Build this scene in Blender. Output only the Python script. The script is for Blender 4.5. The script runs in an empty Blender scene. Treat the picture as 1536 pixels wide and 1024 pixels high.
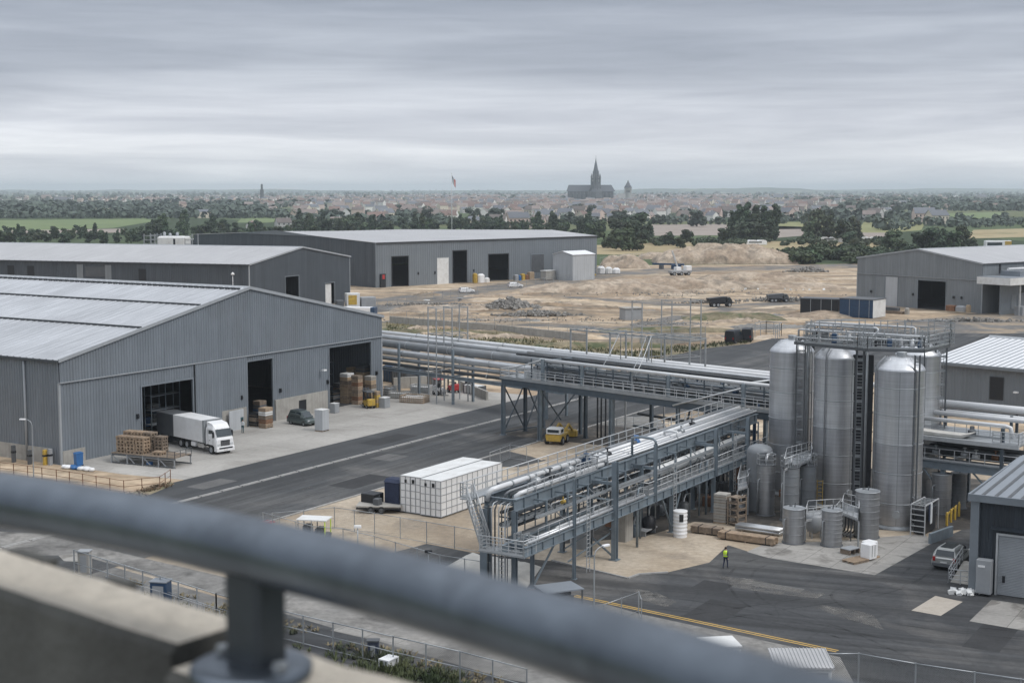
import bpy, math, random
from math import sin, cos, tan, atan, atan2, pi, hypot, sqrt
from mathutils import Vector, Matrix, noise as mnoise
R = math.radians
random.seed(11)
SC = bpy.context.scene
COL = SC.collection

# ------------------------------------------------------------------ survey: photograph rows/columns -> places on level ground
FPX, EYE = 2133.0, 30.0
PITCH = atan(227 / FPX)
AZ_ROAD = R(31.5)
UA = (sin(AZ_ROAD), cos(AZ_ROAD)); UB = (-cos(AZ_ROAD), sin(AZ_ROAD))
ROT_SITE = R(90 - 31.5)

def G(px, py, z=0.0):
    x = px - 768; v = 512 - py
    d = (x, FPX * cos(PITCH) + v * sin(PITCH), -FPX * sin(PITCH) + v * cos(PITCH))
    t = (z - EYE) / d[2]
    return d[0] * t, d[1] * t

def S(a, b):
    return a * UA[0] + b * UB[0], a * UA[1] + b * UB[1]

def azv(deg):
    return sin(R(deg)), cos(R(deg))

def rot_of(deg):            # object z rotation whose local x axis points along a compass azimuth
    return R(90 - deg)

# ------------------------------------------------------------------ mesh builder
class MB:
    def __init__(s, M=None):
        s.v = []; s.f = []; s.m = []; s.s = []; s.M = M; s.hard = set()

    def add(s, p):
        if s.M is not None: p = s.M @ Vector(p)
        s.v.append((p[0], p[1], p[2])); return len(s.v) - 1

    def face(s, pts, mi=0, sm=False):
        s.f.append([s.add(p) for p in pts]); s.m.append(mi); s.s.append(sm)

    def idx(s, ids, mi=0, sm=False):
        s.f.append(list(ids)); s.m.append(mi); s.s.append(sm)

    def box(s, x0, x1, y0, y1, z0, z1, mi=0):
        i = [s.add(p) for p in ((x0,y0,z0),(x1,y0,z0),(x1,y1,z0),(x0,y1,z0),(x0,y0,z1),(x1,y0,z1),(x1,y1,z1),(x0,y1,z1))]
        for q in ((0,3,2,1),(4,5,6,7),(0,1,5,4),(1,2,6,5),(2,3,7,6),(3,0,4,7)): s.idx([i[k] for k in q], mi)

    def bbox(s, x0, x1, y0, y1, z0, z1, c=.03, mi=0):      # box with bevelled upright and top edges
        def ring(z, k): return [(x0+c+k,y0+k,z),(x1-c-k,y0+k,z),(x1-k,y0+c+k,z),(x1-k,y1-c-k,z),(x1-c-k,y1-k,z),(x0+c+k,y1-k,z),(x0+k,y1-c-k,z),(x0+k,y0+c+k,z)]
        rs = [[s.add(p) for p in ring(z, k)] for z, k in ((z0, 0), (z1 - c, 0), (z1, c))]
        for a, b in zip(rs, rs[1:]):
            for k in range(8): s.idx([a[k], a[(k+1)%8], b[(k+1)%8], b[k]], mi)
        s.idx(rs[-1], mi); s.idx(rs[0][::-1], mi)

    def bar(s, p, q, w, h=None, mi=0, up=(0,0,1)):
        p = Vector(p); q = Vector(q); d = q - p
        if d.length < 1e-6: return
        d.normalize(); u = Vector(up)
        if abs(d.dot(u)) > .98: u = Vector((0,1,0))
        x = d.cross(u).normalized(); y = x.cross(d)
        h = w if h is None else h
        x = x * (w/2); y = y * (h/2)
        i = [s.add(c) for c in (p-x-y, p+x-y, p+x+y, p-x+y, q-x-y, q+x-y, q+x+y, q-x+y)]
        for k in ((0,3,2,1),(4,5,6,7),(0,1,5,4),(1,2,6,5),(2,3,7,6),(3,0,4,7)): s.idx([i[j] for j in k], mi)

    def ibeam(s, p, q, h, w, t=.03, mi=0, up=(0,0,1)):      # one connected I outline swept from p to q
        p = Vector(p); q = Vector(q); d = (q - p).normalized(); u = Vector(up)
        if abs(d.dot(u)) > .98: u = Vector((0,1,0))
        x = d.cross(u).normalized(); y = x.cross(d); a, b = w/2, h/2
        pr = [(-a,-b),(a,-b),(a,-b+t),(t/2,-b+t),(t/2,b-t),(a,b-t),(a,b),(-a,b),(-a,b-t),(-t/2,b-t),(-t/2,-b+t),(-a,-b+t)]
        A = [s.add(p + x*c + y*e) for c, e in pr]; B = [s.add(q + x*c + y*e) for c, e in pr]
        n = len(pr)
        for k in range(n): s.idx([A[k], A[(k+1)%n], B[(k+1)%n], B[k]], mi)
        for E_, o in ((A, 0), (B, 1)):
            for qd in ((0,1,2,11),(10,11,2,3),(9,10,3,4),(8,9,4,5),(7,8,5,6)):
                s.idx([E_[k] for k in (qd if o else qd[::-1])], mi)

    def tube(s, pts, r, n=8, mi=0, caps=True):
        pts = [Vector(p) for p in pts]; rings = []
        x = None
        for k, p in enumerate(pts):
            d = (pts[min(k+1, len(pts)-1)] - pts[max(k-1, 0)]).normalized()
            if x is None:
                u = Vector((0,0,1)) if abs(d.z) < .95 else Vector((0,1,0)); x = d.cross(u).normalized()
            else: x = (x - d * x.dot(d)).normalized()
            y = d.cross(x); rr = r[k] if isinstance(r, (list, tuple)) else r
            rings.append([s.add(p + x*(rr*cos(2*pi*j/n)) + y*(rr*sin(2*pi*j/n))) for j in range(n)])
        for a, b in zip(rings, rings[1:]):
            for j in range(n): s.idx([a[j], b[j], b[(j+1)%n], a[(j+1)%n]], mi, True)
        if caps: s.idx(rings[0], mi); s.idx(rings[-1][::-1], mi)

    def lathe(s, prof, n=24, c=(0,0), mi=0, sm=True, capb=False, capt=False, hard=False):
        rings = [[s.add((c[0]+r*cos(2*pi*j/n), c[1]+r*sin(2*pi*j/n), z)) for j in range(n)] for r, z in prof]
        for a, b in zip(rings, rings[1:]):
            for j in range(n): s.idx([a[j], a[(j+1)%n], b[(j+1)%n], b[j]], mi, sm)
        if hard:
            for a in rings: s.hard.update(frozenset((a[j], a[(j+1)%n])) for j in range(n))
        if capb: s.idx(rings[0][::-1], mi)
        if capt: s.idx(rings[-1], mi)

    def sweep(s, prof, x0, x1, mi=0, axis='y', sm=False):    # closed profile of (u,z) swept along an axis
        def P(u, z, t): return (u, t, z) if axis == 'y' else (t, u, z)
        A = [s.add(P(u, z, x0)) for u, z in prof]; B = [s.add(P(u, z, x1)) for u, z in prof]; n = len(prof)
        for k in range(n): s.idx([A[k], A[(k+1)%n], B[(k+1)%n], B[k]], mi, sm)
        s.idx(A[::-1], mi); s.idx(B, mi)

    def build(s, name, mats, parent=None, loc=None, rotz=0):
        me = bpy.data.meshes.new(name); me.from_pydata(s.v, [], s.f)
        if not isinstance(mats, (list, tuple)): mats = [mats]
        for m in mats: me.materials.append(m)
        me.polygons.foreach_set('material_index', s.m); me.polygons.foreach_set('use_smooth', s.s)
        me.update()
        if s.hard:
            at = me.attributes.new('sharp_edge', 'BOOLEAN', 'EDGE'); at.data.foreach_set('value', [frozenset(e.vertices) in s.hard for e in me.edges])
        o = bpy.data.objects.new(name, me); COL.objects.link(o)
        if parent is not None: o.parent = parent
        if loc is not None: o.location = loc if len(loc) == 3 else (loc[0], loc[1], 0)
        o.rotation_euler = (0, 0, rotz)
        return o

def tag(o, label, cat, group=None):
    o['label'] = label; o['category'] = cat
    if group: o['group'] = group
    return o

def thing(name, label, cat, loc, rotz=0, group=None):
    o = bpy.data.objects.new(name, None); COL.objects.link(o)
    o.empty_display_size = .5
    o.location = loc if len(loc) == 3 else (loc[0], loc[1], 0); o.rotation_euler = (0, 0, rotz)
    return tag(o, label, cat, group)

def structure(o, kind='structure'):
    o['kind'] = kind; return o

def copy_tree(o, parent=None):
    c = o.copy(); COL.objects.link(c)
    if parent is not None: c.parent = parent
    for ch in list(o.children): copy_tree(ch, c)
    return c

def again(o, loc, rotz, label, group=None, scale=None):
    c = copy_tree(o); c.location = loc if len(loc) == 3 else (loc[0], loc[1], 0); c.rotation_euler = (0, 0, rotz)
    c['label'] = label
    if group: c['group'] = group
    if scale: c.scale = (scale,)*3 if not isinstance(scale, tuple) else scale
    return c

# ------------------------------------------------------------------ materials
def nodes_of(name):
    m = bpy.data.materials.new(name); m.use_nodes = True
    nt = m.node_tree; return m, nt, nt.nodes, nt.links, nt.nodes['Principled BSDF']

def ramp(N, stops, interp='LINEAR'):
    r = N.new('ShaderNodeValToRGB'); r.color_ramp.interpolation = interp
    e = r.color_ramp.elements
    while len(e) < len(stops): e.new(.5)
    for k, (p, c) in enumerate(stops):
        e[k].position = p; e[k].color = (*c, 1) if len(c) == 3 else c
    return r

def noise_node(N, L, vec, scale, detail=5, rough=.55, dist=0):
    n = N.new('ShaderNodeTexNoise'); n.inputs['Scale'].default_value = scale; n.inputs['Detail'].default_value = detail
    n.inputs['Roughness'].default_value = rough; n.inputs['Distortion'].default_value = dist
    L.new(vec, n.inputs['Vector']); return n

def mapped(N, L, src, scale=(1,1,1), rot=(0,0,0)):
    m = N.new('ShaderNodeMapping'); m.inputs['Scale'].default_value = scale; m.inputs['Rotation'].default_value = rot
    L.new(src, m.inputs['Vector']); return m.outputs['Vector']

def mix(N, L, fac, a, b, mode='MIX'):
    m = N.new('ShaderNodeMix'); m.data_type = 'RGBA'; m.blend_type = mode
    for v, k in ((fac, 0), (a, 6), (b, 7)):
        if isinstance(v, (int, float)): m.inputs[k].default_value = v
        elif isinstance(v, tuple): m.inputs[k].default_value = (*v, 1)
        else: L.new(v, m.inputs[k])
    return m.outputs[2]

def mat(name, col, rough=.6, metal=0, var=.18, scale=.6, bump=0, bscale=25, streak=0, sdir=(2.2,2.2,.09), panels=0, dirt=None, dirt_amt=.5, dirt_scale=.35, rnd=0, spec=.5):
    m, nt, N, L, B = nodes_of(name)
    tc = N.new('ShaderNodeTexCoord'); oc = tc.outputs['Object']
    n = noise_node(N, L, oc, scale, 6, .6)
    lo = tuple(c*(1-var) for c in col); hi = tuple(min(1, c*(1+var)) for c in col)
    r = ramp(N, [(.3, lo), (.7, hi)]); L.new(n.outputs['Fac'], r.inputs['Fac']); out = r.outputs['Color']
    if streak:
        sn = noise_node(N, L, mapped(N, L, oc, sdir), 1.3, 5, .6)
        sr = ramp(N, [(.38, (1-streak,)*3), (.62, (1, 1, 1))]); L.new(sn.outputs['Fac'], sr.inputs['Fac'])
        out = mix(N, L, 1.0, out, sr.outputs['Color'], 'MULTIPLY')
    if panels:                                            # sheets of slightly different batches
        sp = N.new('ShaderNodeSeparateXYZ'); L.new(oc, sp.inputs[0]); ad = N.new('ShaderNodeMath'); ad.operation = 'ADD'; L.new(sp.outputs[0], ad.inputs[0]); L.new(sp.outputs[1], ad.inputs[1])
        fl = N.new('ShaderNodeMath'); fl.operation = 'FLOOR'; sc_ = N.new('ShaderNodeMath'); sc_.operation = 'MULTIPLY'; sc_.inputs[1].default_value = .8; L.new(ad.outputs[0], sc_.inputs[0]); L.new(sc_.outputs[0], fl.inputs[0])
        wn = N.new('ShaderNodeTexWhiteNoise'); wn.noise_dimensions = '1D'; L.new(fl.outputs[0], wn.inputs['W']); pr = ramp(N, [(0, (1-panels,)*3), (1, (1+panels,)*3)]); L.new(wn.outputs['Value'], pr.inputs['Fac'])
        out = mix(N, L, 1.0, out, pr.outputs['Color'], 'MULTIPLY')
    if dirt:
        dn = noise_node(N, L, oc, dirt_scale, 8, .68, .4)
        dr = ramp(N, [(.48, (0,0,0)), (.68, (dirt_amt,)*3)]); L.new(dn.outputs['Fac'], dr.inputs['Fac'])
        out = mix(N, L, dr.outputs['Color'], out, dirt)
    if rnd:
        oi = N.new('ShaderNodeObjectInfo'); mr = N.new('ShaderNodeMapRange')
        mr.inputs[3].default_value = 1-rnd; mr.inputs[4].default_value = 1+rnd; L.new(oi.outputs['Random'], mr.inputs[0])
        hs = N.new('ShaderNodeHueSaturation'); L.new(mr.outputs[0], hs.inputs['Value']); L.new(out, hs.inputs['Color']); out = hs.outputs['Color']
    L.new(out, B.inputs['Base Color']); B.inputs['Metallic'].default_value = metal; B.inputs['Roughness'].default_value = rough
    B.inputs['Specular IOR Level'].default_value = spec
    if bump:
        bn = noise_node(N, L, oc, bscale, 4, .6); bp = N.new('ShaderNodeBump'); bp.inputs['Strength'].default_value = bump
        bp.inputs['Distance'].default_value = .05; L.new(bn.outputs['Fac'], bp.inputs['Height']); L.new(bp.outputs['Normal'], B.inputs['Normal'])
    return m

M = {}
M['clad'] = mat('grey cladding', (.187,.212,.24), .5, 0, .08, .25, streak=.12, panels=.025, dirt=(.14,.146,.15), dirt_amt=.35, dirt_scale=.12)
M['clad_dark'] = mat('slate cladding', (.07,.083,.098), .55, 0, .1, .2, streak=.2, panels=.1)
M['clad_mid'] = mat('blue grey cladding', (.172,.194,.215), .5, 0, .06, .2, streak=.1, panels=.03)
M['clad_light'] = mat('light grey cladding', (.22,.24,.255), .5, 0, .08, .2, streak=.16, panels=.05)
M['clad_white'] = mat('pale sheet cladding', (.46,.48,.5), .5, 0, .06, .3, streak=.12)
M['clad_navy'] = mat('charcoal cladding', (.03,.039,.05), .5, 0, .12, .3, streak=.25, panels=.12)
M['roof'] = mat('weathered zinc roof', (.5,.515,.54), .38, .25, .1, .12, streak=.2, sdir=(.05,.9,.5),  dirt=(.33,.34,.36), dirt_amt=.6, dirt_scale=.08)
M['roof_pale'] = mat('pale roof sheet', (.45,.45,.455), .45, .1, .07, .08, streak=.12, sdir=(.06,.7,.5), dirt=(.38,.38,.39), dirt_amt=.5, dirt_scale=.06)
M['roof_white'] = mat('white roof sheet', (.76,.77,.785), .4, .05, .04, .2, dirt=(.6,.61,.63), dirt_amt=.4, dirt_scale=.15)
M['roof_blue'] = mat('blue grey roof sheet', (.24,.265,.295), .4, .2, .06, .3, dirt=(.2,.22,.24), dirt_amt=.5)
M['trim'] = mat('light trim', (.33,.35,.37), .5, 0, .08, .8)
M['trim_dark'] = mat('dark trim', (.04,.045,.05), .6, 0, .15, .8)
M['frame'] = mat('steel frame grey', (.2,.225,.25), .5, .2, .1, .8)
M['black'] = mat('black paint', (.012,.014,.018), .5, 0, .2, 2)
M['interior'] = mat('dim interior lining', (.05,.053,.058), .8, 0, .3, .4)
M['steel'] = mat('blue grey painted steel', (.195,.235,.268), .45, .15, .18, .9, dirt=(.16,.17,.17), dirt_amt=.45, dirt_scale=.8)
M['steel_dark'] = mat('dark blue steel', (.075,.1,.124), .45, .1, .2, .9, dirt=(.09,.085,.08), dirt_amt=.5, dirt_scale=.9)
M['galv'] = mat('galvanised steel', (.36,.38,.395), .42, .5, .15, 1.2)
M['galv_pale'] = mat('pale galvanised rail', (.5,.515,.525), .45, .3, .12, 1.2)
M['pipe'] = mat('clad insulated pipe', (.52,.535,.55), .33, .45, .08, .5, dirt=(.42,.42,.42), dirt_amt=.45, dirt_scale=.6)
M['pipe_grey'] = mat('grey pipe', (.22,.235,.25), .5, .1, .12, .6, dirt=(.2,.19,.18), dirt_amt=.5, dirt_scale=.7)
M['pipe_dark'] = mat('dark pipe', (.045,.05,.055), .55, 0, .2, .6)
M['pipe_white'] = mat('white pipe', (.64,.65,.66), .4, .1, .05, .5, dirt=(.55,.54,.52), dirt_amt=.4, dirt_scale=.7)
M['blue'] = mat('blue paint', (.016,.05,.11), .45, 0, .2, 1.5)
M['blue_bright'] = mat('bright blue plastic', (.03,.13,.33), .4, 0, .15, 1.5)
M['red'] = mat('red paint', (.42,.035,.035), .4, 0, .15, 2)
M['orange'] = mat('orange paint', (.62,.2,.05), .5, 0, .15, 2)
M['yellow'] = mat('yellow paint', (.5,.33,.05), .5, 0, .2, 2, dirt=(.2,.16,.09), dirt_amt=.8, dirt_scale=1.8)
M['white'] = mat('white paint', (.78,.785,.79), .35, 0, .04, 1, dirt=(.55,.54,.52), dirt_amt=.35, dirt_scale=.8)
M['offwhite'] = mat('off white panel', (.68,.685,.675), .5, 0, .06, .8, dirt=(.45,.43,.4), dirt_amt=.5, dirt_scale=.7)
M['grey'] = mat('grey panel', (.3,.315,.33), .5, 0, .1, .8, dirt=(.22,.21,.2), dirt_amt=.4)
M['grey_dark'] = mat('dark grey panel', (.085,.092,.1), .55, 0, .15, .8)
M['rubber'] = mat('tyre rubber', (.018,.018,.019), .8, 0, .3, 3)
M['glass'] = mat('dark window glass', (.03,.042,.05), .08, 0, .2, .5, spec=.8)
M['wood'] = mat('pallet timber', (.33,.245,.17), .8, 0, .3, 3, bump=.3, dirt=(.2,.15,.11), dirt_amt=.6, dirt_scale=2, rnd=.14)
M['wood_dark'] = mat('weathered timber', (.21,.165,.125), .85, 0, .3, 3, bump=.3, rnd=.14)
M['card'] = mat('cardboard', (.36,.27,.18), .85, 0, .15, 2, rnd=.15)
M['tarp'] = mat('pale tarpaulin', (.5,.485,.45), .7, 0, .15, .9, bump=.4, bscale=3)
M['concrete_wall'] = mat('concrete panel', (.38,.365,.335), .85, 0, .12, .9, bump=.15, dirt=(.24,.23,.21), dirt_amt=.55, dirt_scale=.8, streak=.15)
M['rock'] = mat('broken rubble', (.22,.21,.195), .9, 0, .35, 1.5, bump=.4, bscale=6)
M['rust'] = mat('rusty steel', (.2,.1,.055), .8, .1, .3, 2)
M['hivis'] = mat('high visibility yellow cloth', (.62,.85,.06), .6, 0, .06, 4)
M['navy'] = mat('navy work cloth', (.018,.027,.06), .8, 0, .2, 4)
M['skin'] = mat('skin', (.45,.28,.2), .6, 0, .08, 4)
M['hair'] = mat('dark hair', (.03,.022,.018), .7, 0, .2, 8)
M['shirt'] = mat('pale shirt cloth', (.55,.58,.6), .8, 0, .1, 4)
M['teal'] = mat('dark teal cloth', (.02,.07,.085), .8, 0, .15, 4)
M['car_silver'] = mat('silver car paint', (.42,.43,.42), .28, .5, .04, .8, dirt=(.3,.29,.27), dirt_amt=.3)
M['car_green'] = mat('dark green grey car paint', (.1,.125,.125), .3, .3, .05, .8)
M['chrome'] = mat('bright metal', (.6,.61,.62), .25, .9, .06, 1)
M['lamp_red'] = mat('tail lamp lens', (.35,.02,.02), .25, 0, .1, 3)
M['lamp_clear'] = mat('clear lamp lens', (.6,.62,.63), .12, .2, .05, 3)
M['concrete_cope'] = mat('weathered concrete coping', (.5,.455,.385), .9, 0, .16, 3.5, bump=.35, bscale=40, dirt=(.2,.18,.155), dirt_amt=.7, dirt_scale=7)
M['concrete_moss_shade'] = mat('algae concrete with shade tone', (.085,.085,.078), .95, 0, .3, 3, bump=.35, bscale=30, streak=.3)  # algae colour, with the shade of the upright faces put in as well
M['rail_paint'] = mat('blue grey rail paint', (.145,.168,.196), .36, .88, .28, 6, dirt=(.21,.24,.275), dirt_amt=.75, dirt_scale=8)
M['post_paint'] = mat('dark rail post paint', (.045,.053,.062), .45, .2, .2, 9)

def silo_metal(name, base, rough):
    m, nt, N, L, B = nodes_of(name)
    tc = N.new('ShaderNodeTexCoord'); oc = tc.outputs['Object']
    a = noise_node(N, L, mapped(N, L, oc, (.12,.12,7)), 1.2, 3, .6)          # horizontal brushing of the coil sheets
    b = noise_node(N, L, mapped(N, L, oc, (1.6,1.6,.12)), 1.4, 5, .6)        # vertical water marks
    sp = N.new('ShaderNodeSeparateXYZ'); L.new(oc, sp.inputs[0]); mp = N.new('ShaderNodeMapRange'); mp.inputs[2].default_value = 15; L.new(sp.outputs[2], mp.inputs[0])
    stp = ramp(N, [(0,(.86,.86,.87)), (2.3/15,(.93,.93,.94)), (5/15,(.86,.86,.87)), (7.6/15,(1.04,1.04,1.04)), (10.2/15,(.95,.95,.96)), (12.6/15,(.88,.88,.9)), (14.15/15,(1.06,1.06,1.06))], 'CONSTANT'); L.new(mp.outputs[0], stp.inputs['Fac'])   # tone steps from course to course
    r1 = ramp(N, [(.25, tuple(c*.86 for c in base)), (.75, tuple(c*1.1 for c in base))]); L.new(a.outputs['Fac'], r1.inputs['Fac'])
    r2 = ramp(N, [(.35, (.84,.84,.84)), (.65, (1,1,1))]); L.new(b.outputs['Fac'], r2.inputs['Fac'])
    c = mix(N, L, 1.0, r1.outputs['Color'], r2.outputs['Color'], 'MULTIPLY')
    c = mix(N, L, 1.0, c, stp.outputs['Color'], 'MULTIPLY')
    L.new(c, B.inputs['Base Color']); B.inputs['Metallic'].default_value = .92
    rr = N.new('ShaderNodeMapRange'); rr.inputs[3].default_value = rough-.08; rr.inputs[4].default_value = rough+.12
    L.new(a.outputs['Fac'], rr.inputs[0]); L.new(rr.outputs[0], B.inputs['Roughness'])
    bp = N.new('ShaderNodeBump'); bp.inputs['Strength'].default_value = .12; bp.inputs['Distance'].default_value = .05
    L.new(a.outputs['Fac'], bp.inputs['Height']); L.new(bp.outputs['Normal'], B.inputs['Normal'])
    return m
M['silo'] = silo_metal('brushed stainless silo sheet', (.6,.612,.63), .42)
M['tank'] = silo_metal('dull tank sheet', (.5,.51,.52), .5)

def leaf_mat(name, c1, c2):
    m, nt, N, L, B = nodes_of(name)
    tc = N.new('ShaderNodeTexCoord'); n = noise_node(N, L, tc.outputs['Object'], .35, 4, .6)
    g = N.new('ShaderNodeNewGeometry')
    r = ramp(N, [(.35, c1), (.68, c2)]); L.new(n.outputs['Fac'], r.inputs['Fac'])
    mr = N.new('ShaderNodeMapRange'); mr.inputs[3].default_value = .7; mr.inputs[4].default_value = 1.3; L.new(g.outputs['Random Per Island'], mr.inputs[0])
    oi = N.new('ShaderNodeObjectInfo'); m2 = N.new('ShaderNodeMapRange'); m2.inputs[3].default_value = .72; m2.inputs[4].default_value = 1.28; L.new(oi.outputs['Random'], m2.inputs[0])
    mm = N.new('ShaderNodeMath'); mm.operation = 'MULTIPLY'; L.new(mr.outputs[0], mm.inputs[0]); L.new(m2.outputs[0], mm.inputs[1])
    hs = N.new('ShaderNodeHueSaturation'); L.new(mm.outputs[0], hs.inputs['Value']); L.new(r.outputs['Color'], hs.inputs['Color'])
    m3 = N.new('ShaderNodeMapRange'); m3.inputs[3].default_value = .465; m3.inputs[4].default_value = .525; L.new(oi.outputs['Random'], m3.inputs[0]); L.new(m3.outputs[0], hs.inputs['Hue'])
    L.new(hs.outputs['Color'], B.inputs['Base Color']); B.inputs['Roughness'].default_value = .65
    B.inputs['Specular IOR Level'].default_value = .25
    return m
M['leaf_dark'] = leaf_mat('dark foliage', (.033,.052,.033), (.068,.094,.055))
M['leaf_mid'] = leaf_mat('mid foliage', (.045,.068,.035), (.085,.112,.058))
M['leaf_pale'] = leaf_mat('grey green foliage', (.06,.085,.05), (.105,.13,.08))
M['leaf_far'] = leaf_mat('distant woodland', (.05,.07,.056), (.085,.105,.08))
M['bark'] = mat('bark', (.09,.075,.06), .9, 0, .25, 2)
M['weed'] = leaf_mat('weeds', (.035,.05,.022), (.09,.1,.045))
M['straw'] = leaf_mat('dry grass', (.16,.13,.075), (.28,.23,.14))

def mesh_fence_mat(name, col, gap):
    m, nt, N, L, B = nodes_of(name)
    B.inputs['Base Color'].default_value = (*col, 1); B.inputs['Metallic'].default_value = .5; B.inputs['Roughness'].default_value = .5
    tc = N.new('ShaderNodeTexCoord')
    w1 = N.new('ShaderNodeTexWave'); w2 = N.new('ShaderNodeTexWave')
    for w, rz in ((w1, R(45)), (w2, R(-45))):
        w.inputs['Scale'].default_value = 3.2; w.wave_profile = 'SIN'; w.bands_direction = 'X'
        L.new(mapped(N, L, tc.outputs['UV'], (1,1,1), (0,0,rz)), w.inputs['Vector'])
    mx = N.new('ShaderNodeMath'); mx.operation = 'MAXIMUM'; L.new(w1.outputs['Fac'], mx.inputs[0]); L.new(w2.outputs['Fac'], mx.inputs[1])
    gt = N.new('ShaderNodeMath'); gt.operation = 'GREATER_THAN'; gt.inputs[1].default_value = gap; L.new(mx.outputs[0], gt.inputs[0])
    L.new(gt.outputs[0], B.inputs['Alpha'])
    return m
M['chain'] = mesh_fence_mat('chain link mesh', (.22,.23,.235), .988)
M['chain_dark'] = mesh_fence_mat('dense welded mesh', (.17,.18,.185), .95)
# ------------------------------------------------------------------ ground surfaces
def wpos(N):
    g = N.new('ShaderNodeNewGeometry'); return g.outputs['Position']

def ground_mat(name, stops, s1=.05, s2=1.2, fine=.18, patch=None, patch_scale=.2, patch_lim=(.52,.62), rough=.9, bump=.25, stretch=None, tracks=None, joints=None, cracks=0):
    m, nt, N, L, B = nodes_of(name); P = wpos(N)
    base = P if stretch is None else mapped(N, L, mapped(N, L, P, (1,1,1), (0,0,stretch[0])), (stretch[1], stretch[2], 1))
    n1 = noise_node(N, L, base, s1, 8, .62, .3); r = ramp(N, stops); L.new(n1.outputs['Fac'], r.inputs['Fac']); out = r.outputs['Color']
    if patch:
        pn = noise_node(N, L, base, patch_scale, 7, .6, .6); pr = ramp(N, [(patch_lim[0], (0,0,0)), (patch_lim[1], (1,1,1))])
        L.new(pn.outputs['Fac'], pr.inputs['Fac']); out = mix(N, L, pr.outputs['Color'], out, patch)
    if tracks:                                            # faint wheel wear along one direction
        tn = noise_node(N, L, mapped(N, L, mapped(N, L, P, (1,1,1), (0,0,tracks[0])), (.015, .75, 1)), 1.0, 4, .6)
        tr = ramp(N, [(.4, (tracks[1],)*3), (.62, (tracks[2],)*3)]); L.new(tn.outputs['Fac'], tr.inputs['Fac'])
        out = mix(N, L, 1.0, out, tr.outputs['Color'], 'MULTIPLY')
    n2 = noise_node(N, L, P, s2, 6, .7); r2 = ramp(N, [(.3, (1-fine,)*3), (.7, (1+fine,)*3)]); L.new(n2.outputs['Fac'], r2.inputs['Fac'])
    out = mix(N, L, 1.0, out, r2.outputs['Color'], 'MULTIPLY')
    if joints:
        bt = N.new('ShaderNodeTexBrick'); bt.offset = 0; bt.inputs['Scale'].default_value = 1
        bt.inputs['Brick Width'].default_value = joints[0]; bt.inputs['Row Height'].default_value = joints[1]; bt.inputs['Mortar Size'].default_value = .035
        bt.inputs['Color1'].default_value = (1,1,1,1); bt.inputs['Color2'].default_value = (.9,.9,.9,1); bt.inputs['Mortar'].default_value = (.6,.6,.6,1)
        L.new(mapped(N, L, P, (1,1,1), (0,0,-ROT_SITE)), bt.inputs['Vector']); out = mix(N, L, 1.0, out, bt.outputs['Color'], 'MULTIPLY')
    if cracks:
        vo = N.new('ShaderNodeTexVoronoi'); vo.feature = 'DISTANCE_TO_EDGE'; vo.inputs['Scale'].default_value = .16
        dn = noise_node(N, L, P, .5, 4, .6); ad = N.new('ShaderNodeVectorMath'); ad.operation = 'ADD'
        L.new(P, ad.inputs[0]); L.new(dn.outputs['Color'], ad.inputs[1]); L.new(ad.outputs[0], vo.inputs['Vector'])
        vr = ramp(N, [(0, (cracks,)*3), (.012, (1,1,1))]); L.new(vo.outputs['Distance'], vr.inputs['Fac'])
        out = mix(N, L, 1.0, out, vr.outputs['Color'], 'MULTIPLY')
    L.new(out, B.inputs['Base Color']); B.inputs['Roughness'].default_value = rough; B.inputs['Specular IOR Level'].default_value = .3
    if bump:
        bp = N.new('ShaderNodeBump'); bp.inputs['Strength'].default_value = bump; bp.inputs['Distance'].default_value = .08
        L.new(n2.outputs['Fac'], bp.inputs['Height']); L.new(bp.outputs['Normal'], B.inputs['Normal'])
    return m

GM = {}
GM['asphalt'] = ground_mat('worn asphalt', [(.3,(.044,.047,.05)), (.5,(.06,.063,.066)), (.72,(.088,.089,.09))], .06, 2.5, .16,
                           patch=(.125,.122,.118), patch_scale=.09, patch_lim=(.5,.7), tracks=(-ROT_SITE,.74,1.22), cracks=.84, bump=.1)
GM['yard'] = ground_mat('dusty yard asphalt', [(.3,(.038,.04,.043)), (.5,(.055,.057,.06)), (.68,(.088,.088,.087))], .05, 2.2, .16,
                        patch=(.15,.143,.135), patch_scale=.075, patch_lim=(.5,.74), tracks=(R(18),.74,1.28), cracks=.85, bump=.1)
GM['lane'] = ground_mat('paler asphalt lane', [(.3,(.047,.05,.054)), (.7,(.074,.077,.08))], .07, 2.5, .12, patch=(.13,.13,.13), patch_scale=.1, patch_lim=(.58,.72), tracks=(-ROT_SITE,.88,1.1), bump=.1)
GM['concrete'] = ground_mat('concrete apron', [(.3,(.3,.287,.265)), (.5,(.38,.365,.34)), (.7,(.45,.433,.405))], .09, 2.0, .1,
                            patch=(.24,.225,.205), patch_scale=.13, patch_lim=(.56,.74), joints=(9,6.2), bump=.1)
GM['slab'] = ground_mat('concrete slab', [(.3,(.25,.24,.225)), (.7,(.38,.365,.34))], .2, 2.5, .12, patch=(.2,.19,.175), patch_scale=.4, joints=(3.1,2.6), bump=.12)
GM['dirt'] = ground_mat('tan packed dirt', [(.25,(.235,.185,.135)), (.45,(.36,.295,.22)), (.6,(.45,.385,.305)), (.78,(.54,.475,.385))], .07, 1.8, .2,
                        patch=(.27,.23,.185), patch_scale=.16, patch_lim=(.52,.66), bump=.4)
GM['site'] = ground_mat('graded earth', [(.28,(.15,.11,.075)), (.42,(.29,.215,.145)), (.54,(.43,.335,.235)), (.68,(.6,.51,.39))], .045, .35, .42,
                        patch=(.2,.165,.125), patch_scale=.08, patch_lim=(.5,.6), stretch=(R(12),.5,1.9), bump=1.0)
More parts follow.
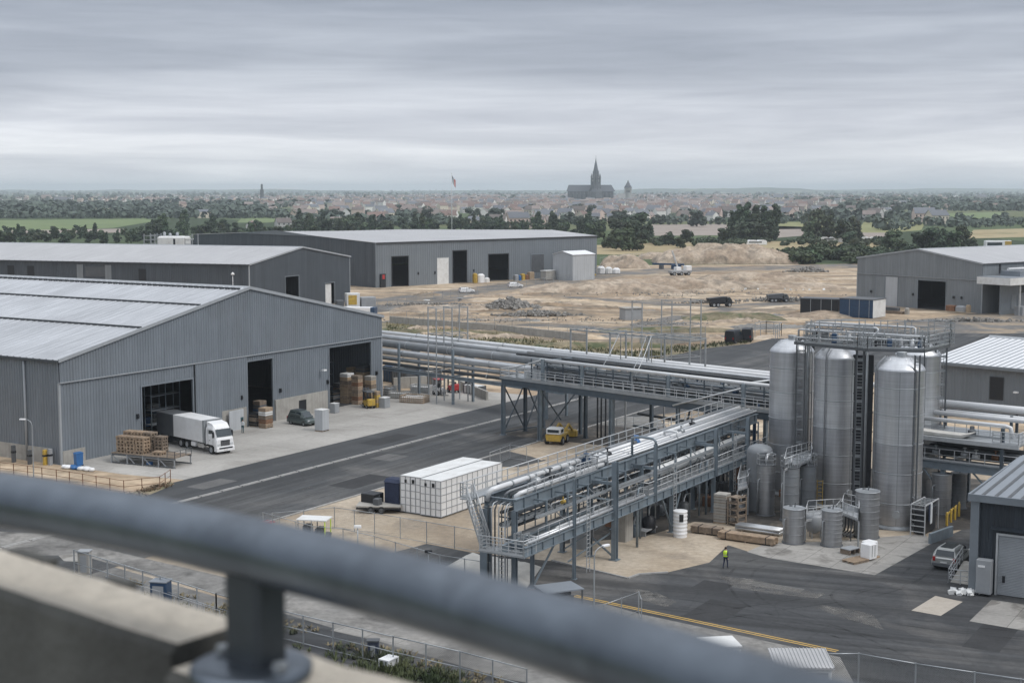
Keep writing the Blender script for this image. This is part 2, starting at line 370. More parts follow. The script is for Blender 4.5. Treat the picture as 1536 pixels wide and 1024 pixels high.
GM['heap'] = ground_mat('heaped earth', [(.25,(.19,.145,.105)), (.45,(.33,.26,.195)), (.62,(.45,.375,.295)), (.8,(.54,.47,.385))], .09, .7, .34,
                        patch=(.22,.185,.145), patch_scale=.2, patch_lim=(.5,.65), bump=.9)
GM['verge'] = ground_mat('rough verge', [(.3,(.11,.1,.06)), (.5,(.2,.17,.11)), (.7,(.3,.25,.17))], .15, 1.4, .3, patch=(.085,.1,.05), patch_scale=.25, patch_lim=(.5,.6), bump=.5)
GM['grit'] = ground_mat('gritty grey ground', [(.3,(.13,.125,.12)), (.5,(.2,.195,.185)), (.7,(.28,.268,.25))], .1, 1.6, .25, patch=(.1,.097,.092), patch_scale=.25, patch_lim=(.5,.68), bump=.4)
GM['dust'] = ground_mat('pale dust film', [(.3,(.14,.135,.128)), (.7,(.23,.22,.205))], .2, 2.5, .15, bump=.1)
_m = GM['dust']; _N, _L = _m.node_tree.nodes, _m.node_tree.links
_n = noise_node(_N, _L, wpos(_N), .9, 7, .7, .5); _r = ramp(_N, [(.36,(0,0,0)), (.66,(.8,.8,.8))]); _L.new(_n.outputs['Fac'], _r.inputs['Fac']); _L.new(_r.outputs['Color'], _N['Principled BSDF'].inputs['Alpha'])
GM['tanpatch'] = ground_mat('tan patch', [(.3,(.36,.32,.27)), (.7,(.45,.41,.36))], .3, 2.5, .1, bump=.1)
GM['path'] = ground_mat('grey site track', [(.3,(.1,.098,.095)), (.7,(.19,.18,.168))], .08, .8, .25, patch=(.3,.24,.175), patch_scale=.1, patch_lim=(.46,.62), bump=.3)
GM['field_green'] = ground_mat('green field', [(.3,(.12,.165,.07)), (.7,(.17,.215,.095))], .02, .3, .12, bump=0)
GM['field_lime'] = ground_mat('yellow green field', [(.3,(.19,.2,.085)), (.7,(.26,.255,.12))], .02, .3, .12, bump=0)
GM['field_tan'] = ground_mat('ploughed field', [(.3,(.25,.21,.18)), (.7,(.33,.285,.25))], .02, .3, .1, bump=0)
GM['field_straw'] = ground_mat('straw field', [(.3,(.3,.235,.13)), (.7,(.4,.33,.2))], .02, .3, .15, patch=(.16,.17,.08), patch_scale=.03, patch_lim=(.55,.7), bump=0)
GM['white_line'] = mat('worn road paint', (.5,.5,.49), .8, 0, .2, 1.2, dirt=(.2,.2,.2), dirt_amt=.6, dirt_scale=1.5)
GM['yellow_line'] = mat('worn yellow paint', (.48,.31,.08), .8, 0, .2, 1.2, dirt=(.16,.13,.08), dirt_amt=.65, dirt_scale=1.2)
GM['kerb'] = mat('pale kerb concrete', (.34,.335,.325), .85, 0, .15, 2, dirt=(.25,.24,.23), dirt_amt=.6, dirt_scale=1.2)

def country_mat():
    m, nt, N, L, B = nodes_of('patchwork countryside'); P = wpos(N)
    dn = noise_node(N, L, P, .004, 3, .6); sc = N.new('ShaderNodeVectorMath'); sc.operation = 'MULTIPLY_ADD'
    sc.inputs[1].default_value = (160,160,0); L.new(dn.outputs['Color'], sc.inputs[0]); L.new(P, sc.inputs[2])
    vo = N.new('ShaderNodeTexVoronoi'); vo.inputs['Scale'].default_value = 1
    L.new(mapped(N, L, sc.outputs[0], (.0042,.0024,.0001)), vo.inputs['Vector'])
    bw = N.new('ShaderNodeSeparateColor'); L.new(vo.outputs['Color'], bw.inputs['Color'])
    r = ramp(N, [(0,(.05,.07,.038)), (.25,(.09,.12,.06)), (.45,(.06,.082,.045)), (.62,(.13,.145,.075)), (.78,(.07,.095,.05)), (.93,(.2,.18,.12))], 'CONSTANT')
    L.new(bw.outputs[0], r.inputs['Fac'])
    n = noise_node(N, L, P, .05, 6, .65); r2 = ramp(N, [(.3,(.75,.75,.75)), (.7,(1.2,1.2,1.2))]); L.new(n.outputs['Fac'], r2.inputs['Fac'])
    L.new(mix(N, L, 1.0, r.outputs['Color'], r2.outputs['Color'], 'MULTIPLY'), B.inputs['Base Color']); B.inputs['Roughness'].default_value = .95
    B.inputs['Specular IOR Level'].default_value = .1
    return m
GM['country'] = country_mat()

def sheet(name, pts, z, m, kind='structure'):
    mb = MB(); mb.face([(x, y, z) for x, y in pts]); o = mb.build(name, m)
    # keep faces pointing up
    if o.data.polygons[0].normal.z < 0: o.data.flip_normals()
    return structure(o, kind)

def strip(name, pts, w, z, m):
    mb = MB(); L_, R_ = [], []
    for k, p in enumerate(pts):
        a = pts[max(k-1,0)]; b = pts[min(k+1,len(pts)-1)]; dx, dy = b[0]-a[0], b[1]-a[1]; l = hypot(dx,dy) or 1
        ww = w[k] if isinstance(w,(list,tuple)) else w
        L_.append((p[0]-dy/l*ww/2, p[1]+dx/l*ww/2, z)); R_.append((p[0]+dy/l*ww/2, p[1]-dx/l*ww/2, z))
    for k in range(len(pts)-1): mb.face([R_[k], R_[k+1], L_[k+1], L_[k]])
    return structure(mb.build(name, m))

def pxs(*pp): return [G(*p) for p in pp]

# countryside sheet out to the horizon
mb = MB(); mb.face([(-15000,-400,-.03),(15000,-400,-.03),(15000,24000,-.03),(-15000,24000,-.03)])
structure(mb.build('ground', GM['country']))
# the works: graded earth, then everything laid on it
sheet('earth', pxs((-900,1180),(2500,1180),(2100,560),(1900,440),(1560,402),(1290,396),(900,398),(860,404),(560,415),(-300,440),(-900,560)), -.004, GM['site'])
sheet('yard_earth', [S(60,85.2),S(150,85.2),S(150,60),S(160,60),S(160,15),S(104,15),S(60,15)], .0, GM['dirt'])
# asphalt yard in front of the racks and silos
sheet('yard_asphalt', [S(40,66.5),S(88,66.5),S(96.6,66.3),S(98.2,56.5),S(96.7,48.6),S(98.3,48.6),S(100,46.9),*pxs((1064,843),(1092,817),(1152,836),(1312,862),(1402,812),(1452,790)),S(128,23),S(128,-60),S(40,-60)], .004, GM['yard'])
sheet('concrete_pad', pxs((1120,827),(1152,836),(1312,862),(1402,812),(1385,800),(1240,812),(1150,814)), .006, GM['slab']).name = 'concrete_path'
# main road and the paler lane beside the apron
sheet('road', [S(20,85.3),S(300,85.3),S(300,98),S(20,98)], .008, GM['asphalt'])
sheet('lane_road', [S(20,98),S(300,98),S(300,105.3),S(98,105.3),S(97,106),S(86,118),S(60,140),S(20,140)], .008, GM['lane'])
sheet('apron', [S(106.5,105.3),S(178,105.3),S(178,112),S(176,124),S(105.2,124),S(105.2,113)], .012, GM['concrete'])
# concrete channel between road and lane: short lengths with open joints
mb = MB(Matrix.Rotation(ROT_SITE,4,'Z'))
a = 60.0
while a < 215:
    mb.box(a, a+2.72, 97.78, 97.95, .008, .075); mb.box(a, a+2.72, 98.12, 98.3, .008, .075); mb.box(a+.1, a+2.6, 97.95, 98.12, .008, .03, 1); a += 2.95
structure(mb.build('kerb', [GM['kerb'], GM['grit']]))
mb = MB(Matrix.Rotation(ROT_SITE,4,'Z')); a = 92.0
while a < 190:
    mb.box(a, a+1.85, 85.05, 85.25, -.004, .12); a += 1.9
structure(mb.build('road_edge_kerb', GM['kerb']))
mb = MB(Matrix.Rotation(ROT_SITE,4,'Z'))
for a in (109,131): mb.box(a, a+1.6, 91.6, 91.72, .008, .0125)
structure(mb.build('road_marking', GM['dust']))
# dark working ground under the racks and round the tanks
GM['dark_ground'] = ground_mat('dark patchy working ground', [(.3,(.035,.033,.031)), (.5,(.06,.055,.05)), (.7,(.11,.1,.088))], .3, 1.8, .25, patch=(.2,.17,.135), patch_scale=.25, patch_lim=(.56,.72), bump=.3)
sheet('dark_ground_path', [S(103.5,58.5),S(109.5,53.6),S(117,52.2),S(119,43.6),S(121.5,40.5),S(124,33),S(131,26.5),S(150,26.5),S(150,62),S(122,62)], .0045, GM['dark_ground'])
sheet('dark_ground_path', [S(147,93),S(147,60),S(160,60),S(160,93)], .0118, GM['dark_ground'])
# kerb between yard asphalt and the sandy pad, square repair patches, wheel marks
_k = [Vector((*p,0)) for p in (S(98.25,56.4),S(96.7,48.7),S(98.2,48.5),S(99.9,46.8))]
for p, q in zip(_k, _k[1:]):
    mb = MB(); mb.bar(p+Vector((0,0,.05)), q+Vector((0,0,.05)), .16, .12); structure(mb.build('yard_kerb', GM['kerb']))
GM['repair'] = ground_mat('dark repair asphalt', [(.3,(.03,.031,.033)), (.7,(.048,.049,.051))], .3, 3, .15, bump=.1)
GM['repair_pale'] = ground_mat('pale repair asphalt', [(.3,(.1,.1,.1)), (.7,(.14,.138,.135))], .3, 3, .15, bump=.1)
for a,b,la,lb,k,z in ((112,87.5,7,3.2,'repair',.0092),(126,93.0,3.5,3,'repair_pale',.0092),(141,88,9,2.2,'repair',.0092),(104,100.2,5,2.4,'repair_pale',.0092),(133,100,8,3,'repair',.0092),(90,38,5,3,'repair',.0052),(84,30,3,6,'repair_pale',.0052),(97,41,2.5,2.5,'repair',.0052),(93.5,20,6,2.4,'repair',.0052),(100,36,1.2,5,'repair_pale',.0052)):
    sheet('repair_path', [S(a,b),S(a+la,b),S(a+la,b+lb),S(a,b+lb)], z, GM[k])
_m = GM['tyre'] = ground_mat('tyre marks', [(.3,(.02,.02,.021)), (.7,(.035,.035,.035))], .3, 3, .1, bump=0); _N, _L = _m.node_tree.nodes, _m.node_tree.links
_n = noise_node(_N, _L, wpos(_N), .35, 6, .7, .3); _r = ramp(_N, [(.42,(0,0,0)), (.75,(.4,.4,.4))]); _L.new(_n.outputs['Fac'], _r.inputs['Fac']); _L.new(_r.outputs['Color'], _N['Principled BSDF'].inputs['Alpha'])
def tyres(pp, z, gap=1.7):
    P_ = [Vector((*S(*p),0)) for p in pp]; out = []
    for k in range(len(P_)-1):
        for j in range(8):
            t = j/8; a, b, c, d = P_[max(k-1,0)], P_[k], P_[k+1], P_[min(k+2,len(P_)-1)]; out.append(.5*((2*b)+(c-a)*t+(2*a-5*b+4*c-d)*t*t+(3*b-a-3*c+d)*t**3))
    for off in (-gap/2, gap/2):
        q = []
        for k in range(len(out)):
            d = (out[min(k+1,len(out)-1)]-out[max(k-1,0)]).normalized(); q.append((out[k].x-d.y*off, out[k].y+d.x*off))
        strip('tyre_path', q, .24, z, GM['tyre'])
tyres([(85,20),(92,30),(96,38),(104,42),(112,40)], .0062); tyres([(88,62),(92,50),(93,38),(91,24)], .0064); tyres([(112,30),(104,31),(96,36),(86,44),(78,60)], .0066); tyres([(99,15),(97,27),(101,33),(108,30.5)], .0068)
tyres([(80,95),(105,94.5),(130,95.2),(170,94.7)], .0096,1.8); tyres([(85,88),(105,88.6),(130,88),(170,88.4)], .0096,1.8)
# yellow double line across the yard
p0 = Vector((*G(862,893),0)); p1 = Vector((*G(1256,976),0)); d = (p1-p0).normalized(); nrm = Vector((-d.y,d.x,0))
for off in (-.17,.17):
    q0 = p0+nrm*off; q1 = p1+nrm*off
    strip('yellow_road_marking', [(q0.x,q0.y),((q0.x+q1.x)/2,(q0.y+q1.y)/2),(q1.x,q1.y)], .16, .0085, GM['yellow_line'])
# slabs and wear in the yard
sheet('patch_path', pxs((1403,893),(1444,902),(1411,923),(1367,915)), .0085, GM['tanpatch'])
sheet('slab_path', pxs((1487,899),(1600,915),(1600,956),(1454,931)), .0085, GM['slab'])
sheet('dust_path', pxs((1221,911),(1234,907),(1290,916),(1312,923),(1326,944),(1300,936),(1262,925)), .0085, GM['dust'])
sheet('dust_path', pxs((1075,863),(1130,868),(1180,880),(1238,890),(1225,897),(1160,890),(1100,880)), .0085, GM['dust'])
sheet('dust_path', pxs((950,882),(985,888),(1015,902),(1000,910),(960,900)), .0085, GM['dust'])
# asphalt patch and earth between containers and front rack
sheet('asphalt_patch_path', pxs((572,833),(640,815),(716,830),(740,834),(735,850),(690,856),(655,855)), .0055, GM['asphalt'])
sheet('asphalt_patch_path', pxs((660,690),(745,672),(820,690),(780,700),(735,700)), .0055, GM['asphalt'])
sheet('concrete_pad_path', pxs((765,672),(845,655),(885,668),(812,690)), .006, GM['dirt'])
sheet('wet_path', pxs((800,610),(900,592),(960,600),(1000,640),(930,660),(850,650)), .006, GM['grit'])
# rough grey ground below the parapet, outside the fence
sheet('verge', pxs((-400,860),(120,835),(430,925),(780,1030),(1100,1180),(-400,1400)), .003, GM['grit'])
sheet('yard_grit', pxs((-300,780),(60,800),(350,868),(560,905),(700,930),(905,905),(960,920),(1260,985),(1300,1060),(1000,1060),(760,1018),(420,918),(120,832),(-300,840)), .009, GM['grit'])
# bank beside warehouse
sheet('verge', pxs((-300,640),(92,700),(180,696),(276,714),(268,724),(190,745),(160,750),(100,744),(-300,714)), .005, GM['site'])
sheet('verge', pxs((-300,712),(100,734),(165,745),(240,730),(256,722),(262,726),(205,750),(150,755),(80,748),(-300,724)), .011, GM['verge'])
# road that bends away behind the upper rack, and tracks of the building site
sheet('road_bend', pxs((760,618),(900,590),(960,560),(985,538),(1060,522),(1150,513),(1300,500),(1560,500),(1560,530),(1300,560),(1160,600),(960,625)), .007, GM['asphalt'])
sheet('verge', pxs((560,480),(740,500),(1000,535),(990,546),(740,530),(560,512)), .003, GM['verge'])
sheet('verge', pxs((930,528),(1010,522),(1110,511),(1130,514),(1060,522),(985,538)), .0085, GM['verge'])
strip('track_path', pxs((480,474),(560,463),(640,450),(760,432),(900,412),(1010,405),(1160,402),(1300,398)), [14,16,17,18,20,24,26,26], .006, GM['path'])
strip('track_path', pxs((835,444),(900,449),(1000,456),(1090,460),(1200,453),(1300,446)), [5,7,8,9,10,10], .006, GM['path'])
strip('track_path', pxs((910,496),(985,482),(1050,470),(1120,459),(1170,455)), [5,6,7,8,8], .0095, GM['path'])
strip('track_path', pxs((575,482),(660,484),(760,486),(870,490),(1000,500),(1110,505)), [5,5,6,6,5,4], .006, GM['path'])
sheet('yard_track', pxs((1290,500),(1560,500),(1560,455),(1480,468),(1300,488)), .006, GM['path'])
sheet('apron_far', pxs((480,470),(565,448),(700,432),(830,417),(905,408),(905,414),(830,425),(700,442),(560,466)), .0085, GM['path'])
# fields and meadows in the middle distance
def field(pp, key, z=.03): sheet('field', pxs(*pp), z, GM[key])
field([(-60,347),(-60,331),(60,330),(215,328),(238,331),(170,342),(90,345)], 'field_green')
field([(355,334),(362,328),(440,326),(455,329),(400,334)], 'field_green')
field([(-60,352),(-60,347),(190,343),(180,349)], 'field_tan', .05)
field([(958,354),(968,337),(1085,336),(1100,341),(1080,353)], 'field_tan')
field([(1150,358),(1165,339),(1230,341),(1225,352)], 'field_tan')
field([(1160,344),(1170,333),(1240,333),(1240,343)], 'field_lime')
field([(1282,350),(1296,333),(1388,334),(1382,345),(1330,350)], 'field_lime')
field([(1276,357),(1284,349),(1345,349),(1335,357)], 'field_tan',.04)
field([(1390,331),(1400,321),(1512,318),(1500,328)], 'field_green')
field([(1450,358),(1460,345),(1600,341),(1600,354)], 'field_straw')
field([(880,381),(890,368),(1010,363),(1150,362),(1330,362),(1345,372),(1190,380),(1000,384)], 'field_straw')
field([(560,336),(580,330),(700,331),(690,337)], 'field_lime')
field([(230,316),(235,313),(265,313),(268,316)], 'field_straw')

# ------------------------------------------------------------------ earth mounds
def mound(px, py, w, dep, h, seed, m, name='earth_mound', flat=.5, nx=64, ny=26, rot=0):
    cx, cy = G(px, py); mb = MB(); ids = []
    for j in range(ny+1):
        row = []
        for i in range(nx+1):
            u = i/nx*2-1; v = j/ny*2-1
            e = max(0, 1-abs(u)**2.4) * max(0, 1-abs(v)**2.0)
            nz = mnoise.fractal(Vector((u*w*.16+seed, v*dep*.16, seed*.7)), .9, 2.1, 5)
            gul = abs(sin((u*w*.42+seed+nz*1.3)))*.22
            z = h*min(1.15, e**flat*(1+.34*nz)-gul*e*(1-e)*1.6)
            row.append(mb.add((u*w, v*dep, max(z, -.05)-.02)))
        ids.append(row)
    for j in range(ny):
        for i in range(nx): mb.idx([ids[j][i], ids[j][i+1], ids[j+1][i+1], ids[j+1][i]], 0, True)
    return structure(mb.build('mound_terrain', m, None, (cx, cy, 0), rot))
mound(1085,394,29,13,7.0,3,GM['heap'],flat=.42,nx=110,ny=40)
mound(937,401,9.5,9,4.6,8,GM['heap'])
mound(985,388,9,6,2.6,9,GM['heap'])
mound(1010,432,30,7,3.2,14,GM['heap'],flat=.6)
mound(900,437,24,8,3.0,22,GM['heap'],flat=.6)
mound(1130,421,20,6,2.9,31,GM['heap'],flat=.6)
mound(1190,432,16,7,1.8,34,GM['heap'],flat=.6)
mound(715,463,22,5,1.2,41,GM['heap'],flat=.7)
mound(840,470,20,5,.9,47,GM['site'],flat=.7)
mound(1100,478,12,5,1.6,53,GM['verge'],flat=.7)
mound(1245,474,10,4,1.3,57,GM['heap'],flat=.7)
mound(940,470,24,6,.8,61,GM['site'],flat=.8)
mound(1010,497,16,2.5,1.0,63,GM['verge'],flat=.7)
mound(640,500,22,2.6,.8,66,GM['verge'],flat=.8)
mound(900,520,18,2.4,.9,68,GM['verge'],flat=.8)

def hummocks(n, seed, m):
    rnd = random.Random(seed); mb = MB(); k = 0
    lines = [((560,463),(640,450),(760,432),(900,412),(1010,405),(1300,398)),((835,444),(900,449),(1000,456),(1090,460),(1200,453),(1300,446)),((910,496),(985,482),(1050,470),(1120,459),(1170,455)),((575,482),(760,486),(870,490),(1000,500),(1110,505))]
    segs = [(G(*a),G(*b)) for l in lines for a,b in zip(l,l[1:])]; stay = [G(*q) for q in ((1101,514),(1121,511),(1081,460),(1168,453),(946,479),(1230,474),(1290,476),(700,439),(773,431))]
    while k < n:
        px, py = rnd.uniform(600,1270), rnd.uniform(418,508); x, y = G(px,py)
        if py < 470-(px-600)*.08 and px < 860 and py < 440: continue
        def ds(a,b):
            t = max(0,min(1,((x-a[0])*(b[0]-a[0])+(y-a[1])*(b[1]-a[1]))/((b[0]-a[0])**2+(b[1]-a[1])**2))); return hypot(x-a[0]-(b[0]-a[0])*t, y-a[1]-(b[1]-a[1])*t)
        w_, d_, h_ = rnd.uniform(2.5,8), rnd.uniform(1.2,3), rnd.uniform(.2,.65)
        if min(ds(a,b) for a,b in segs) < w_*.6+4 or min(hypot(x-a,y-b) for a,b in stay) < w_+4: continue
        k += 1; rot = rnd.uniform(-.35,.35); c, s_ = cos(rot), sin(rot); ids = []
        for j in range(9):
            row = []
            for i in range(15):
                u, v = i/7-1, j/4-1; e = max(0,1-u*u)*max(0,1-v*v); xx, yy = u*w_, v*d_; z = h_*e**.5*(1+1.3*mnoise.noise(Vector((x+xx*1.1,y+yy*1.1,seed))))-.03
                row.append(mb.add((x+xx*c-yy*s_, y+xx*s_+yy*c, z)))
            ids.append(row)
        for j in range(8):
            for i in range(14): mb.idx([ids[j][i],ids[j][i+1],ids[j+1][i+1],ids[j+1][i]],0,True)
    structure(mb.build('mound_terrain', m))
hummocks(60, 5, GM['heap']); hummocks(50, 9, GM['site']); hummocks(18, 13, GM['grit'])

def rubble(px, py, w, dep, h, n, smin, smax, label, m, seed):
    rnd = random.Random(seed); mb = MB(); cx, cy = G(px, py)
    for k in range(n):
        u, v = rnd.gauss(0,.42), rnd.gauss(0,.42); e = math.exp(-(u*u+v*v)*2.2)
        s = rnd.uniform(smin, smax); p = Vector((u*w, v*dep, e*h*rnd.random()+s*.15))
        q = Matrix.Rotation(rnd.uniform(0,6), 3, Vector((rnd.random()-.5,rnd.random()-.5,rnd.random())).normalized())
        i = [mb.add(p + q @ Vector((x*s*rnd.uniform(.6,1.1), y*s*rnd.uniform(.5,1), zz*s*rnd.uniform(.4,.8)))) for x in (-.5,.5) for y in (-.5,.5) for zz in (-.5,.5)]
        for f in ((0,1,3,2),(4,6,7,5),(0,4,5,1),(2,3,7,6),(0,2,6,4),(1,5,7,3)): mb.idx([i[t] for t in f])
    o = mb.build('rubble', m, None, (cx, cy, 0)); o['label'] = label; return structure(o, 'stuff')
rubble(765,464,8,3,2.8,420,.4,1.5,'grey heap of broken rubble on the graded earth',M['rock'],1)
rubble(690,463,10,2,1.2,260,.3,1.0,'low grey bank of rubble beside the heap',M['rock'],2)
rubble(640,458,14,3,.8,200,.15,.6,'scattered stones along the earth bank',M['rock'],12)
rubble(805,474,11,2.4,1.2,260,.3,1.1,'low dark rubble bank nearer the pipeline',M['rock'],3)
rubble(1210,408,8,2,1.6,200,.4,1.3,'grey rubble heap on the far track',M['rock'],4)
rubble(1060,455,9,1.6,.9,130,.2,.7,'dark rubble beside the parked dump truck',M['rock'],5)
rubble(1170,452,13,2.2,1.3,240,.25,.9,'dark row of rubble and scrap beside the track',M['rock'],6)
rubble(1010,487,10,2,.5,90,.15,.6,'loose blocks at the meeting of two site tracks',M['rock'],7)
rubble(1460,482,14,2,.6,150,.2,.9,'broken stones along the track by the right warehouse',M['rock'],8)
rubble(1000,440,55,18,.25,260,.12,.5,'stones strewn over the graded earth',M['rock'],9)
rubble(850,480,60,9,.2,260,.12,.4,'stones strewn in front of the far warehouse',M['rock'],10)
rubble(1130,434,24,5,.2,40,.25,.8,'pale broken slabs strewn on the earth',M['offwhite'],11)

# ------------------------------------------------------------------ ground cover
def tufts(label, poly_px, n, h, m, seed, spread=.35):
    rnd = random.Random(seed); mb = MB()
    P_ = [G(*p) for p in poly_px]
    def inside(x, y):
        c = False
        for k in range(len(P_)):
            (x1,y1),(x2,y2) = P_[k], P_[k-1]
            if (y1 > y) != (y2 > y) and x < (x2-x1)*(y-y1)/(y2-y1)+x1: c = not c
        return c
    xs = [p[0] for p in P_]; ys = [p[1] for p in P_]; k = 0
    while k < n:
        x, y = rnd.uniform(min(xs),max(xs)), rnd.uniform(min(ys),max(ys))
        if not inside(x, y): continue
        k += 1
        if mnoise.noise(Vector((x*.35+seed, y*.35, 0))) < -.1: continue
        hh = h*rnd.uniform(.4,1.2)
        for j in range(5):
            a = rnd.uniform(0,6.28); l = rnd.uniform(.1,spread); dx, dy = cos(a)*l, sin(a)*l; wx, wy = -sin(a)*.05, cos(a)*.05
            mb.face([(x-wx,y-wy,0),(x+wx,y+wy,0),(x+dx+wx*.4,y+dy+wy*.4,hh),(x+dx-wx*.4,y+dy-wy*.4,hh*.9)])
    o = mb.build('grass', m); o['label'] = label; return structure(o, 'stuff')
tufts('dense green weeds outside the mesh fence below the parapet', [(500,990),(560,982),(640,996),(720,1030),(700,1070),(520,1050)], 750, .6, M['weed'], 1, .5)
tufts('sparse weeds at the foot of the mesh fence', [(180,880),(330,915),(480,955),(760,1030),(760,1050),(480,985),(330,935),(180,900)], 380, .3, M['weed'], 2)
tufts('dry grass at the foot of the mesh fence', [(160,862),(330,905),(480,945),(760,1020),(760,1040),(480,965),(330,925)], 420, .3, M['straw'], 3)
tufts('dry grass along the bank beside the warehouse', [(0,724),(160,748),(255,724),(262,728),(200,752),(150,757),(0,738)], 500, .3, M['straw'], 4)
tufts('rough grass bank behind the pipeline', [(580,488),(740,505),(1000,535),(990,542),(740,525),(580,506)], 1500, .5, M['weed'], 5)
tufts('dry stalks along the bank behind the pipeline', [(580,484),(740,500),(1000,530),(990,538),(740,515),(580,498)], 1300, .5, M['straw'], 6)
tufts('rough grass beside the bend of the road', [(930,528),(1010,522),(1110,511),(1130,514),(1060,522),(985,538)], 500, .6, M['weed'], 7)
# ------------------------------------------------------------------ sheds
def clad(mb, L_, z0, top, p, d, ops=(), mi=0):
    """ribbed sheet wall in the plane y=0 facing -y, from x=0 to L_, with rectangular openings (x0,x1,z0,z1)"""
    prof = [(0,0),(.38,0),(.5,d),(.86,d),(.98,0)]; xs = []
    n = max(1, round(L_/p)); p = L_/n
    for k in range(n):
        for u, y in prof: xs.append(((k+u)*p, y))
    xs.append((L_, 0))
    cuts = sorted({c for o in ops for c in o[:2]})
    out = []
    for k in range(len(xs)-1):
        (xa,ya),(xb,yb) = xs[k], xs[k+1]; out.append((xa,ya))
        for c in cuts:
            if xa < c < xb: out.append((c, ya+(yb-ya)*(c-xa)/(xb-xa)))
    out.append(xs[-1])
    for (xa,ya),(xb,yb) in zip(out, out[1:]):
        if xb-xa < 1e-5: continue
        mid = (xa+xb)/2; spans = [(z0, None)]
        for o in ops:
            if o[0] <= mid <= o[1]:
                new = []
                for a, b in spans:
                    tb = b if b is not None else min(top(xa), top(xb))
                    if o[2] > a+.01: new.append((a, o[2]))
                    if o[3] < tb: new.append((o[3], b))
                spans = new
        for a, b in spans:
            ta, tb = (top(xa), top(xb)) if b is None else (b, b)
            mb.face([(xa,-ya,a),(xb,-yb,a),(xb,-yb,tb),(xa,-ya,ta)], mi)

def roof_sheet(mb, A_, B_, C_, D_, p, h, mi=0, thick=.12, seam=None):
    """ribbed roof: eave A->B, ridge D->C; ribs run up the slope"""
    A_, B_, C_, D_ = map(Vector, (A_,B_,C_,D_)); n = max(1, round((B_-A_).length/p))
    nor = (B_-A_).cross(D_-A_).normalized()
    if nor.z < 0: nor = -nor
    pr = []
    for k in range(n):
        for u, e in ((0,0),(.62,0),(.7,h),(.86,h),(.94,0)): pr.append(((k+u)/n, e))
    pr.append((1,0)); lo = [mb.add(A_.lerp(B_,u)+nor*e) for u, e in pr]; hi = [mb.add(D_.lerp(C_,u)+nor*e) for u, e in pr]
    for k in range(len(pr)-1): mb.idx([lo[k],lo[k+1],hi[k+1],hi[k]], mi if seam is None or k%5 not in (1,2,3) else seam)  # seam: darker rib colour that paints in the ribs' shadow lines
    q = [mb.add(v-nor*thick) for v in (A_,B_,C_,D_)]; mb.idx(q[::-1], mi)
    for a, b, c, d in ((lo[0],lo[-1],q[1],q[0]),(lo[-1],hi[-1],q[2],q[1]),(hi[0],lo[0],q[0],q[3])): mb.idx([a,d,c,b], mi)

def framed_door(root, x0, x1, z0, z1, m, mf, Mx=None, name='door', y=-.0, leaf=True, fr=.18, handle=False):
    fb = MB(Mx)
    fb.box(x0-fr, x0, -.12, .12, z0, z1+fr); fb.box(x1, x1+fr, -.12, .12, z0, z1+fr); fb.box(x0, x1, -.118, .118, z1, z1+fr)
    if leaf:
        d = MB(Mx); d.box(x0+.003, x1-.003, -.1, .06, z0, z1-.003); o = d.build(name, m, root); fb.build('frame', mf, o)
        if handle:
            hb = MB(Mx); hb.box(x1-.3, x1-.2, -.1, -.02, z0+1, z0+1.15); hb.build('handle', M['black'], o)
        return o
    return fb.build('door_frame', mf, root)

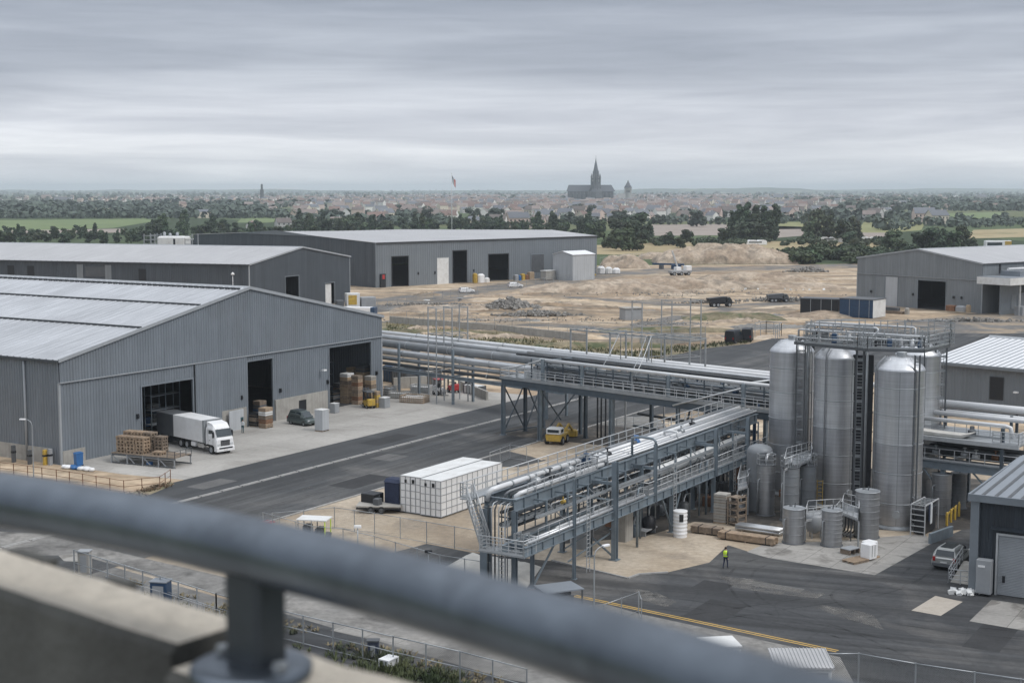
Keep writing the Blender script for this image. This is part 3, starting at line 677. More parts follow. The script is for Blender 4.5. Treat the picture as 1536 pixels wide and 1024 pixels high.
class Shed:
    """gabled shed: gable front along local x (0..W) facing -y, body running back along +y (sheared by sk)"""
    def __init__(s, name, label, loc, rotz, W, D, ez, rz, rx, wm, rm, pitch=.45, rib=.05, front=(), left=(), right=(), sk=0, ez2=None, roof_pitch=.9, rib_h=.05, over=.25, cat='warehouse', inside=True, split=None, roofparts=True):
        s.root = r = thing(name, label, cat, loc, rotz); s.W, s.D = W, D
        ez2 = ez if ez2 is None else ez2
        s.sh = sh = Matrix(((1,sk,0,0),(0,1,0,0),(0,0,1,0),(0,0,0,1)))
        def top(x): return (ez+(rz-ez)*x/rx if x <= rx else rz+(ez2-rz)*(x-rx)/(W-rx))
        s.top = top
        mb = MB(sh)
        if split:                                          # lower sheeting, ledge, upper sheeting standing proud of it
            clad(mb, W, 0, lambda x: split, pitch, rib, front); s.front = mb.build('wall', wm, r)
            mb = MB(sh @ Matrix.Translation((0,-.12,0))); clad(mb, W, split+.12, top, pitch, rib); mb.build('gable_cladding', wm, r)
            mb = MB(sh); mb.box(-.05, W+.05, -.28, .02, split, split+.11); mb.build('ledge_trim', M['trim'], r)
        else:
            clad(mb, W, 0, top, pitch, rib, front); s.front = mb.build('wall', wm, r)
        Ml = sh @ Matrix.Translation((0,D,0)) @ Matrix.Rotation(-pi/2,4,'Z'); s.Ml = Ml     # left side faces -x, its x runs from back to front
        mb = MB(Ml); clad(mb, D, 0, lambda x: ez, pitch, rib, left); mb.build('wall', wm, r)
        Mr = sh @ Matrix.Translation((W,0,0)) @ Matrix.Rotation(pi/2,4,'Z'); s.Mr = Mr
        mb = MB(Mr); clad(mb, D, 0, lambda x: ez2, pitch, rib, right); mb.build('wall', wm, r)
        mb = MB(sh @ Matrix.Translation((W,D,0)) @ Matrix.Rotation(pi,4,'Z')); clad(mb, W, 0, lambda x: top(W-x), pitch*2, rib); mb.build('wall', wm, r)
        f = -over
        mb = MB(sh); roof_sheet(mb, (-over,f,ez-.02),(-over,D+over,ez-.02),(rx,D+over,rz+.06),(rx,f,rz+.06), roof_pitch, rib_h); s.roof_left = mb.build('roof', rm, r)
        mb = MB(sh); roof_sheet(mb, (W+over,D+over,ez2-.02),(W+over,f,ez2-.02),(rx,f,rz+.06),(rx,D+over,rz+.06), roof_pitch, rib_h); s.roof_right = mb.build('roof', rm, r)
        mb = MB(sh); dz1 = (rz-ez)/rx*.4; dz2 = (rz-ez2)/(W-rx)*.4
        mb.sweep([(rx-.4,rz+.08-dz1),(rx,rz+.2),(rx+.4,rz+.08-dz2),(rx,rz+.09)], f-.02, D+over+.02); mb.build('ridge_cap', M['trim'], s.roof_left)
        mb = MB(sh)                                        # verge flashing on the front gable
        for a, b in (((-over,ez),(rx,rz+.09)),((rx,rz+.09),(W+over,ez2))):
            mb.sweep([(a[0],a[1]-.28),(b[0],b[1]-.28),(b[0],b[1]+.1),(a[0],a[1]+.1)], f-.14, f)
        mb.build('verge_trim', M['trim'], r)
        for xx, e in ((-over, ez),(W+over, ez2)):
            mb = MB(sh); sg = -1 if xx < 0 else 1
            mb.sweep([(xx,e-.06),(xx+sg*.16,e-.06),(xx+sg*.2,e-.3),(xx,e-.34)], f, D+over); mb.build('gutter', M['trim_dark'], r)
        for xx in (0, W):
            mb = MB(sh); mb.box(xx-.12, xx+.12, -.1, .12, 0, (ez if xx == 0 else ez2)-.1 if not split else split); mb.build('corner_trim', M['trim'], r)
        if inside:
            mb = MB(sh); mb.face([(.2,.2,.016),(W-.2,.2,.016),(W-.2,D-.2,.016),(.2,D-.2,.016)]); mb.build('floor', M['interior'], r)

# ---- near left warehouse with three gable doors
A0 = 105.4
near = Shed('warehouse','largest grey ribbed warehouse with a banded zinc roof and three open doors, truck before it',
            S(A0,122.6), ROT_SITE, 58.6, 64, 11.6, 17.7, 30.6, M['clad'], M['roof'], pitch=.42, rib=.06, roof_pitch=1.05, rib_h=.045,
            front=[(12.0,20.3,0,7.2),(30.1,34.9,0,8.25),(46.6,56.0,0,8.5)], ez2=12.0, split=9.0)
r = near.root
for n_, (x0,x1,z1) in enumerate(((12.0,20.3,7.2),(30.1,34.9,8.25),(46.6,56.0,8.5))):
    framed_door(r, x0, x1, 0, z1, None, M['frame'], leaf=False)
mb = MB(); clad(mb, 9.2, 0, lambda x: 8.9, .42, .05); o = mb.build('sliding_door', M['clad'], r); o.location = (20.75,-.14,.05)
mb = MB(); mb.box(20.6,20.72,-.2,-.08,0,8.95); mb.build('door_post', M['trim_dark'], r)
mb = MB(); mb.box(35.2,45.9,-.3,-.07,0,2.75); mb.box(39.8,41.3,-.33,-.3,.05,2.1,1); o = mb.build('plinth', [M['concrete_wall'],M['black']], r)
for x0, x1, z1 in ((.1,3.2,1.5),(9.0,11.7,1.9),(25.2,29.7,2.6)):
    mb = MB(); mb.box(x0,x1,-.2,-.07,0,z1); mb.build('plinth', M['concrete_wall'], r)
for x in (11.2,28.8,46.1,36.3,57.2):
    mb = MB(); mb.box(x-.16,x+.16,-.26,-.06,3.6,4.15); mb.box(x-.1,x+.1,-.36,-.26,3.75,4.0); mb.build('wall_light', M['black'], r)
mb = MB(); mb.tube([(44.6,-.1,5.6),(44.6,-.75,5.75)],.05,6); mb.box(44.3,44.9,-1.0,-.6,5.6,5.8); mb.build('flood_light', M['white'], r)
# dark walkway flashings lying on the roof slope, and the snow rail beside the ridge
for t in (.40,.72):
    x = 30.6*t; z = 11.6+6.1*t
    mb = MB(); mb.bar((x,.1,z+.12),(x,63.8,z+.12),.42,.16); mb.build('roof_flashing', M['trim_dark'], near.roof_left)
mb = MB()
for k in range(130): mb.box(29.2,29.5,.3+k*.49,.62+k*.49,17.36,17.72)
mb.build('snow_guard', M['trim_dark'], near.roof_left)
mb = MB(near.Ml); mb.box(0,62.5,-.16,-.065,0,1.7); mb.build('plinth', M['concrete_wall'], r)
mb = MB(near.Ml); mb.tube([(58.6,-.18,0),(58.6,-.18,11.2)],.14,8); mb.build('downpipe', M['trim'], r)
# steel shelving seen through the open doors
def rack(name, label, loc, rotz, L_, H_, fill, seed, group='storage racks inside the near warehouse'):
    t = thing(name, label, 'rack', loc, rotz, group); rnd = random.Random(seed)
    mb = MB()
    for x in [k*2.4 for k in range(int(L_/2.4)+1)]:
        for y in (0,1.1): mb.bar((x,y,0),(x,y,H_),.09,.09)
    mb.build('upright', M['steel'], t); mb = MB()
    for z in [1.7+k*1.75 for k in range(int(H_/1.75))]:
        mb.box(0,L_,-.03,.03,z-.05,z+.05); mb.box(0,L_,1.07,1.13,z-.05,z+.05); mb.box(0,L_,.05,1.05,z+.01,z+.05)
    mb.build('shelf', M['frame'], t)
    return t
rack('storage_rack','steel shelving inside the truck doorway of the largest warehouse', (near.root.matrix_basis @ Vector((16.6,3.2,.016))), ROT_SITE, 4.8, 6.6, .5, 1)
rack('storage_rack','tall shelving at the back of the rightmost doorway of the largest warehouse', (near.root.matrix_basis @ Vector((46.0,6.5,.016))), ROT_SITE, 9.6, 6.6, .5, 2)

# ---- long second warehouse behind it
L2, R2 = G(375,472), G(525,452)
s2 = Shed('warehouse','long dark slate warehouse with a pale roof, running behind the largest grey warehouse', L2, rot_of(25.2), 45.8, 190, 12.2, 15.5, 22.9,
          M['clad_dark'], M['roof_pale'], pitch=.5, rib=.05, sk=-.12, roof_pitch=1.6, rib_h=.03,
          front=[(15.2,21.2,0,8.3),(33.5,38.0,0,5.6)], left=[])
r = s2.root
for x0,x1,z1 in ((15.2,21.2,8.3),(33.5,38.0,5.6)): framed_door(r,x0,x1,0,z1,None,M['frame'],s2.sh,leaf=False)
mb = MB(s2.sh); mb.box(33.6,37.0,.3,.4,0,5.4); mb.build('roller_door', M['offwhite'], r)
for x, w, z0, z1, m, nm in ((190-29.5,2.0,7.6,10.6,'black','window'),(190-62,2.0,7.2,10.8,'black','window'),(190-68,2.0,7.0,10.8,'black','window'),(190-43,5.6,8.4,10.9,'grey_dark','window'),(190-43,5.6,5.5,8.0,'grey_dark','window'),(190-88,5,8.0,10.6,'grey_dark','window')):
    mb = MB(s2.Ml); mb.box(x-w/2,x+w/2,-.1,.1,z0,z1); mb.build(nm, M[m], r)
for x in (190-47.4,190-39.2,190-84,190-96):
    mb = MB(s2.Ml); mb.box(x-.9,x+.9,-.11,-.05,4,11.4); mb.build('wall_panel', M['clad_light'], r)
mb = MB(s2.Ml); mb.tube([(186.5,-1.4,4),(186.5,-1.4,9.6)],.07,6); mb.lathe([(.02,9.6),(.4,9.65),(.4,9.95),(.05,10.3)],10,(186.5,-1.4)); mb.bar((186.5,-1.4,4),(186.5,0,4),.1,.1); mb.build('vent_stack', M['white'], r)

# ---- far centre warehouse: long side towards us, gable on its left
L3, R3 = Vector((*G(565,431.5),0)), Vector((*G(895,412.5),0))
ux = (R3-L3).normalized(); uy = Vector((-ux.y,ux.x,0)); W3 = (R3-L3).length
root3 = thing('warehouse','pale roofed warehouse in the middle distance with three open doors and a white annex', 'warehouse', L3, atan2(ux.y,ux.x))
E3, RZ3 = 13.9, 16.2; ops3 = [(6.0,12.4,0,9.3),(30.8,36.6,0,10.4),(46.2,55.0,0,8.8)]
mb = MB(); clad(mb, W3, 0, lambda x: E3, .9, .05, ops3); mb.build('wall', M['clad_mid'], root3)
mb = MB(Matrix.Translation((0,110,0)) @ Matrix.Rotation(-pi/2,4,'Z')); clad(mb, 110, 0, lambda x: E3+(RZ3-E3)*(1-abs(x-55)/55), .9, .05); mb.build('wall', M['clad_dark'], root3)  # gable in a darker sheet colour, the shade of this side painted in
mb = MB(); mb.face([(W3,0,0),(W3,110,0),(W3,110,E3),(W3,24,15.4),(W3,0,E3)]); mb.face([(0,110,0),(0,110,E3),(W3,110,E3),(W3,110,0)]); mb.build('wall', M['clad_mid'], root3)
mb = MB(); roof_sheet(mb,(-.3,-.3,E3),(W3+.3,-.3,E3),(W3+.3,23,15.5),(-.3,55,RZ3),1.8,.04); rf3 = mb.build('roof', M['roof_pale'], root3)
mb = MB(); roof_sheet(mb,(W3+.3,110.3,E3),(-.3,110.3,E3),(-.3,55,RZ3),(W3+.3,23,15.5),1.8,.04); mb.build('roof', M['roof_pale'], root3)
mb = MB(); mb.sweep([(-.5,E3-.35),(-.3,E3-.35),(-.3,E3+.02),(-.5,E3+.02)],-.3,W3+.3,axis='x'); mb.build('gutter', M['trim_dark'], root3)
mb = MB(); mb.face([(-.32,30,E3+1.15),(-.32,55,RZ3+.35),(-.32,80,E3+1.15)]); mb.box(-.5,-.3,-.4,.1,0,E3); mb.build('corner_trim', M['clad_mid'], root3)
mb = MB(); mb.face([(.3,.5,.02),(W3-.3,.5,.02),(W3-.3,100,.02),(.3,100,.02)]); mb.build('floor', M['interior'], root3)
for x0,x1,_,z1 in ops3: framed_door(root3,x0,x1,0,z1,None,M['trim_dark'],leaf=False,fr=.25)
framed_door(root3,24.2,28.9,0,8.3,M['offwhite'],M['trim'],name='roller_door',fr=.2)
framed_door(root3,65.5,71.4,2.2,8.2,M['grey_dark'],M['frame'],name='roller_door',fr=.25)
for x in (16.2,23.0,39.4): 
    mb = MB(); mb.box(x,x+.4,-.3,-.06,3.4,4.2); mb.build('wall_light', M['black'], root3)
mb = MB(); mb.box(1.2,3.2,-.5,-.08,0,4.2); mb.box(1.9,2.8,-.52,-.5,2.6,3.9,1); mb.build('notice_panel', [M['black'],M['red']], root3)
# white annex
La = Vector((*G(859,421),0))
an = thing('annex_shed','small white sheet metal shed standing against the right end of the far warehouse', 'shed', La, atan2(ux.y,ux.x))
AW, AD = 10.4, 9.4
mb = MB(); clad(mb, AW, 0, lambda x: 8.6, .9, .06); mb.build('wall', M['clad_white'], an)
mb = MB(Matrix.Translation((0,AD,0)) @ Matrix.Rotation(-pi/2,4,'Z')); clad(mb, AD, 0, lambda x: 8.6+1.0*(1-abs(x-AD/2)/(AD/2)), .6, .03); mb.box(2.8,6.4,-.1,.05,0,5.5); mb.build('wall', M['clad_white'], an)
mb = MB(); mb.face([(AW,0,0),(AW,AD,0),(AW,AD,8.6),(AW,AD/2,9.6),(AW,0,8.6)]); mb.face([(0,AD,0),(0,AD,8.6),(AW,AD,8.6),(AW,AD,0)]); mb.build('wall', M['clad_white'], an)
mb = MB(); roof_sheet(mb,(-.3,-.3,8.6),(AW+.3,-.3,8.6),(AW+.3,AD/2,9.7),(-.3,AD/2,9.7),1.2,.03); roof_sheet(mb,(AW+.3,AD+.1,8.6),(-.3,AD+.1,8.6),(-.3,AD/2,9.7),(AW+.3,AD/2,9.7),1.2,.03); mb.build('roof', M['roof_white'], an)
# low pale roof farther left and the rooftop-like plant beside it
fr = Shed('warehouse','low far warehouse with a pale roof behind the long dark warehouse', G(395,412), rot_of(52), 40, 60, 11.0, 12.6, 20, M['clad_dark'], M['roof_pale'], pitch=1.2, rib=.05, roof_pitch=2, rib_h=.03, inside=False)
pl = thing('process_unit','white boxy process unit in a steel frame standing behind the long dark warehouse', 'plant', G(252,420), rot_of(98))
mb = MB(); mb.bbox(-3.6,6.2,0,6,0,14.6,.5); mb.box(2.2,2.9,-.05,.02,9.5,13.8,1); mb.build('housing', [M['offwhite'],M['black']], pl)
mb = MB()
for x in (-8.0,-5.6,-4.2,8.8):
    for y in (0,5.5): mb.bar((x,y,0),(x,y,15.4),.3,.3)
for z in (10.6,12,13.4,14.8):
    mb.bar((-8,0,z),(-4,0,z),.25,.25); mb.bar((-8,5.5,z),(-4,5.5,z),.25,.25); mb.bar((6.2,0,z),(8.8,0,z),.25,.25)
mb.build('frame', M['galv'], pl)
mb = MB(); mb.box(-9,10,-.6,6.4,7.6,8.0); mb.build('deck', M['galv'], pl)
mb = MB(); 
for x,h in ((-2,1.2),(0,.8),(2.5,1.1)): mb.lathe([(.5,14.6),(.5,14.6+h),(.2,14.8+h)],10,(x,3),capt=True)
mb.build('vent', M['trim'], pl)

# ---- right warehouse with loading canopy
L4, R4 = Vector((*G(1285,455),0)), Vector((*G(1472,470),0)); u4 = (R4-L4).normalized()
s4 = Shed('warehouse','light grey warehouse with one open door and a loading canopy, beyond the silos', L4, atan2(u4.y,u4.x), (R4-L4).length, 80, 12.2, 15.0, 19.3,
          M['clad_light'], M['roof_pale'], pitch=.5, rib=.05, front=[(19.6,28.0,0,7.2)], roof_pitch=1.8, rib_h=.03, split=8.0)
r = s4.root
framed_door(r,19.6,28.0,0,7.2,None,M['frame'],leaf=False)
framed_door(r,6.2,9.0,0,7.6,M['clad_light'],M['frame'],name='sliding_door'); framed_door(r,9.4,13.2,0,7.6,M['clad_white'],M['frame'],name='sliding_door')
for x in (4.8,30.5,32.8,18.2):
    mb = MB(); mb.box(x-.2,x+.2,-.4,-.1,3.2,3.8); mb.build('wall_light', M['black'], r)
mb = MB(s4.Mr); 
for x in (6.5,17,26): mb.box(x,x+.7,-.14,.02,9.6,12.0)
mb.build('vent', M['black'], r)
cn = thing('loading_canopy','flat white loading canopy on posts along the side of the light grey warehouse', 'canopy', R4, atan2(u4.y,u4.x)+pi/2)
mb = MB(); mb.box(-2.6,40,-9.5,-.2,7.4,9.1); mb.build('roof', M['offwhite'], cn)
mb = MB(); mb.box(-2.4,39.8,-9.3,-.2,9.1,9.2); mb.box(5,40,-7,-1.5,9.2,10.4); mb.build('roof_deck', M['roof_blue'], cn)
for x in (2.5,10.5,18.5,26.5):
    mb = MB(); mb.bar((x,-8.8,0),(x,-8.8,7.4),.3,.3); mb.build('post', M['galv_pale'], cn)
mb = MB(); mb.tube([(3,-5,10.9),(40,-5,10.9)],.35,8); mb.build('duct', M['pipe_white'], cn)
mb = MB(); mb.box(-.2,40,-5.4,-5.0,0,7.4); mb.build('wall', M['clad_mid'], cn)
for x0,x1,z0,z1,k in ((7.2,9.8,5.0,6.9,'black'),(12.4,15.2,5.0,6.9,'black'),(4.0,6.0,1.2,4.6,'clad_light'),(12,16,.2,4.4,'clad_light'),(6.8,10.2,.2,4.4,'clad_light'),(19,23,.2,4.4,'clad_light')):
    mb = MB(); mb.box(x0,x1,-5.5,-5.4,z0,z1); mb.build('window' if k == 'black' else 'dock_door', M[k], cn)
for x in (3.0,8.4):
    mb = MB(); mb.box(x-.4,x+3.4,-9.6,-7.4,0,2.1); mb.build('dock_bin', M['grey'], cn)

# ---- blue and black cabins in front of it
def cabin_row(px0, px1, name, label, m, h, dep, seam=2.5, end=None):
    a, b = Vector((*G(*px0),0)), Vector((*G(*px1),0)); u = (b-a).normalized(); W = (b-a).length
    t = thing(name, label, 'cabin', a, atan2(u.y,u.x))
    mb = MB(); clad(mb, W, .1, lambda x: h, .3, .03); mb.build('wall', m, t)
    mb = MB(); mb.face([(0,0,.1),(0,dep,.1),(0,dep,h),(0,0,h)]); mb.face([(0,dep,.1),(W,dep,.1),(W,dep,h),(0,dep,h)]); mb.build('wall', m, t)
    mb = MB(); mb.face([(W,0,.1),(W,dep,.1),(W,dep,h),(W,0,h)]); mb.build('wall', end or m, t)
    mb = MB(); mb.box(-.12,W+.12,-.12,dep+.12,h,h+.18); mb.build('roof', M['grey_dark'], t)
    mb = MB(); x = seam
    while x < W-.5: mb.box(x-.06,x+.06,-.06,-.03,.1,h-.003); x += seam
    mb.build('door_post', M['galv'], t)
    return t
cabin_row((1200,472),(1257,474),'cabin','row of black cabins left of the blue cabin, in front of the light grey warehouse', M['black'], 3.9, 5)
cabin_row((1259,475),(1309,478),'cabin','dark blue cabin with a white end wall, in front of the light grey warehouse', M['blue'], 4.3, 7, end=M['offwhite'])

# ---- white roofed building on the right, ridge parallel to its eave
L5 = Vector((*G(1395,540.4,6.5),0)); u5 = Vector((sin(R(133.8)),cos(R(133.8)),0))
r5 = thing('factory_hall','blue grey hall with a bright white seamed roof behind the silos', 'hall', L5, atan2(u5.y,u5.x))
W5 = 46
mb = MB(); clad(mb, W5, 0, lambda x: 6.4, .42, .04, [(8.9,10.7,2.0,5.0)]); mb.build('wall', M['clad_mid'], r5)
framed_door(r5,8.9,10.7,2.0,5.0,M['black'],M['trim_dark'],fr=.1,name='door')
mb = MB(); mb.face([(0,0,0),(0,38,0),(0,38,6.4),(0,19,8.3),(0,0,6.4)]); mb.face([(0,38,0),(W5,38,0),(W5,38,6.4),(0,38,6.4)]); mb.face([(W5,0,0),(W5,38,0),(W5,38,6.4),(W5,19,8.3),(W5,0,6.4)]); mb.build('wall', M['clad_mid'], r5)
mb = MB(); roof_sheet(mb,(-.4,-.5,6.5),(W5+.4,-.5,6.5),(W5+.4,19,8.4),(-.4,19,8.4),.95,.09,seam=1); rf = mb.build('roof', [M['roof_white'],M['trim']], r5)  # shadow lines of the ribs put in by colour
mb = MB(); roof_sheet(mb,(W5+.4,38.5,6.5),(-.4,38.5,6.5),(-.4,19,8.4),(W5+.4,19,8.4),1.0,.09); mb.build('roof', M['roof_white'], r5)
mb = MB(); mb.sweep([(18.6,8.4),(19,8.62),(19.4,8.4),(19,8.35)],-.4,W5+.4,axis='x'); mb.build('ridge_cap', M['trim'], rf)
mb = MB(); mb.sweep([(-.75,6.1),(-.5,6.1),(-.5,6.55),(-.75,6.5)],-.4,W5+.4,axis='x'); mb.build('gutter', M['frame'], r5)
mb = MB(); mb.tube([(12.9,-.1,3.3),(12.9,-.9,3.45)],.05,6); mb.box(12.6,13.2,-1.2,-.7,3.3,3.5); mb.build('wall_light', M['white'], r5)

# ---- dark building at the right edge with a roller door
O6 = S(107.2,25.0)
r6 = thing('workshop','charcoal ribbed workshop with a pale roller door at the edge of the yard', 'workshop', O6, rot_of(121.5))
W6, D6 = 20, 17
mb = MB(); clad(mb, W6, 0, lambda x: 7.1, .34, .04, [(1.72,7.6,0,4.55)]); mb.build('wall', M['clad_navy'], r6)
mb = MB(Matrix.Translation((0,D6,0)) @ Matrix.Rotation(-pi/2,4,'Z')); clad(mb, D6, 0, lambda x: 7.1, .34, .04); mb.build('wall', M['clad_navy'], r6)
mb = MB(); mb.face([(W6,0,0),(W6,D6,0),(W6,D6,7.1),(W6,0,7.1)]); mb.face([(0,D6,0),(W6,D6,0),(W6,D6,7.1),(0,D6,7.1)]); mb.build('wall', M['clad_navy'], r6)
mb = MB(); roof_sheet(mb,(-.3,-.35,7.35),(W6+.3,-.35,7.35),(W6+.3,D6+.3,7.6),(-.3,D6+.3,7.6),.95,.09,seam=1); mb.build('roof', [M['roof_blue'],M['grey_dark']], r6)
mb = MB(); mb.box(-.36,W6+.3,-.5,-.36,6.95,7.5); mb.box(-.5,-.36,-.5,D6+.3,6.95,7.5); mb.build('fascia_trim', M['frame'], r6)
mb = MB(); mb.box(-.3,.32,-.3,.3,0,6.95); mb.build('corner_trim', M['frame'], r6)
mb = MB()
for k in range(38): 
    z = .03+k*.119; mb.sweep([(.02,z),(-.035,z+.03),(-.035,z+.085),(.02,z+.116)],1.74,7.58,axis='x')
dr = mb.build('roller_door', M['trim'], r6)
mb = MB(); mb.box(2.1,2.3,-.09,-.03,1.0,1.5); mb.build('handle', M['black'], dr)
mb = MB(); mb.box(1.58,1.72,-.14,.1,0,4.7); mb.box(7.6,7.74,-.14,.1,0,4.7); mb.box(1.72,7.6,-.138,.1,4.55,4.7); mb.build('frame', M['galv_pale'], dr)
mb = MB(); mb.sweep([(-.35,4.95),(-.02,5.05),(-.02,5.15),(-.35,5.0)],1.2,8.0,axis='x'); mb.build('door_hood', M['clad_navy'], r6)
cb = thing('electric_cabinet','tall grey electric cabinet on legs by the roller door of the charcoal workshop', 'cabinet', S(106.5,24.05), rot_of(121.5))
mb = MB(); mb.bbox(-.55,.55,-.35,.35,.2,2.75,.04); mb.build('body', M['grey'], cb)
mb = MB(); mb.box(-.5,.5,-.375,-.353,.3,2.3); dd = mb.build('door', M['grey'], cb); mb = MB(); mb.box(-.4,.1,-.42,-.376,2.2,2.35); mb.build('handle', M['white'], dd)
for x in (-.45,.45):
    mb = MB(); mb.box(x-.06,x+.06,-.3,.3,0,.2); mb.build('leg', M['black'], cb)

# ---- parapet and rail in front of the camera
ud = Vector((1,-.816,0)).normalized(); rz = atan2(ud.y,ud.x)
P0 = Vector((-.36,1.618+1.0085*.36-.263*.36*.36,0))                       # rail axis above the visible post
pw = thing('parapet_wall','weathered concrete parapet under the blue grey handrail, right by the viewer', 'parapet', (P0.x,P0.y,0), rz)
def coping(x0, x1, y0, y1, z0, z1):
    mb = MB(); n = 40
    pr = [(y0,z0,1),(y0,z1-.012,1),(y0+.012,z1,0),(y1-.03,z1,0),(y1-.03,z1-.012,0),(y1,z1-.02,1),(y1,z0,1)]; rows = []  # last value picks the shade-toned concrete for the upright faces
    for k in range(n+1):
        x = x0+(x1-x0)*k/n; rows.append([mb.add((x, y+.004*mnoise.noise(Vector((x*9,z*7,j))), z+.004*mnoise.noise(Vector((x*7,j*3.1,1))))) for j,(y,z,_) in enumerate(pr)])
    for a, b in zip(rows, rows[1:]):
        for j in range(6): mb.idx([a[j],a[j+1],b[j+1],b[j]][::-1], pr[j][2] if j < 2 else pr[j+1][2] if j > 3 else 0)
    mb.idx(rows[0], 1); mb.idx(rows[-1][::-1], 1); return mb.build('coping', [M['concrete_cope'],M['concrete_moss_shade']], pw)
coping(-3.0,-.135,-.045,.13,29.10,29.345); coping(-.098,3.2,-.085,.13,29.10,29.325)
mb = MB(); mb.box(-.135,-.098,-.04,.1,29.10,29.3); mb.build('joint', M['black'], pw)
mb = MB(); mb.box(-.8,-.68,.1,.126,29.335,29.348); mb.box(-.51,-.45,.104,.126,29.335,29.347); mb.build('chipped_edge', M['concrete_moss_shade'], pw)
mb = MB(); mb.box(-3,3.2,-.03,.11,0,29.10); mb.build('wall', M['concrete_moss_shade'], pw)
mb = MB(); mb.box(-3,3.2,-6,-.03,27.9,28.2); mb.build('roof_deck', M['concrete_wall'], pw)
RAILC = lambda X: Vector((X, 1.618-1.0085*X-.263*X*X, 0))
hr = thing('handrail','thick blue grey tubular handrail on a stub post, blurred right by the viewer', 'handrail', (P0.x,P0.y,29.325), rz)
mb = MB(Matrix.Rotation(-rz,4,'Z') @ Matrix.Translation(-P0)); mb.tube([RAILC(-1.7+k*.09)+Vector((0,0,.175)) for k in range(31)],.0445,32); mb.build('rail', M['rail_paint'], hr)
for x in (0,):
    mb = MB(); mb.bbox(x-.036,x+.036,-.03,.03,.012,.15,.008); po = mb.build('post', M['post_paint'], hr)
    mb = MB(); mb.lathe([(.085,0.0),(.085,.012),(.078,.016),(.05,.017)],28,(x,-.01),capt=True); mb.build('base_plate', M['rail_paint'], po)
    for dx in (-.06,.06):
        mb = MB(); mb.lathe([(.011,.016),(.011,.028),(.004,.03)],6,(x+dx,-.01),sm=False,capt=True); mb.build('bolt', M['galv'], po)
# ------------------------------------------------------------------ rails, ladders
def rail_mb(mb, pts, h=1.1, sp=1.5, r=.028, mids=(.55,), toe=True):
    for p, q in zip(pts, pts[1:]):
        p = Vector(p); q = Vector(q); n = max(1, round((q-p).length/sp)); up = Vector((0,0,h))
        for k in range(n+1): a = p.lerp(q, k/n); mb.bar(a, a+up, r*1.8, r*1.8)
        mb.tube([p+up, q+up], r*1.15, 6)
        for m_ in mids: mb.tube([p+up*m_, q+up*m_], r*.9, 5)
        if toe: mb.bar(p+Vector((0,0,.08)), q+Vector((0,0,.08)), .02, .14)
    return mb

def ladder_mb(mb, base, h, d=(1,0), w=.6, step=.45, r=.035):
    b = Vector(base); s = Vector((d[0],d[1],0)).normalized()*(w/2)
    for k in (-1,1): mb.bar(b+s*k, b+s*k+Vector((0,0,h)), r*2, r*2)
    z = step
    while z < h: mb.tube([b-s+Vector((0,0,z)), b+s+Vector((0,0,z))], r*.8, 5); z += step
    return mb

# ------------------------------------------------------------------ silos
def make_silo(label, loc, rotz):
    t = thing('silo', label, 'silo', loc, rotz, 'tall stainless silos')
    r = 2.15; prof = [(r,.35)]
    for z in (2.3,5.0,7.6,10.2,12.6): prof += [(r,z-.04),(r+.02,z-.04),(r+.02,z+.04),(r,z+.04)]
    prof += [(r,14.1)]
    mb = MB(); mb.lathe(prof, 56, hard=True); mb.build('shell', M['silo'], t)
    for z in (2.3,5.0,7.6,10.2,12.6):
        mb = MB(); mb.lathe([(r+.01,z-.045),(r+.04,z-.03),(r+.04,z+.03),(r+.01,z+.045)], 56, hard=True); mb.build('seam_ring', M['galv'], t)
    mb = MB(); mb.lathe([(r+.03,14.1),(r+.04,14.16),(r-.1,14.4),(r-.45,14.75),(1.2,15.18),(.75,15.3),(.0,15.34)], 56); cone = mb.build('cone_roof', M['silo'], t)
    mb = MB(); mb.lathe([(.42,15.28),(.42,15.6),(.46,15.62),(.46,15.7),(0,15.73)], 14, (.1,-.1)); mb.build('hatch', M['galv'], cone)
    mb = MB()
    for k in range(16):
        a = 2*pi*k/16; mb.bar((cos(a)*(r-.05),sin(a)*(r-.05),14.26),(cos(a)*1.2,sin(a)*1.2,15.22),.04,.05)
    mb.build('rib', M['silo'], cone)
    mb = MB(); mb.lathe([(r+.16,0),(r+.16,.14),(r-.02,.3),(r-.02,.36)], 40); mb.build('base_ring', M['galv'], t)
    for a0, r_, m_ in ((-2.75,.06,'pipe_grey'),):
        x_, y_ = cos(a0)*(r+.16), sin(a0)*(r+.16); mb = MB(); mb.tube([(x_,y_,.3),(x_,y_,13.9),(x_*.93,y_*.93,14.6),(x_*.6,y_*.6,15.35)],r_,6)
        for z in (2.3,5,7.6,10.2,12.6): mb.bar((x_,y_,z),(x_*.92,y_*.92,z),.1,.08)
        mb.build('pipe', M[m_], t)
    mb = MB(); mb.bar((0,-r-.01,.4),(0,-r-.01,14.05),.05,.04,up=(0,1,0)); mb.build('seam_strip', M['pipe_grey'], t)
    mb = MB(); mb.lathe([(.36,1.1),(.36,1.35)],16,(0,0),capt=True); mb.v = [(x,-r-(z-1.1)*.6+.02,y+1.4) for x,y,z in mb.v]; mb.build('manway', M['galv'], t)
    return t
face = lambda a,b: atan2(S(a,b)[1], S(a,b)[0]) - pi/2 + R(90) - R(90)
sl = [(125.3,36.2,'nearest tall stainless silo, with a seam down its front'),(131.0,43.9,'tall stainless silo in the middle of the row, between two ladder towers'),
      (133.9,49.5,'tall stainless silo at the left end of the row, with its bright cone roof bare'),(137.4,38.0,'tall stainless silo half hidden behind the nearest silo')]
silo = make_silo(sl[0][2], S(*sl[0][:2]), face(*sl[0][:2]))
for k, q in enumerate(sl[1:]): again(silo, S(*q[:2]), face(*q[:2])+[.7,2.2,.35][k], q[2])

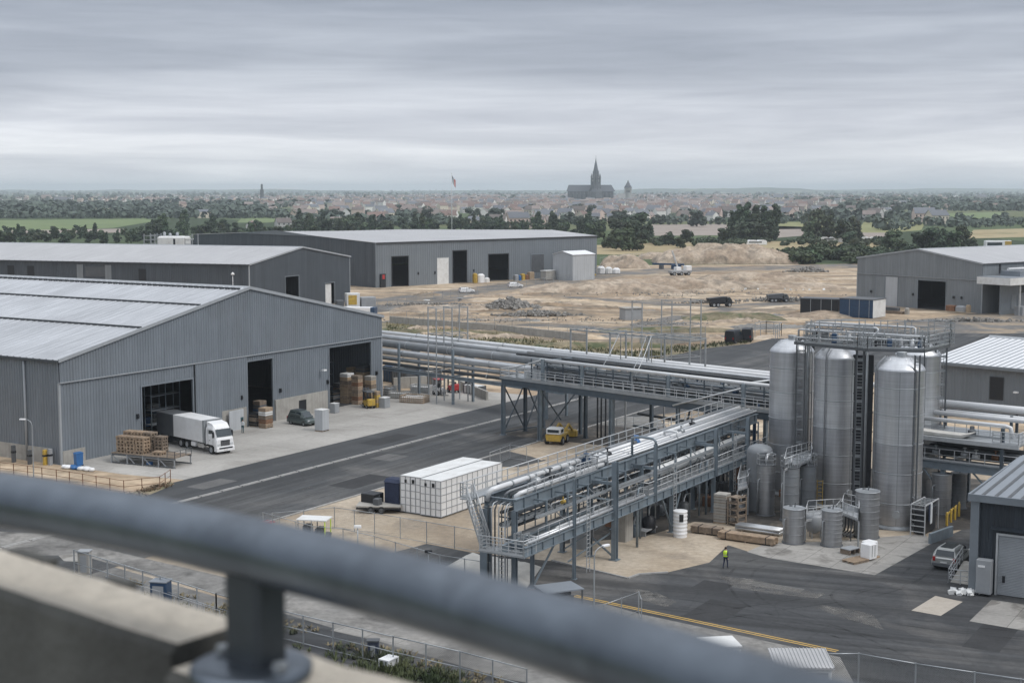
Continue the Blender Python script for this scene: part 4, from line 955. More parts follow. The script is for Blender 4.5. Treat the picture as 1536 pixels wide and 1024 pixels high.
# platform over the silo tops
ZD = 15.85
fpts = [Vector((*G(x,y,ZD),ZD)) for x,y in ((1192,512),(1213,514.5),(1286,521),(1301,522.5),(1386,524.5))]
pf = thing('silo_platform','grey steel walkway with railings, motors and pipes over the silo tops', 'platform', (fpts[0].x,fpts[0].y,0), 0)
MP = Matrix.Translation(-Vector((fpts[0].x,fpts[0].y,0)))
vd = Vector((.35,.94,0))
mb = MB(MP)
for a,b in zip(fpts, fpts[1:]): mb.bar(a-Vector((0,0,.14)), b-Vector((0,0,.14)), .14, .26)
bp_ = [p+vd*5.4 for p in fpts]
for a,b in zip(bp_, bp_[1:]): mb.bar(a-Vector((0,0,.14)), b-Vector((0,0,.14)), .14, .26)
mid_ = [p+vd*1.0 for p in fpts]
for a,b in zip(mid_, mid_[1:]): mb.bar(a-Vector((0,0,.12)), b-Vector((0,0,.12)), .1, .2)
mb.build('beam', M['grey_dark'], pf); mb = MB(MP)
for a,b in ((fpts[0],bp_[0]),(fpts[1],bp_[1]),(fpts[2],bp_[2]),(fpts[3],bp_[3]),(fpts[4],bp_[4])): mb.bar(a-Vector((0,0,.14)), b-Vector((0,0,.14)), .14, .24)
E1 = Vector((*G(1424,516,ZD),ZD)); mb.bar(fpts[4]-Vector((0,0,.14)), E1-Vector((0,0,.14)), .14,.26); mb.bar(E1-Vector((0,0,.14)), E1+vd*3-Vector((0,0,.14)), .14,.26)
mb.build('cross_beam', M['grey_dark'], pf)
mb = MB(MP)
for a,b in zip(fpts, fpts[1:]):
    n = int((b-a).length/.22)
    for k in range(n): p = a.lerp(b,(k+.5)/n); mb.bar(p+vd*.05, p+vd*.95, .05, .04)
n = int((E1-fpts[4]).length/.22)
for k in range(n): p = fpts[4].lerp(E1,(k+.5)/n); mb.bar(p, p+vd*.9, .05, .04)
for p in (fpts[1],fpts[2],fpts[3]):
    for k in range(24): q = p+vd*(.2+k*.22); mb.bar(q-Vector((.4,0,0)), q+Vector((.4,0,0)), .05, .04)
mb.build('grating', M['galv'], pf)
mb = rail_mb(MB(MP), fpts[1:], 1.15, 1.1, .03, (.36,.68)); rail_mb(mb, bp_, 1.15, 1.1, .03, (.36,.68)); rail_mb(mb, [fpts[4],E1,E1+vd*3,bp_[4]], 1.15, 1.1, .03, (.36,.68))
for a,b in ((fpts[1],bp_[1]),(fpts[3],bp_[3])): rail_mb(mb, [a+Vector((.45,0,0)),b+Vector((.45,0,0))], 1.15,1.2,.03,(.5,))
mb.build('railing', M['galv'], pf)
mb = rail_mb(MB(MP), [fpts[0]+Vector((-1.5,1.8,0)), bp_[0]+Vector((-2.2,0,0)), bp_[0]+Vector((-3.4,1.6,0)), fpts[0]+Vector((-3.0,4.4,0))], 1.3, 1.2, .03, (.5,), False); mb.build('railing', M['galv'], pf)
rnd = random.Random(5)
for k in range(30):                                        # motors, valves and junction boxes standing on the walkway
    a = fpts[1].lerp(fpts[4], rnd.random()); p = a+vd*rnd.uniform(.3,5); mb = MB(MP @ Matrix.Translation(p))
    if k % 2: mb.lathe([(.2,0),(.2,.45),(.14,.5),(.14,.72),(0,.75)], 10)
    else: mb.bbox(-.22,.22,-.16,.16,0,rnd.uniform(.5,.9),.03)
    mb.build('motor' if k % 2 else 'junction_box', M[rnd.choice(['grey_dark','blue','black','galv_pale','grey'])], pf)
for k in range(18):
    a = fpts[1].lerp(fpts[4], (k+.5)/18); mb = MB(MP); p = a+vd*rnd.uniform(.5,4.8); h = rnd.uniform(1.2,2.1)
    mb.bar(p, p+Vector((0,0,h)), .09,.09); mb.build('mast', M['galv'], pf)
for k,(t0,t1,z,dd,rr,m) in enumerate(((0,1,.95,2.2,.1,'pipe'),(.05,.62,1.35,3.4,.14,'pipe'),(.3,1,.6,1.4,.08,'galv_pale'),(.1,.9,1.5,4.6,.1,'pipe'),(0,.5,.35,.6,.07,'galv_pale'))):
    mb = MB(MP); a = fpts[0].lerp(fpts[4],t0)+vd*dd; b = fpts[0].lerp(fpts[4],t1)+vd*dd; u = Vector((0,0,z))
    mb.tube([a, a+u*.95, a.lerp(b,.02)+u, b.lerp(a,.02)+u, b+u*.95, b], rr, 8); mb.build('pipe', M[m], pf)
mb = MB(MP)
for p in (fpts[1]+vd*.5, fpts[2]+vd*.4, fpts[3]+vd*.5, fpts[4]+vd*.3, E1+vd*.3):
    for k in range(5): mb.lathe([(.42,ZD+.1+k*.45),(.42,ZD+.16+k*.45)], 10, (p.x,p.y))
    for j in range(5): a = j*2*pi/5; mb.bar((p.x+.42*cos(a),p.y+.42*sin(a),ZD),(p.x+.42*cos(a),p.y+.42*sin(a),ZD+2.0),.04,.04)
mb.build('ladder_cage', M['galv'], pf)

for k in range(7):
    a = fpts[1].lerp(E1, k/6)+vd*(1.2+.6*(k%3)); b = fpts[1].lerp(E1, min(1,(k+1.3)/6))+vd*(1.2+.6*(k%2)); mb = MB(MP)
    for z in (1.5,2.0): mb.tube([a+Vector((0,0,z)), b+Vector((0,0,z))], .04, 5)
    for p in (a,b): mb.bar(p, p+Vector((0,0,2.1)), .07, .07)
    mb.build('railing', M['galv' if k%2 else 'grey'], pf)
def ladder_tower(label, px_l, px_r, D_, h, step=1.27, back=True, w2=.9):
    """slender braced riser between the silos; D_ = depth in front of the viewer"""
    xl, xr = (px_l-768)/FPX*D_, (px_r-768)/FPX*D_; cx = (xl+xr)/2; w = (xr-xl)/2
    t = thing('ladder_tower', label, 'ladder', (cx,D_,0), -atan2(cx,D_), 'ladder towers beside the silos')
    for x in (-w,w):
        for y in ((0,w2) if back else (0,)):
            mb = MB(); mb.bar((x,y,0),(x,y,h),.16,.16); mb.build('post', M['grey_dark'], t)
    mb = MB(); z = .6
    while z < h:
        mb.bar((-w,0,z),(w,0,z),.08,.1)
        if not back: mb.build('rung', M['galv'], t); mb = MB()
        if back: mb.bar((-w,w2,z),(w,w2,z),.07,.07); mb.bar((-w,0,z),(-w,w2,z),.06,.06); mb.bar((w,0,z),(w,w2,z),.06,.06)
        z += step
    if back: mb.build('rung', M['galv'], t)
    mb = ladder_mb(MB(), (0,w2*.6,0), h, (1,0), .5, .3, .025); mb.build('ladder', M['galv'], t)
    return t
YS = lambda a,b: S(a,b)[1]
ladder_tower('ladder tower between the left end silo and the middle silo', 1198, 1210.5, YS(130.5,47.5), 15.6)
ladder_tower('ladder tower between the middle silo and the nearest silo', 1288.5, 1299.5, YS(126.5,40.0), 15.6)
ladder_tower('slim ladder in front of the nearest silo, at its right side', 1377, 1384, YS(124.2,34.1), 15.6, 2.4, False)
ladder_tower('free standing ladder tower right of the half hidden silo', 1408, 1424, YS(137.5,34.8), 15.6, 1.35)
def riser(label, px, D_, r, h, m, kind='riser_pipe'):
    mb = MB(); mb.tube([(0,0,0),(0,0,h-.4),(0,.15,h-.1),(0,.5,h)], r, 10); o = mb.build(kind, M[m], None, ((px-768)/FPX*D_,D_,0)); return tag(o, label, 'pipe')
riser('pale riser pipe left of the middle silo', 1214.5, YS(131,46.9), .13, 15.5, 'galv')
riser('dark riser pipe hugging the ladder left of the middle silo', 1216.8, YS(132,46.6), .08, 15.2, 'pipe_grey')
riser('pale riser pipe left of the nearest silo', 1304.5, YS(126.5,39), .12, 15.4, 'galv')
riser('slim riser pipe down the half hidden silo', 1391, YS(134.5,36.3), .06, 15.4, 'pipe_dark')
def duct(label, px0, px1, D_, h, dep):
    x0, x1 = (px0-768)/FPX*D_, (px1-768)/FPX*D_; mb = MB(); mb.bbox(-(x1-x0)/2,(x1-x0)/2,0,dep,0,h,.06); 
    for k in range(1,8): mb.box(-(x1-x0)/2-.04,(x1-x0)/2+.04,-.04,.0,h*k/8-.05,h*k/8+.05)
    return tag(mb.build('service_duct', M['black'], None, ((x0+x1)/2,D_,0)), label, 'duct')
duct('black service duct behind the ladder tower left of the middle silo', 1199, 1225, YS(136,48.5), 14.6, 1.5)
duct('black service duct behind the ladder tower left of the nearest silo', 1284, 1315, YS(131,40.5), 14.6, 1.5)

# ------------------------------------------------------------------ small tanks
def drum(name, label, px, py, half, h, m, ribs=0, flat=True, group=None, top='galv', dome=False):
    x, y = G(px, py); D_ = hypot(x, y); r = half/FPX*D_; c = (x+x/D_*r, y+y/D_*r)
    t = thing(name, label, 'tank', c, atan2(y,x)-pi/2, group)
    prof = [(r,.08)]
    for k in range(ribs):
        z = .08+(h-.1)*(k+1)/(ribs+1); prof += [(r,z-.05),(r+.03,z-.04),(r+.03,z+.04),(r,z+.05)]
    prof.append((r,h-.06)); mb = MB(); mb.lathe(prof, 36, hard=True)
    if dome: mb.lathe([(r,h-.06),(r*.97,h+.18),(r*.8,h+.45),(r*.4,h+.62),(0,h+.66)], 36)
    mb.build('shell', M[m], t)
    if not dome:
        mb = MB(); mb.lathe([(r+.05,h-.06),(r+.06,h),(r-.03,h+.03),(r-.06,h-.02),(.3,h+.06),(0,h+.07)], 36); tp = mb.build('lid', M[top], t)
        mb = MB(); mb.bar((.05,-.1,h+.05),(.1,-.05,h+.42),.1,.1); mb.lathe([(.14,h+.03),(.14,h+.16),(0,h+.17)],10,(-.3*r,.3*r)); mb.build('valve', M['grey_dark'], tp)
    mb = MB(); mb.lathe([(r+.1,0),(r+.1,.08),(r,.1)], 36); mb.build('base_ring', M['grey_dark'], t)
    mb = MB(); mb.tube([(-r*.9,-r*.75,.3),(-r*.9,-r*.75,h*.7),(-r*.5,-r*.6,h*.75)],.05,6); mb.build('pipe', M['galv'], t)
    t['rad'] = r; return t
gT = 'small ribbed tanks in front of the silos'
drum('tank','plain squat tank at the left of the small ribbed tanks, before the slender columns',1190,817,16,3.05,'tank',3,group=gT)
drum('tank','squat tank with close ribs in the middle of the three before the silos',1247,821,15.2,3.1,'tank',7,group=gT)
drum('tank','taller ribbed tank right before the gap between middle and nearest silo',1299.5,809,17.6,4.1,'tank',6,group=gT)
drum('tank','ribbed tank right of the nearest silo, below the right hand pipe rack',1411,772,14,3.75,'tank',4,group=gT)
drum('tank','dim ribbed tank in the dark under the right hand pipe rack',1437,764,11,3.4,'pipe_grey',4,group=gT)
gC = 'slender grey column vessels beside the silos'
for px,py,half,h,lb in ((1148,774,13.2,4.75,'slender grey column vessel nearest the front rack'),(1184,783,13.6,5.0,'slender grey column vessel standing between two others'),(1210.5,772,12,4.6,'slender grey column vessel with a dark stain, nearest the middle silo')):
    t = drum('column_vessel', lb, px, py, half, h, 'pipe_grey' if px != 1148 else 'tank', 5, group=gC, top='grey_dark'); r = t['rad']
    mb = MB()
    for k in range(8):
        a = k*pi/4; a2 = a+pi/4; p = (cos(a)*(r+.05),sin(a)*(r+.05),h); q = (cos(a2)*(r+.05),sin(a2)*(r+.05),h)
        mb.bar(p,(p[0],p[1],h+.95),.05,.05); mb.bar((p[0],p[1],h+.95),(q[0],q[1],h+.95),.05,.05); mb.bar((p[0],p[1],h+.5),(q[0],q[1],h+.5),.04,.04)
    mb.build('railing', M['galv'], t)
    mb = MB(); mb.tube([(0,0,h),(0,0,h+.5),(.1,.3,h+.8),(.5,1.4,h+.8)],.13,8); mb.build('pipe', M['pipe'], t)
drum('vessel','large round shouldered grey vessel behind the slender columns',1138,768,19.5,5.6,'pipe_grey',1,dome=True)
# elevated stair platforms round the tanks
def stage(label, poly, z, posts=True, m='galv'):
    P_ = [Vector((*G(x,y,z),z)) for x,y in poly]; c = sum(P_, Vector())/len(P_); t = thing('service_platform', label, 'platform', (c.x,c.y,0)); MT = Matrix.Translation(-Vector((c.x,c.y,0)))
    mb = MB(MT); mb.face([p for p in P_]); mb.face([p-Vector((0,0,.1)) for p in P_][::-1])
    for a,b in zip(P_,P_[1:]+P_[:1]): mb.face([a,b,b-Vector((0,0,.1)),a-Vector((0,0,.1))])
    mb.build('deck', M['grey'], t)
    mb = rail_mb(MB(MT), P_+P_[:1], 1.05, .9, .03, (.5,)); mb.build('railing', M['galv_pale'], t)
    for p in P_:
        mb = MB(MT); mb.bar((p.x,p.y,0),(p.x,p.y,z-.1),.13,.13); mb.build('leg', M['galv'], t)
    return t
stage('railed service platform between the squat tanks and the middle silo', ((1208,781),(1254,775),(1262,765),(1212,768)), 1.7)
stage('railed service platform left of the taller ribbed tank', ((1262,770),(1288,780),(1288,762),(1266,757)), 2.3)
stage('railed service platform around the slender column vessels', ((1176,705),(1218,690),(1216,678),(1180,688)), 4.9)
stage('railed stair landing beside the cage of crates under the front rack', ((1106,735),(1122,730),(1128,705),(1112,708)), 2.6)
# ------------------------------------------------------------------ front pipe rack (runs along the road direction)
OA, OB = 89.0, 57.0
fr_ = thing('pipe_rack','long blue grey steel pipe rack with white pipes and a stair at its near end', 'pipe rack', S(OA,OB), ROT_SITE)
MR = Matrix.Translation((-OA,-OB,0))
def prt(name, m, fn, parent=None):
    mb = MB(MR); fn(mb); return mb.build(name, M[m], parent or fr_)
ZG = 7.0                                                    # top of the upper girders
for b in (54.5,57.1):
    prt('girder','steel',lambda mb: mb.ibeam((89.2,b,ZG-.46),(137.5,b,ZG-.46),.92,.36,.06))
    def stiff(mb):
        a = 90.5
        while a < 137: mb.box(a,a+.04,b-.165,b+.165,ZG-.855,ZG-.065); a += 2.1
    prt('stiffener','steel',stiff)
a = 89.6; k = 0
while a < 137.6: prt('cross_beam','steel',lambda mb: mb.ibeam((a,54.68,ZG-.35),(a,56.92,ZG-.35),.5,.24,.04)); a += 5.24
def col(a,b,z0,z1,w=.34,h=.34,m='steel',foot=True):
    def f(mb):
        mb.ibeam((a,b,z0),(a,b,z1),h,w,.045,up=(1,0,0))
        if foot: mb.box(a-w*.9,a+w*.9,b-w*.9,b+w*.9,z0-.002,z0+.06)
    return prt('column',m,f)
col(89.2,57.0,0,6.08,.62,.7); col(89.3,54.5,0,6.08,.36,.36); col(90.4,53.6,0,3.3,.26,.26)
for a in (101.2,110.5,121.6,131): col(a,57.1,0,6.08); col(a,54.5,0,6.08)
col(94.4,52.2,0,7.9,.22,.24); col(101.2,52.2,0,8.1,.42,.46); col(108.7,52.2,3.4,8.4,.26,.28,foot=False); col(121.6,52.2,3.4,7.9,.32,.32,foot=False); col(129.4,52.2,0,7.9,.32,.32)
for a in (112.2,121.4): col(a,52.3,0,3.3,.3,.34)
prt('column','steel',lambda mb: mb.tube([(108.7,52.2,8.4),(108.7,52.2,8.65),(108.75,52.5,8.85),(108.8,53.6,8.9),(108.8,54.5,8.75),(108.8,54.5,7.1)],.12,8))
for a in (101.2,108.7,121.6,129.4): prt('cross_beam','steel',lambda mb: mb.bar((a,52.4,6.3),(a,54.32,6.3),.2,.26))
# diagonal braces
for p,q,w in (((97.0,54.5,6.0),(101.0,52.3,5.0),.18),((101.2,52.4,.3),(101.2,56.9,3.4),.16),((101.2,56.9,.3),(101.2,52.4,3.4),.16),((90.6,53.6,.2),(93.5,53.2,3.3),.14),((112.2,52.3,.4),(110.4,52.3,3.2),.14),((112.2,52.3,.5),(114.0,52.3,3.2),.14),
              ((121.6,54.5,.3),(121.6,57,5.8),.14),((110.5,54.5,.3),(110.5,57,5.8),.14),((129.4,52.4,.4),(129.4,56,3.4),.14),((98.4,55,.1),(101.2,52.6,2.2),.14)):
    prt('brace','steel',lambda mb: mb.bar(p,q,w,w*.7))
# lower girder, walkway and its pipes
prt('girder','steel',lambda mb: mb.ibeam((87.0,52.3,3.72),(137.2,52.3,3.72),.72,.3,.05))
prt('girder','steel',lambda mb: mb.ibeam((87.0,54.2,3.72),(137.2,54.2,3.72),.6,.26,.05))
def joists(mb):
    a = 88
    while a < 137: mb.box(a,a+.12,52.44,54.07,3.6,3.9); a += 1.9
prt('joist','steel_dark',joists)
def flange_marks(mb):
    a = 88
    while a < 137: mb.box(a,a+.04,52.16,52.44,3.42,4.02); a += 1.6
prt('stiffener','steel',flange_marks)
prt('walkway','galv',lambda mb: [mb.box(107.4+k*.24,107.4+k*.24+.16,52.46,53.9,4.1,4.14) for k in range(98)])
prt('walkway','galv',lambda mb: mb.box(107.3,131,52.42,52.5,4.085,4.2))
prt('railing','galv_pale',lambda mb: rail_mb(mb,[(107.5,53.9,4.12),(107.5,52.25,4.12),(121.3,52.25,4.12)],1.1,1.25,.036,(.5,)))
prt('railing','galv_pale',lambda mb: rail_mb(mb,[(122,52.25,4.12),(136,52.25,4.12)],1.1,1.25,.036,(.5,)))
prt('railing','galv_pale',lambda mb: rail_mb(mb,[(107.5,53.95,4.12),(131,53.95,4.12)],1.1,1.25,.03,(.5,)))
prt('pipe','pipe',lambda mb: mb.tube([(87.6,52.36,4.28),(106.9,52.36,4.28),(107.1,52.9,4.28),(107.1,53.8,4.26)],.13,10))
prt('pipe','pipe',lambda mb: mb.tube([(88.2,52.75,4.26),(106.6,52.75,4.26)],.11,8))
# insulated drum line and mid level pipes between the girders
prt('pressure_vessel','offwhite',lambda mb: mb.tube([(112.0,54.1,5.1),(112.25,54.1,5.1),(112.6,54.1,5.1),(117,54.1,5.12),(117.02,54.1,5.12),(117.5,54.1,5.12),(133,54.1,5.15)],[.06,.34,.47,.47,.5,.47,.47],18))
for a in (118.8,120.6,126.5): prt('band','galv',lambda mb: mb.tube([(a,54.1,5.13),(a+.12,54.1,5.13)],.5,18))
for b,z,rr,m in ((55.4,5.5,.16,'pipe_grey'),(55.9,5.35,.26,'pipe_grey'),(56.5,5.5,.14,'pipe_dark'),(55.1,4.75,.2,'pipe_dark'),(56.0,4.6,.12,'pipe_grey'),(56.6,4.5,.2,'pipe_dark'),(55.2,3.6,.16,'pipe_grey'),(56.1,3.3,.3,'pipe_grey')):
    prt('pipe',m,lambda mb: mb.tube([(90.2+rr*3,b,z),(137.5,b,z)],rr,8))
def hangers(mb):
    a = 91.0
    while a < 137: mb.box(a,a+.09,54.6,57.0,5.0,5.09); mb.box(a,a+.07,54.6,54.67,4.3,6.08); a += 1.55
prt('pipe_hanger','steel_dark',hangers)
prt('cable_tray','galv',lambda mb: [mb.box(88.6,104,54.75,54.8,4.95,5.2), mb.box(88.6,104,55.25,55.3,4.95,5.2), mb.box(88.6,104,54.8,55.25,4.95,4.98)])
# top pipes
def toppipe(b,z,rr,m,a0=90,a1=137.5,drop=True):
    pts = [(a0,b+.5,z-.9),(a0,b+.35,z-.25),(a0+.15,b+.1,z-.04),(a0+.6,b,z),(a1,b,z)] if drop else [(a0,b,z),(a1,b,z)]
    prt('pipe',m,lambda mb: mb.tube(pts,rr,12))
toppipe(54.55,ZG+.3,.17,'pipe_white',90.2,103.5); toppipe(56.5,ZG+.5,.22,'pipe_white',89.4,102.8); toppipe(55.6,ZG+.3,.1,'pipe_grey',90.4,103.0); toppipe(55.1,ZG+.28,.08,'pipe_dark',90.4,103.2)
toppipe(56.5,ZG+.42,.22,'pipe_white',105.8,137.5,False); toppipe(55.9,ZG+.36,.17,'pipe',105.2,137.5,False); toppipe(55.4,ZG+.33,.15,'pipe_white',104.5,137.5,False); toppipe(54.95,ZG+.3,.13,'pipe',104.5,137.5,False); toppipe(54.6,ZG+.26,.1,'pipe_white',104.5,137.5,False)
toppipe(57.0,ZG+.55,.16,'pipe_grey',91,137.5,False)
prt('pipe','pipe_white',lambda mb: mb.tube([(118.2,55.9,ZG+.36),(118.2,55.9,ZG+.8),(118.2,55.2,ZG+.9),(118.2,54.6,ZG+.85),(118.2,54.6,ZG+.2)],.13,8))
for a,b,m in ((113.6,56.5,'blue_bright'),(112.8,56.4,'grey_dark'),(103.6,56.2,'blue'),(104.2,55.7,'pipe_white'),(103.4,55.1,'pipe_white'),(96.5,55.6,'pipe_dark'),(94.2,55.5,'galv_pale'),(106.9,55.9,'black'),(99.5,55.5,'galv_pale'),(125.0,56.2,'black'),(121,55.5,'galv')):
    prt('valve',m,lambda mb: (mb.tube([(a-.3,b,ZG+.42),(a+.3,b,ZG+.42)],.3,10), mb.bar((a,b,ZG+.6),(a,b,ZG+1.0),.1,.1), mb.lathe([(.24,ZG+1.0),(.24,ZG+1.06)],10,(a,b),capt=True)))
# valve skid where the pipe set changes
prt('valve_frame','galv',lambda mb: [mb.bar((a,b,ZG),(a,b,ZG+1.15),.09,.09) for a in (102.6,104.4) for b in (54.6,55.5,56.6)]+[mb.bar((102.6,b,z),(104.4,b,z),.07,.07) for b in (54.6,55.5,56.6) for z in (ZG+.55,ZG+1.12)]+[mb.bar((a,54.6,ZG+1.12),(a,56.6,ZG+1.12),.07,.07) for a in (102.6,104.4)])
prt('valve_frame','galv_pale',lambda mb: rail_mb(mb,[(98.6,54.4,ZG+.05),(102.2,54.4,ZG+.05),(102.2,55.4,ZG+.05)],1.0,.7,.03,(.35,.68)))
# far side walkway, top handrail, stair and landing at the near end
prt('walkway','galv',lambda mb: mb.box(88.2,137.5,57.3,58.25,ZG-.06,ZG))
prt('railing','galv_pale',lambda mb: rail_mb(mb,[(88.0,58.25,ZG),(137.5,58.25,ZG)],1.12,1.6,.036,(.5,)))
prt('railing','galv_pale',lambda mb: rail_mb(mb,[(87.7,57.3,ZG),(87.7,58.3,ZG),(88.6,58.3,ZG)],1.12,.9,.034,(.36,.7)))
prt('landing','galv',lambda mb: mb.box(87.6,89,57.3,58.3,ZG-.12,ZG-.06))
ST0, ST1 = Vector((88.1,57.7,ZG-.1)), Vector((87.6,56.0,3.4))
def stair(mb):
    for da in (-.45,.45): mb.bar(ST0+Vector((da,0,-.1)), ST1+Vector((da,0,-.1)), .05, .16)
    for k in range(15): p = ST0.lerp(ST1,(k+.5)/15); mb.box(p.x-.42,p.x+.42,p.y-.1,p.y+.1,p.z-.02,p.z+.02)
prt('stair','galv',stair)
prt('railing','galv_pale',lambda mb: [rail_mb(mb,[ST0+Vector((da,0,0)),ST1+Vector((da,0,0))],1.1,.8,.034,(.36,.7),False) for da in (-.5,.5)])
prt('landing','galv',lambda mb: mb.box(86.9,88.8,52.2,56.2,3.3,3.4))
prt('railing','galv_pale',lambda mb: rail_mb(mb,[(86.95,56.1,3.4),(86.95,52.3,3.4),(88.7,52.3,3.4)],1.15,.62,.034,(.3,.55,.8)))
prt('railing','galv_pale',lambda mb: rail_mb(mb,[(88.75,52.3,3.4),(88.75,54.2,3.4)],1.15,.62,.034,(.3,.55,.8)))
prt('valve_frame','galv',lambda mb: [mb.bar((a,b,3.4),(a,b,4.9),.1,.1) for a in (87.6,88.4) for b in (52.7,53.4)]+[mb.bar((87.6,b,4.85),(88.4,b,4.85),.1,.1) for b in (52.7,53.4)])
for k,(b,m) in enumerate(((56.4,'pipe_dark'),(56.1,'galv'),(55.8,'pipe_dark'),(55.45,'galv'),(55.2,'pipe_dark'),(54.9,'galv'),(54.7,'pipe_grey'))):
    prt('drop_pipe',m,lambda mb: mb.tube([(88.6,b,.1),(88.6,b,6.2),(88.9,b,6.6),(90.4,b,6.75)],.04+.012*(k%3),6))
prt('ladder','galv_pale',lambda mb: ladder_mb(mb,(88.2,54.95,.1),5.0,(0,1),.55,.33,.034))
prt('base_plate','galv',lambda mb: mb.box(87.4,89.2,54.3,56.6,.0,.1))
# secondary steel: hangers, knee braces, small bore lines and trays that make the rack a dense lattice
def flanges(mb):
    for b,z,r_ in ((54.55,ZG+.3,.21),(56.5,ZG+.5,.27)):
        for k in range(5): mb.tube([(92+k*2.5,b,z),(92.12+k*2.5,b,z)],r_+.02,12)
prt('flange','galv',flanges)
a = 92.0
while a < 137:
    prt('hanger','steel',lambda mb: mb.bar((a,53.3,4.0),(a,53.3,6.6),.12,.12)); prt('hanger','steel',lambda mb: mb.bar((a,53.3,6.5),(a,54.4,6.5),.1,.12)); a += 3.3
a = 92.0
while a < 128:
    prt('brace','steel',lambda mb: mb.bar((a,57.1,4.1),(a+3.3,57.1,6.1),.1,.1)); prt('brace','galv',lambda mb: mb.bar((a,53.32,6.4),(a+3.3,53.32,4.2),.07,.07)); a += 6.6
rnd = random.Random(31)
for k in range(16):
    b = rnd.uniform(52.7,56.8); z = rnd.uniform(4.2,5.95); r_ = rnd.choice([.05,.06,.08,.1]); a0 = rnd.uniform(90,108); a1 = a0+rnd.uniform(8,24)
    prt('pipe',rnd.choice(['galv_pale','galv','pipe_dark','pipe_grey','pipe']),lambda mb: mb.tube([(a0,b,z-1.2 if k%3==0 else z),(a0,b,z),(min(a1,131),b,z),(min(a1,131),b,z-(.9 if k%2 else 0)-.01)],r_,6))
for k in range(16):
    a = rnd.uniform(93,130); b = rnd.choice([52.5,53.6,55.2,56.3]); z0 = rnd.choice([0,.2,2.5]); prt('drop_pipe',rnd.choice(['galv','pipe_dark','pipe_grey','steel']),lambda mb: mb.tube([(a,b,z0),(a,b,4.6),(a+.25,b,5.0),(a+.6,b,5.0)],rnd.choice([.05,.08,.11]),6))
for k in range(20):
    a = rnd.uniform(91,130); b = rnd.uniform(53,56.5); z = rnd.uniform(4.3,5.8); prt('valve',rnd.choice(['blue','black','grey_dark','galv','yellow','galv_pale','steel_dark']),lambda mb: (mb.tube([(a-.2,b,z),(a+.2,b,z)],.17,8), mb.bar((a,b,z),(a,b,z+.4),.08,.08)))
prt('railing','galv_pale',lambda mb: rail_mb(mb,[(89,52.25,4.1),(106.5,52.25,4.1)],1.0,1.6,.022,(.5,),False))
prt('railing','galv_pale',lambda mb: rail_mb(mb,[(91,54.35,ZG+.02),(98.4,54.35,ZG+.02)],.9,1.2,.022,(.5,),False))
prt('cable_tray','galv',lambda mb: [mb.box(90,131,53.05,53.1,5.6,5.75), mb.box(90,131,52.75,52.8,5.6,5.75), mb.box(90,131,52.8,53.05,5.6,5.62)])
for a in (96.5,112.5,126): prt('ladder','galv_pale',lambda mb: ladder_mb(mb,(a,52.1,.1 if a < 100 else 1.2),6.2 if a < 100 else 5.5,(1,0),.5,.33,.026))
# machinery in the shade under the rack and behind the vessels
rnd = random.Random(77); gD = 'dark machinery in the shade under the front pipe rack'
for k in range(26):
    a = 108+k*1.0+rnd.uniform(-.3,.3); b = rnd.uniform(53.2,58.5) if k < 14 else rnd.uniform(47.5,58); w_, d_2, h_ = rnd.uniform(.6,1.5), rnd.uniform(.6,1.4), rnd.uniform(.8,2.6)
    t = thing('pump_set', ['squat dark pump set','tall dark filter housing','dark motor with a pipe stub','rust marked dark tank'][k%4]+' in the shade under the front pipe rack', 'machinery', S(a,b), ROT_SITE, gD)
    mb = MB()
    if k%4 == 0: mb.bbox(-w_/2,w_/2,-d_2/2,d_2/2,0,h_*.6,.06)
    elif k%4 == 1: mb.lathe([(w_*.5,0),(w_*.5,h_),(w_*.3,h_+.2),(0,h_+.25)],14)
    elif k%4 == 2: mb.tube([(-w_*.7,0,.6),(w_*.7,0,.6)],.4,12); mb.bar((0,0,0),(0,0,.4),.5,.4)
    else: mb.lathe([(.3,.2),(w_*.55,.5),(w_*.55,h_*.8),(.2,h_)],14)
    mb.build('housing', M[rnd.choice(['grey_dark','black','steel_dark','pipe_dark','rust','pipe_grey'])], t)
    mb = MB(); mb.tube([(0,0,h_*.5),(0,0,h_+.5),(.3,0,h_+.8),(1.2,0,h_+.8),(1.2,0,0)],.08,6); mb.build('pipe', M[rnd.choice(['galv','pipe_dark','pipe_grey'])], t)
# ------------------------------------------------------------------ upper pipe bridge, across the road
UO = Vector((*G(755,652),0)); RU = rot_of(134.5)
ub = thing('pipe_bridge','blue grey pipe bridge crossing the road on tall braced columns', 'pipe bridge', UO, RU)
def pru(name, m, fn, parent=None):
    mb = MB(); fn(mb); return mb.build(name, M[m], parent or ub)
ZU = 7.05; XE = 39
for y in (0,7.2): pru('girder','steel_dark',lambda mb: mb.ibeam((-.3,y,ZU-.4),(XE,y,ZU-.4),.8,.34,.05))
x = .3
while x < XE: pru('cross_beam','steel_dark',lambda mb: mb.ibeam((x,.17,ZU-.3),(x,7.03,ZU-.3),.45,.22,.04)); x += 6.2
for x,y,w in ((0,0,.42),(0,3.9,.36),(0,7.2,.36),(6.2,0,.42),(6.3,7.2,.36),(8.9,5.2,.36),(17.5,0,.5),(17.5,7.2,.36),(27,0,.36),(27,7.2,.36),(38.5,0,.4),(38.5,7.2,.4)):
    pru('column','steel_dark' if y else 'steel',lambda mb: (mb.ibeam((x,y,0),(x,y,ZU-.8),w,w,.05,up=(1,0,0)), mb.box(x-w*.8,x+w*.8,y-w*.8,y+w*.8,0,.07)))
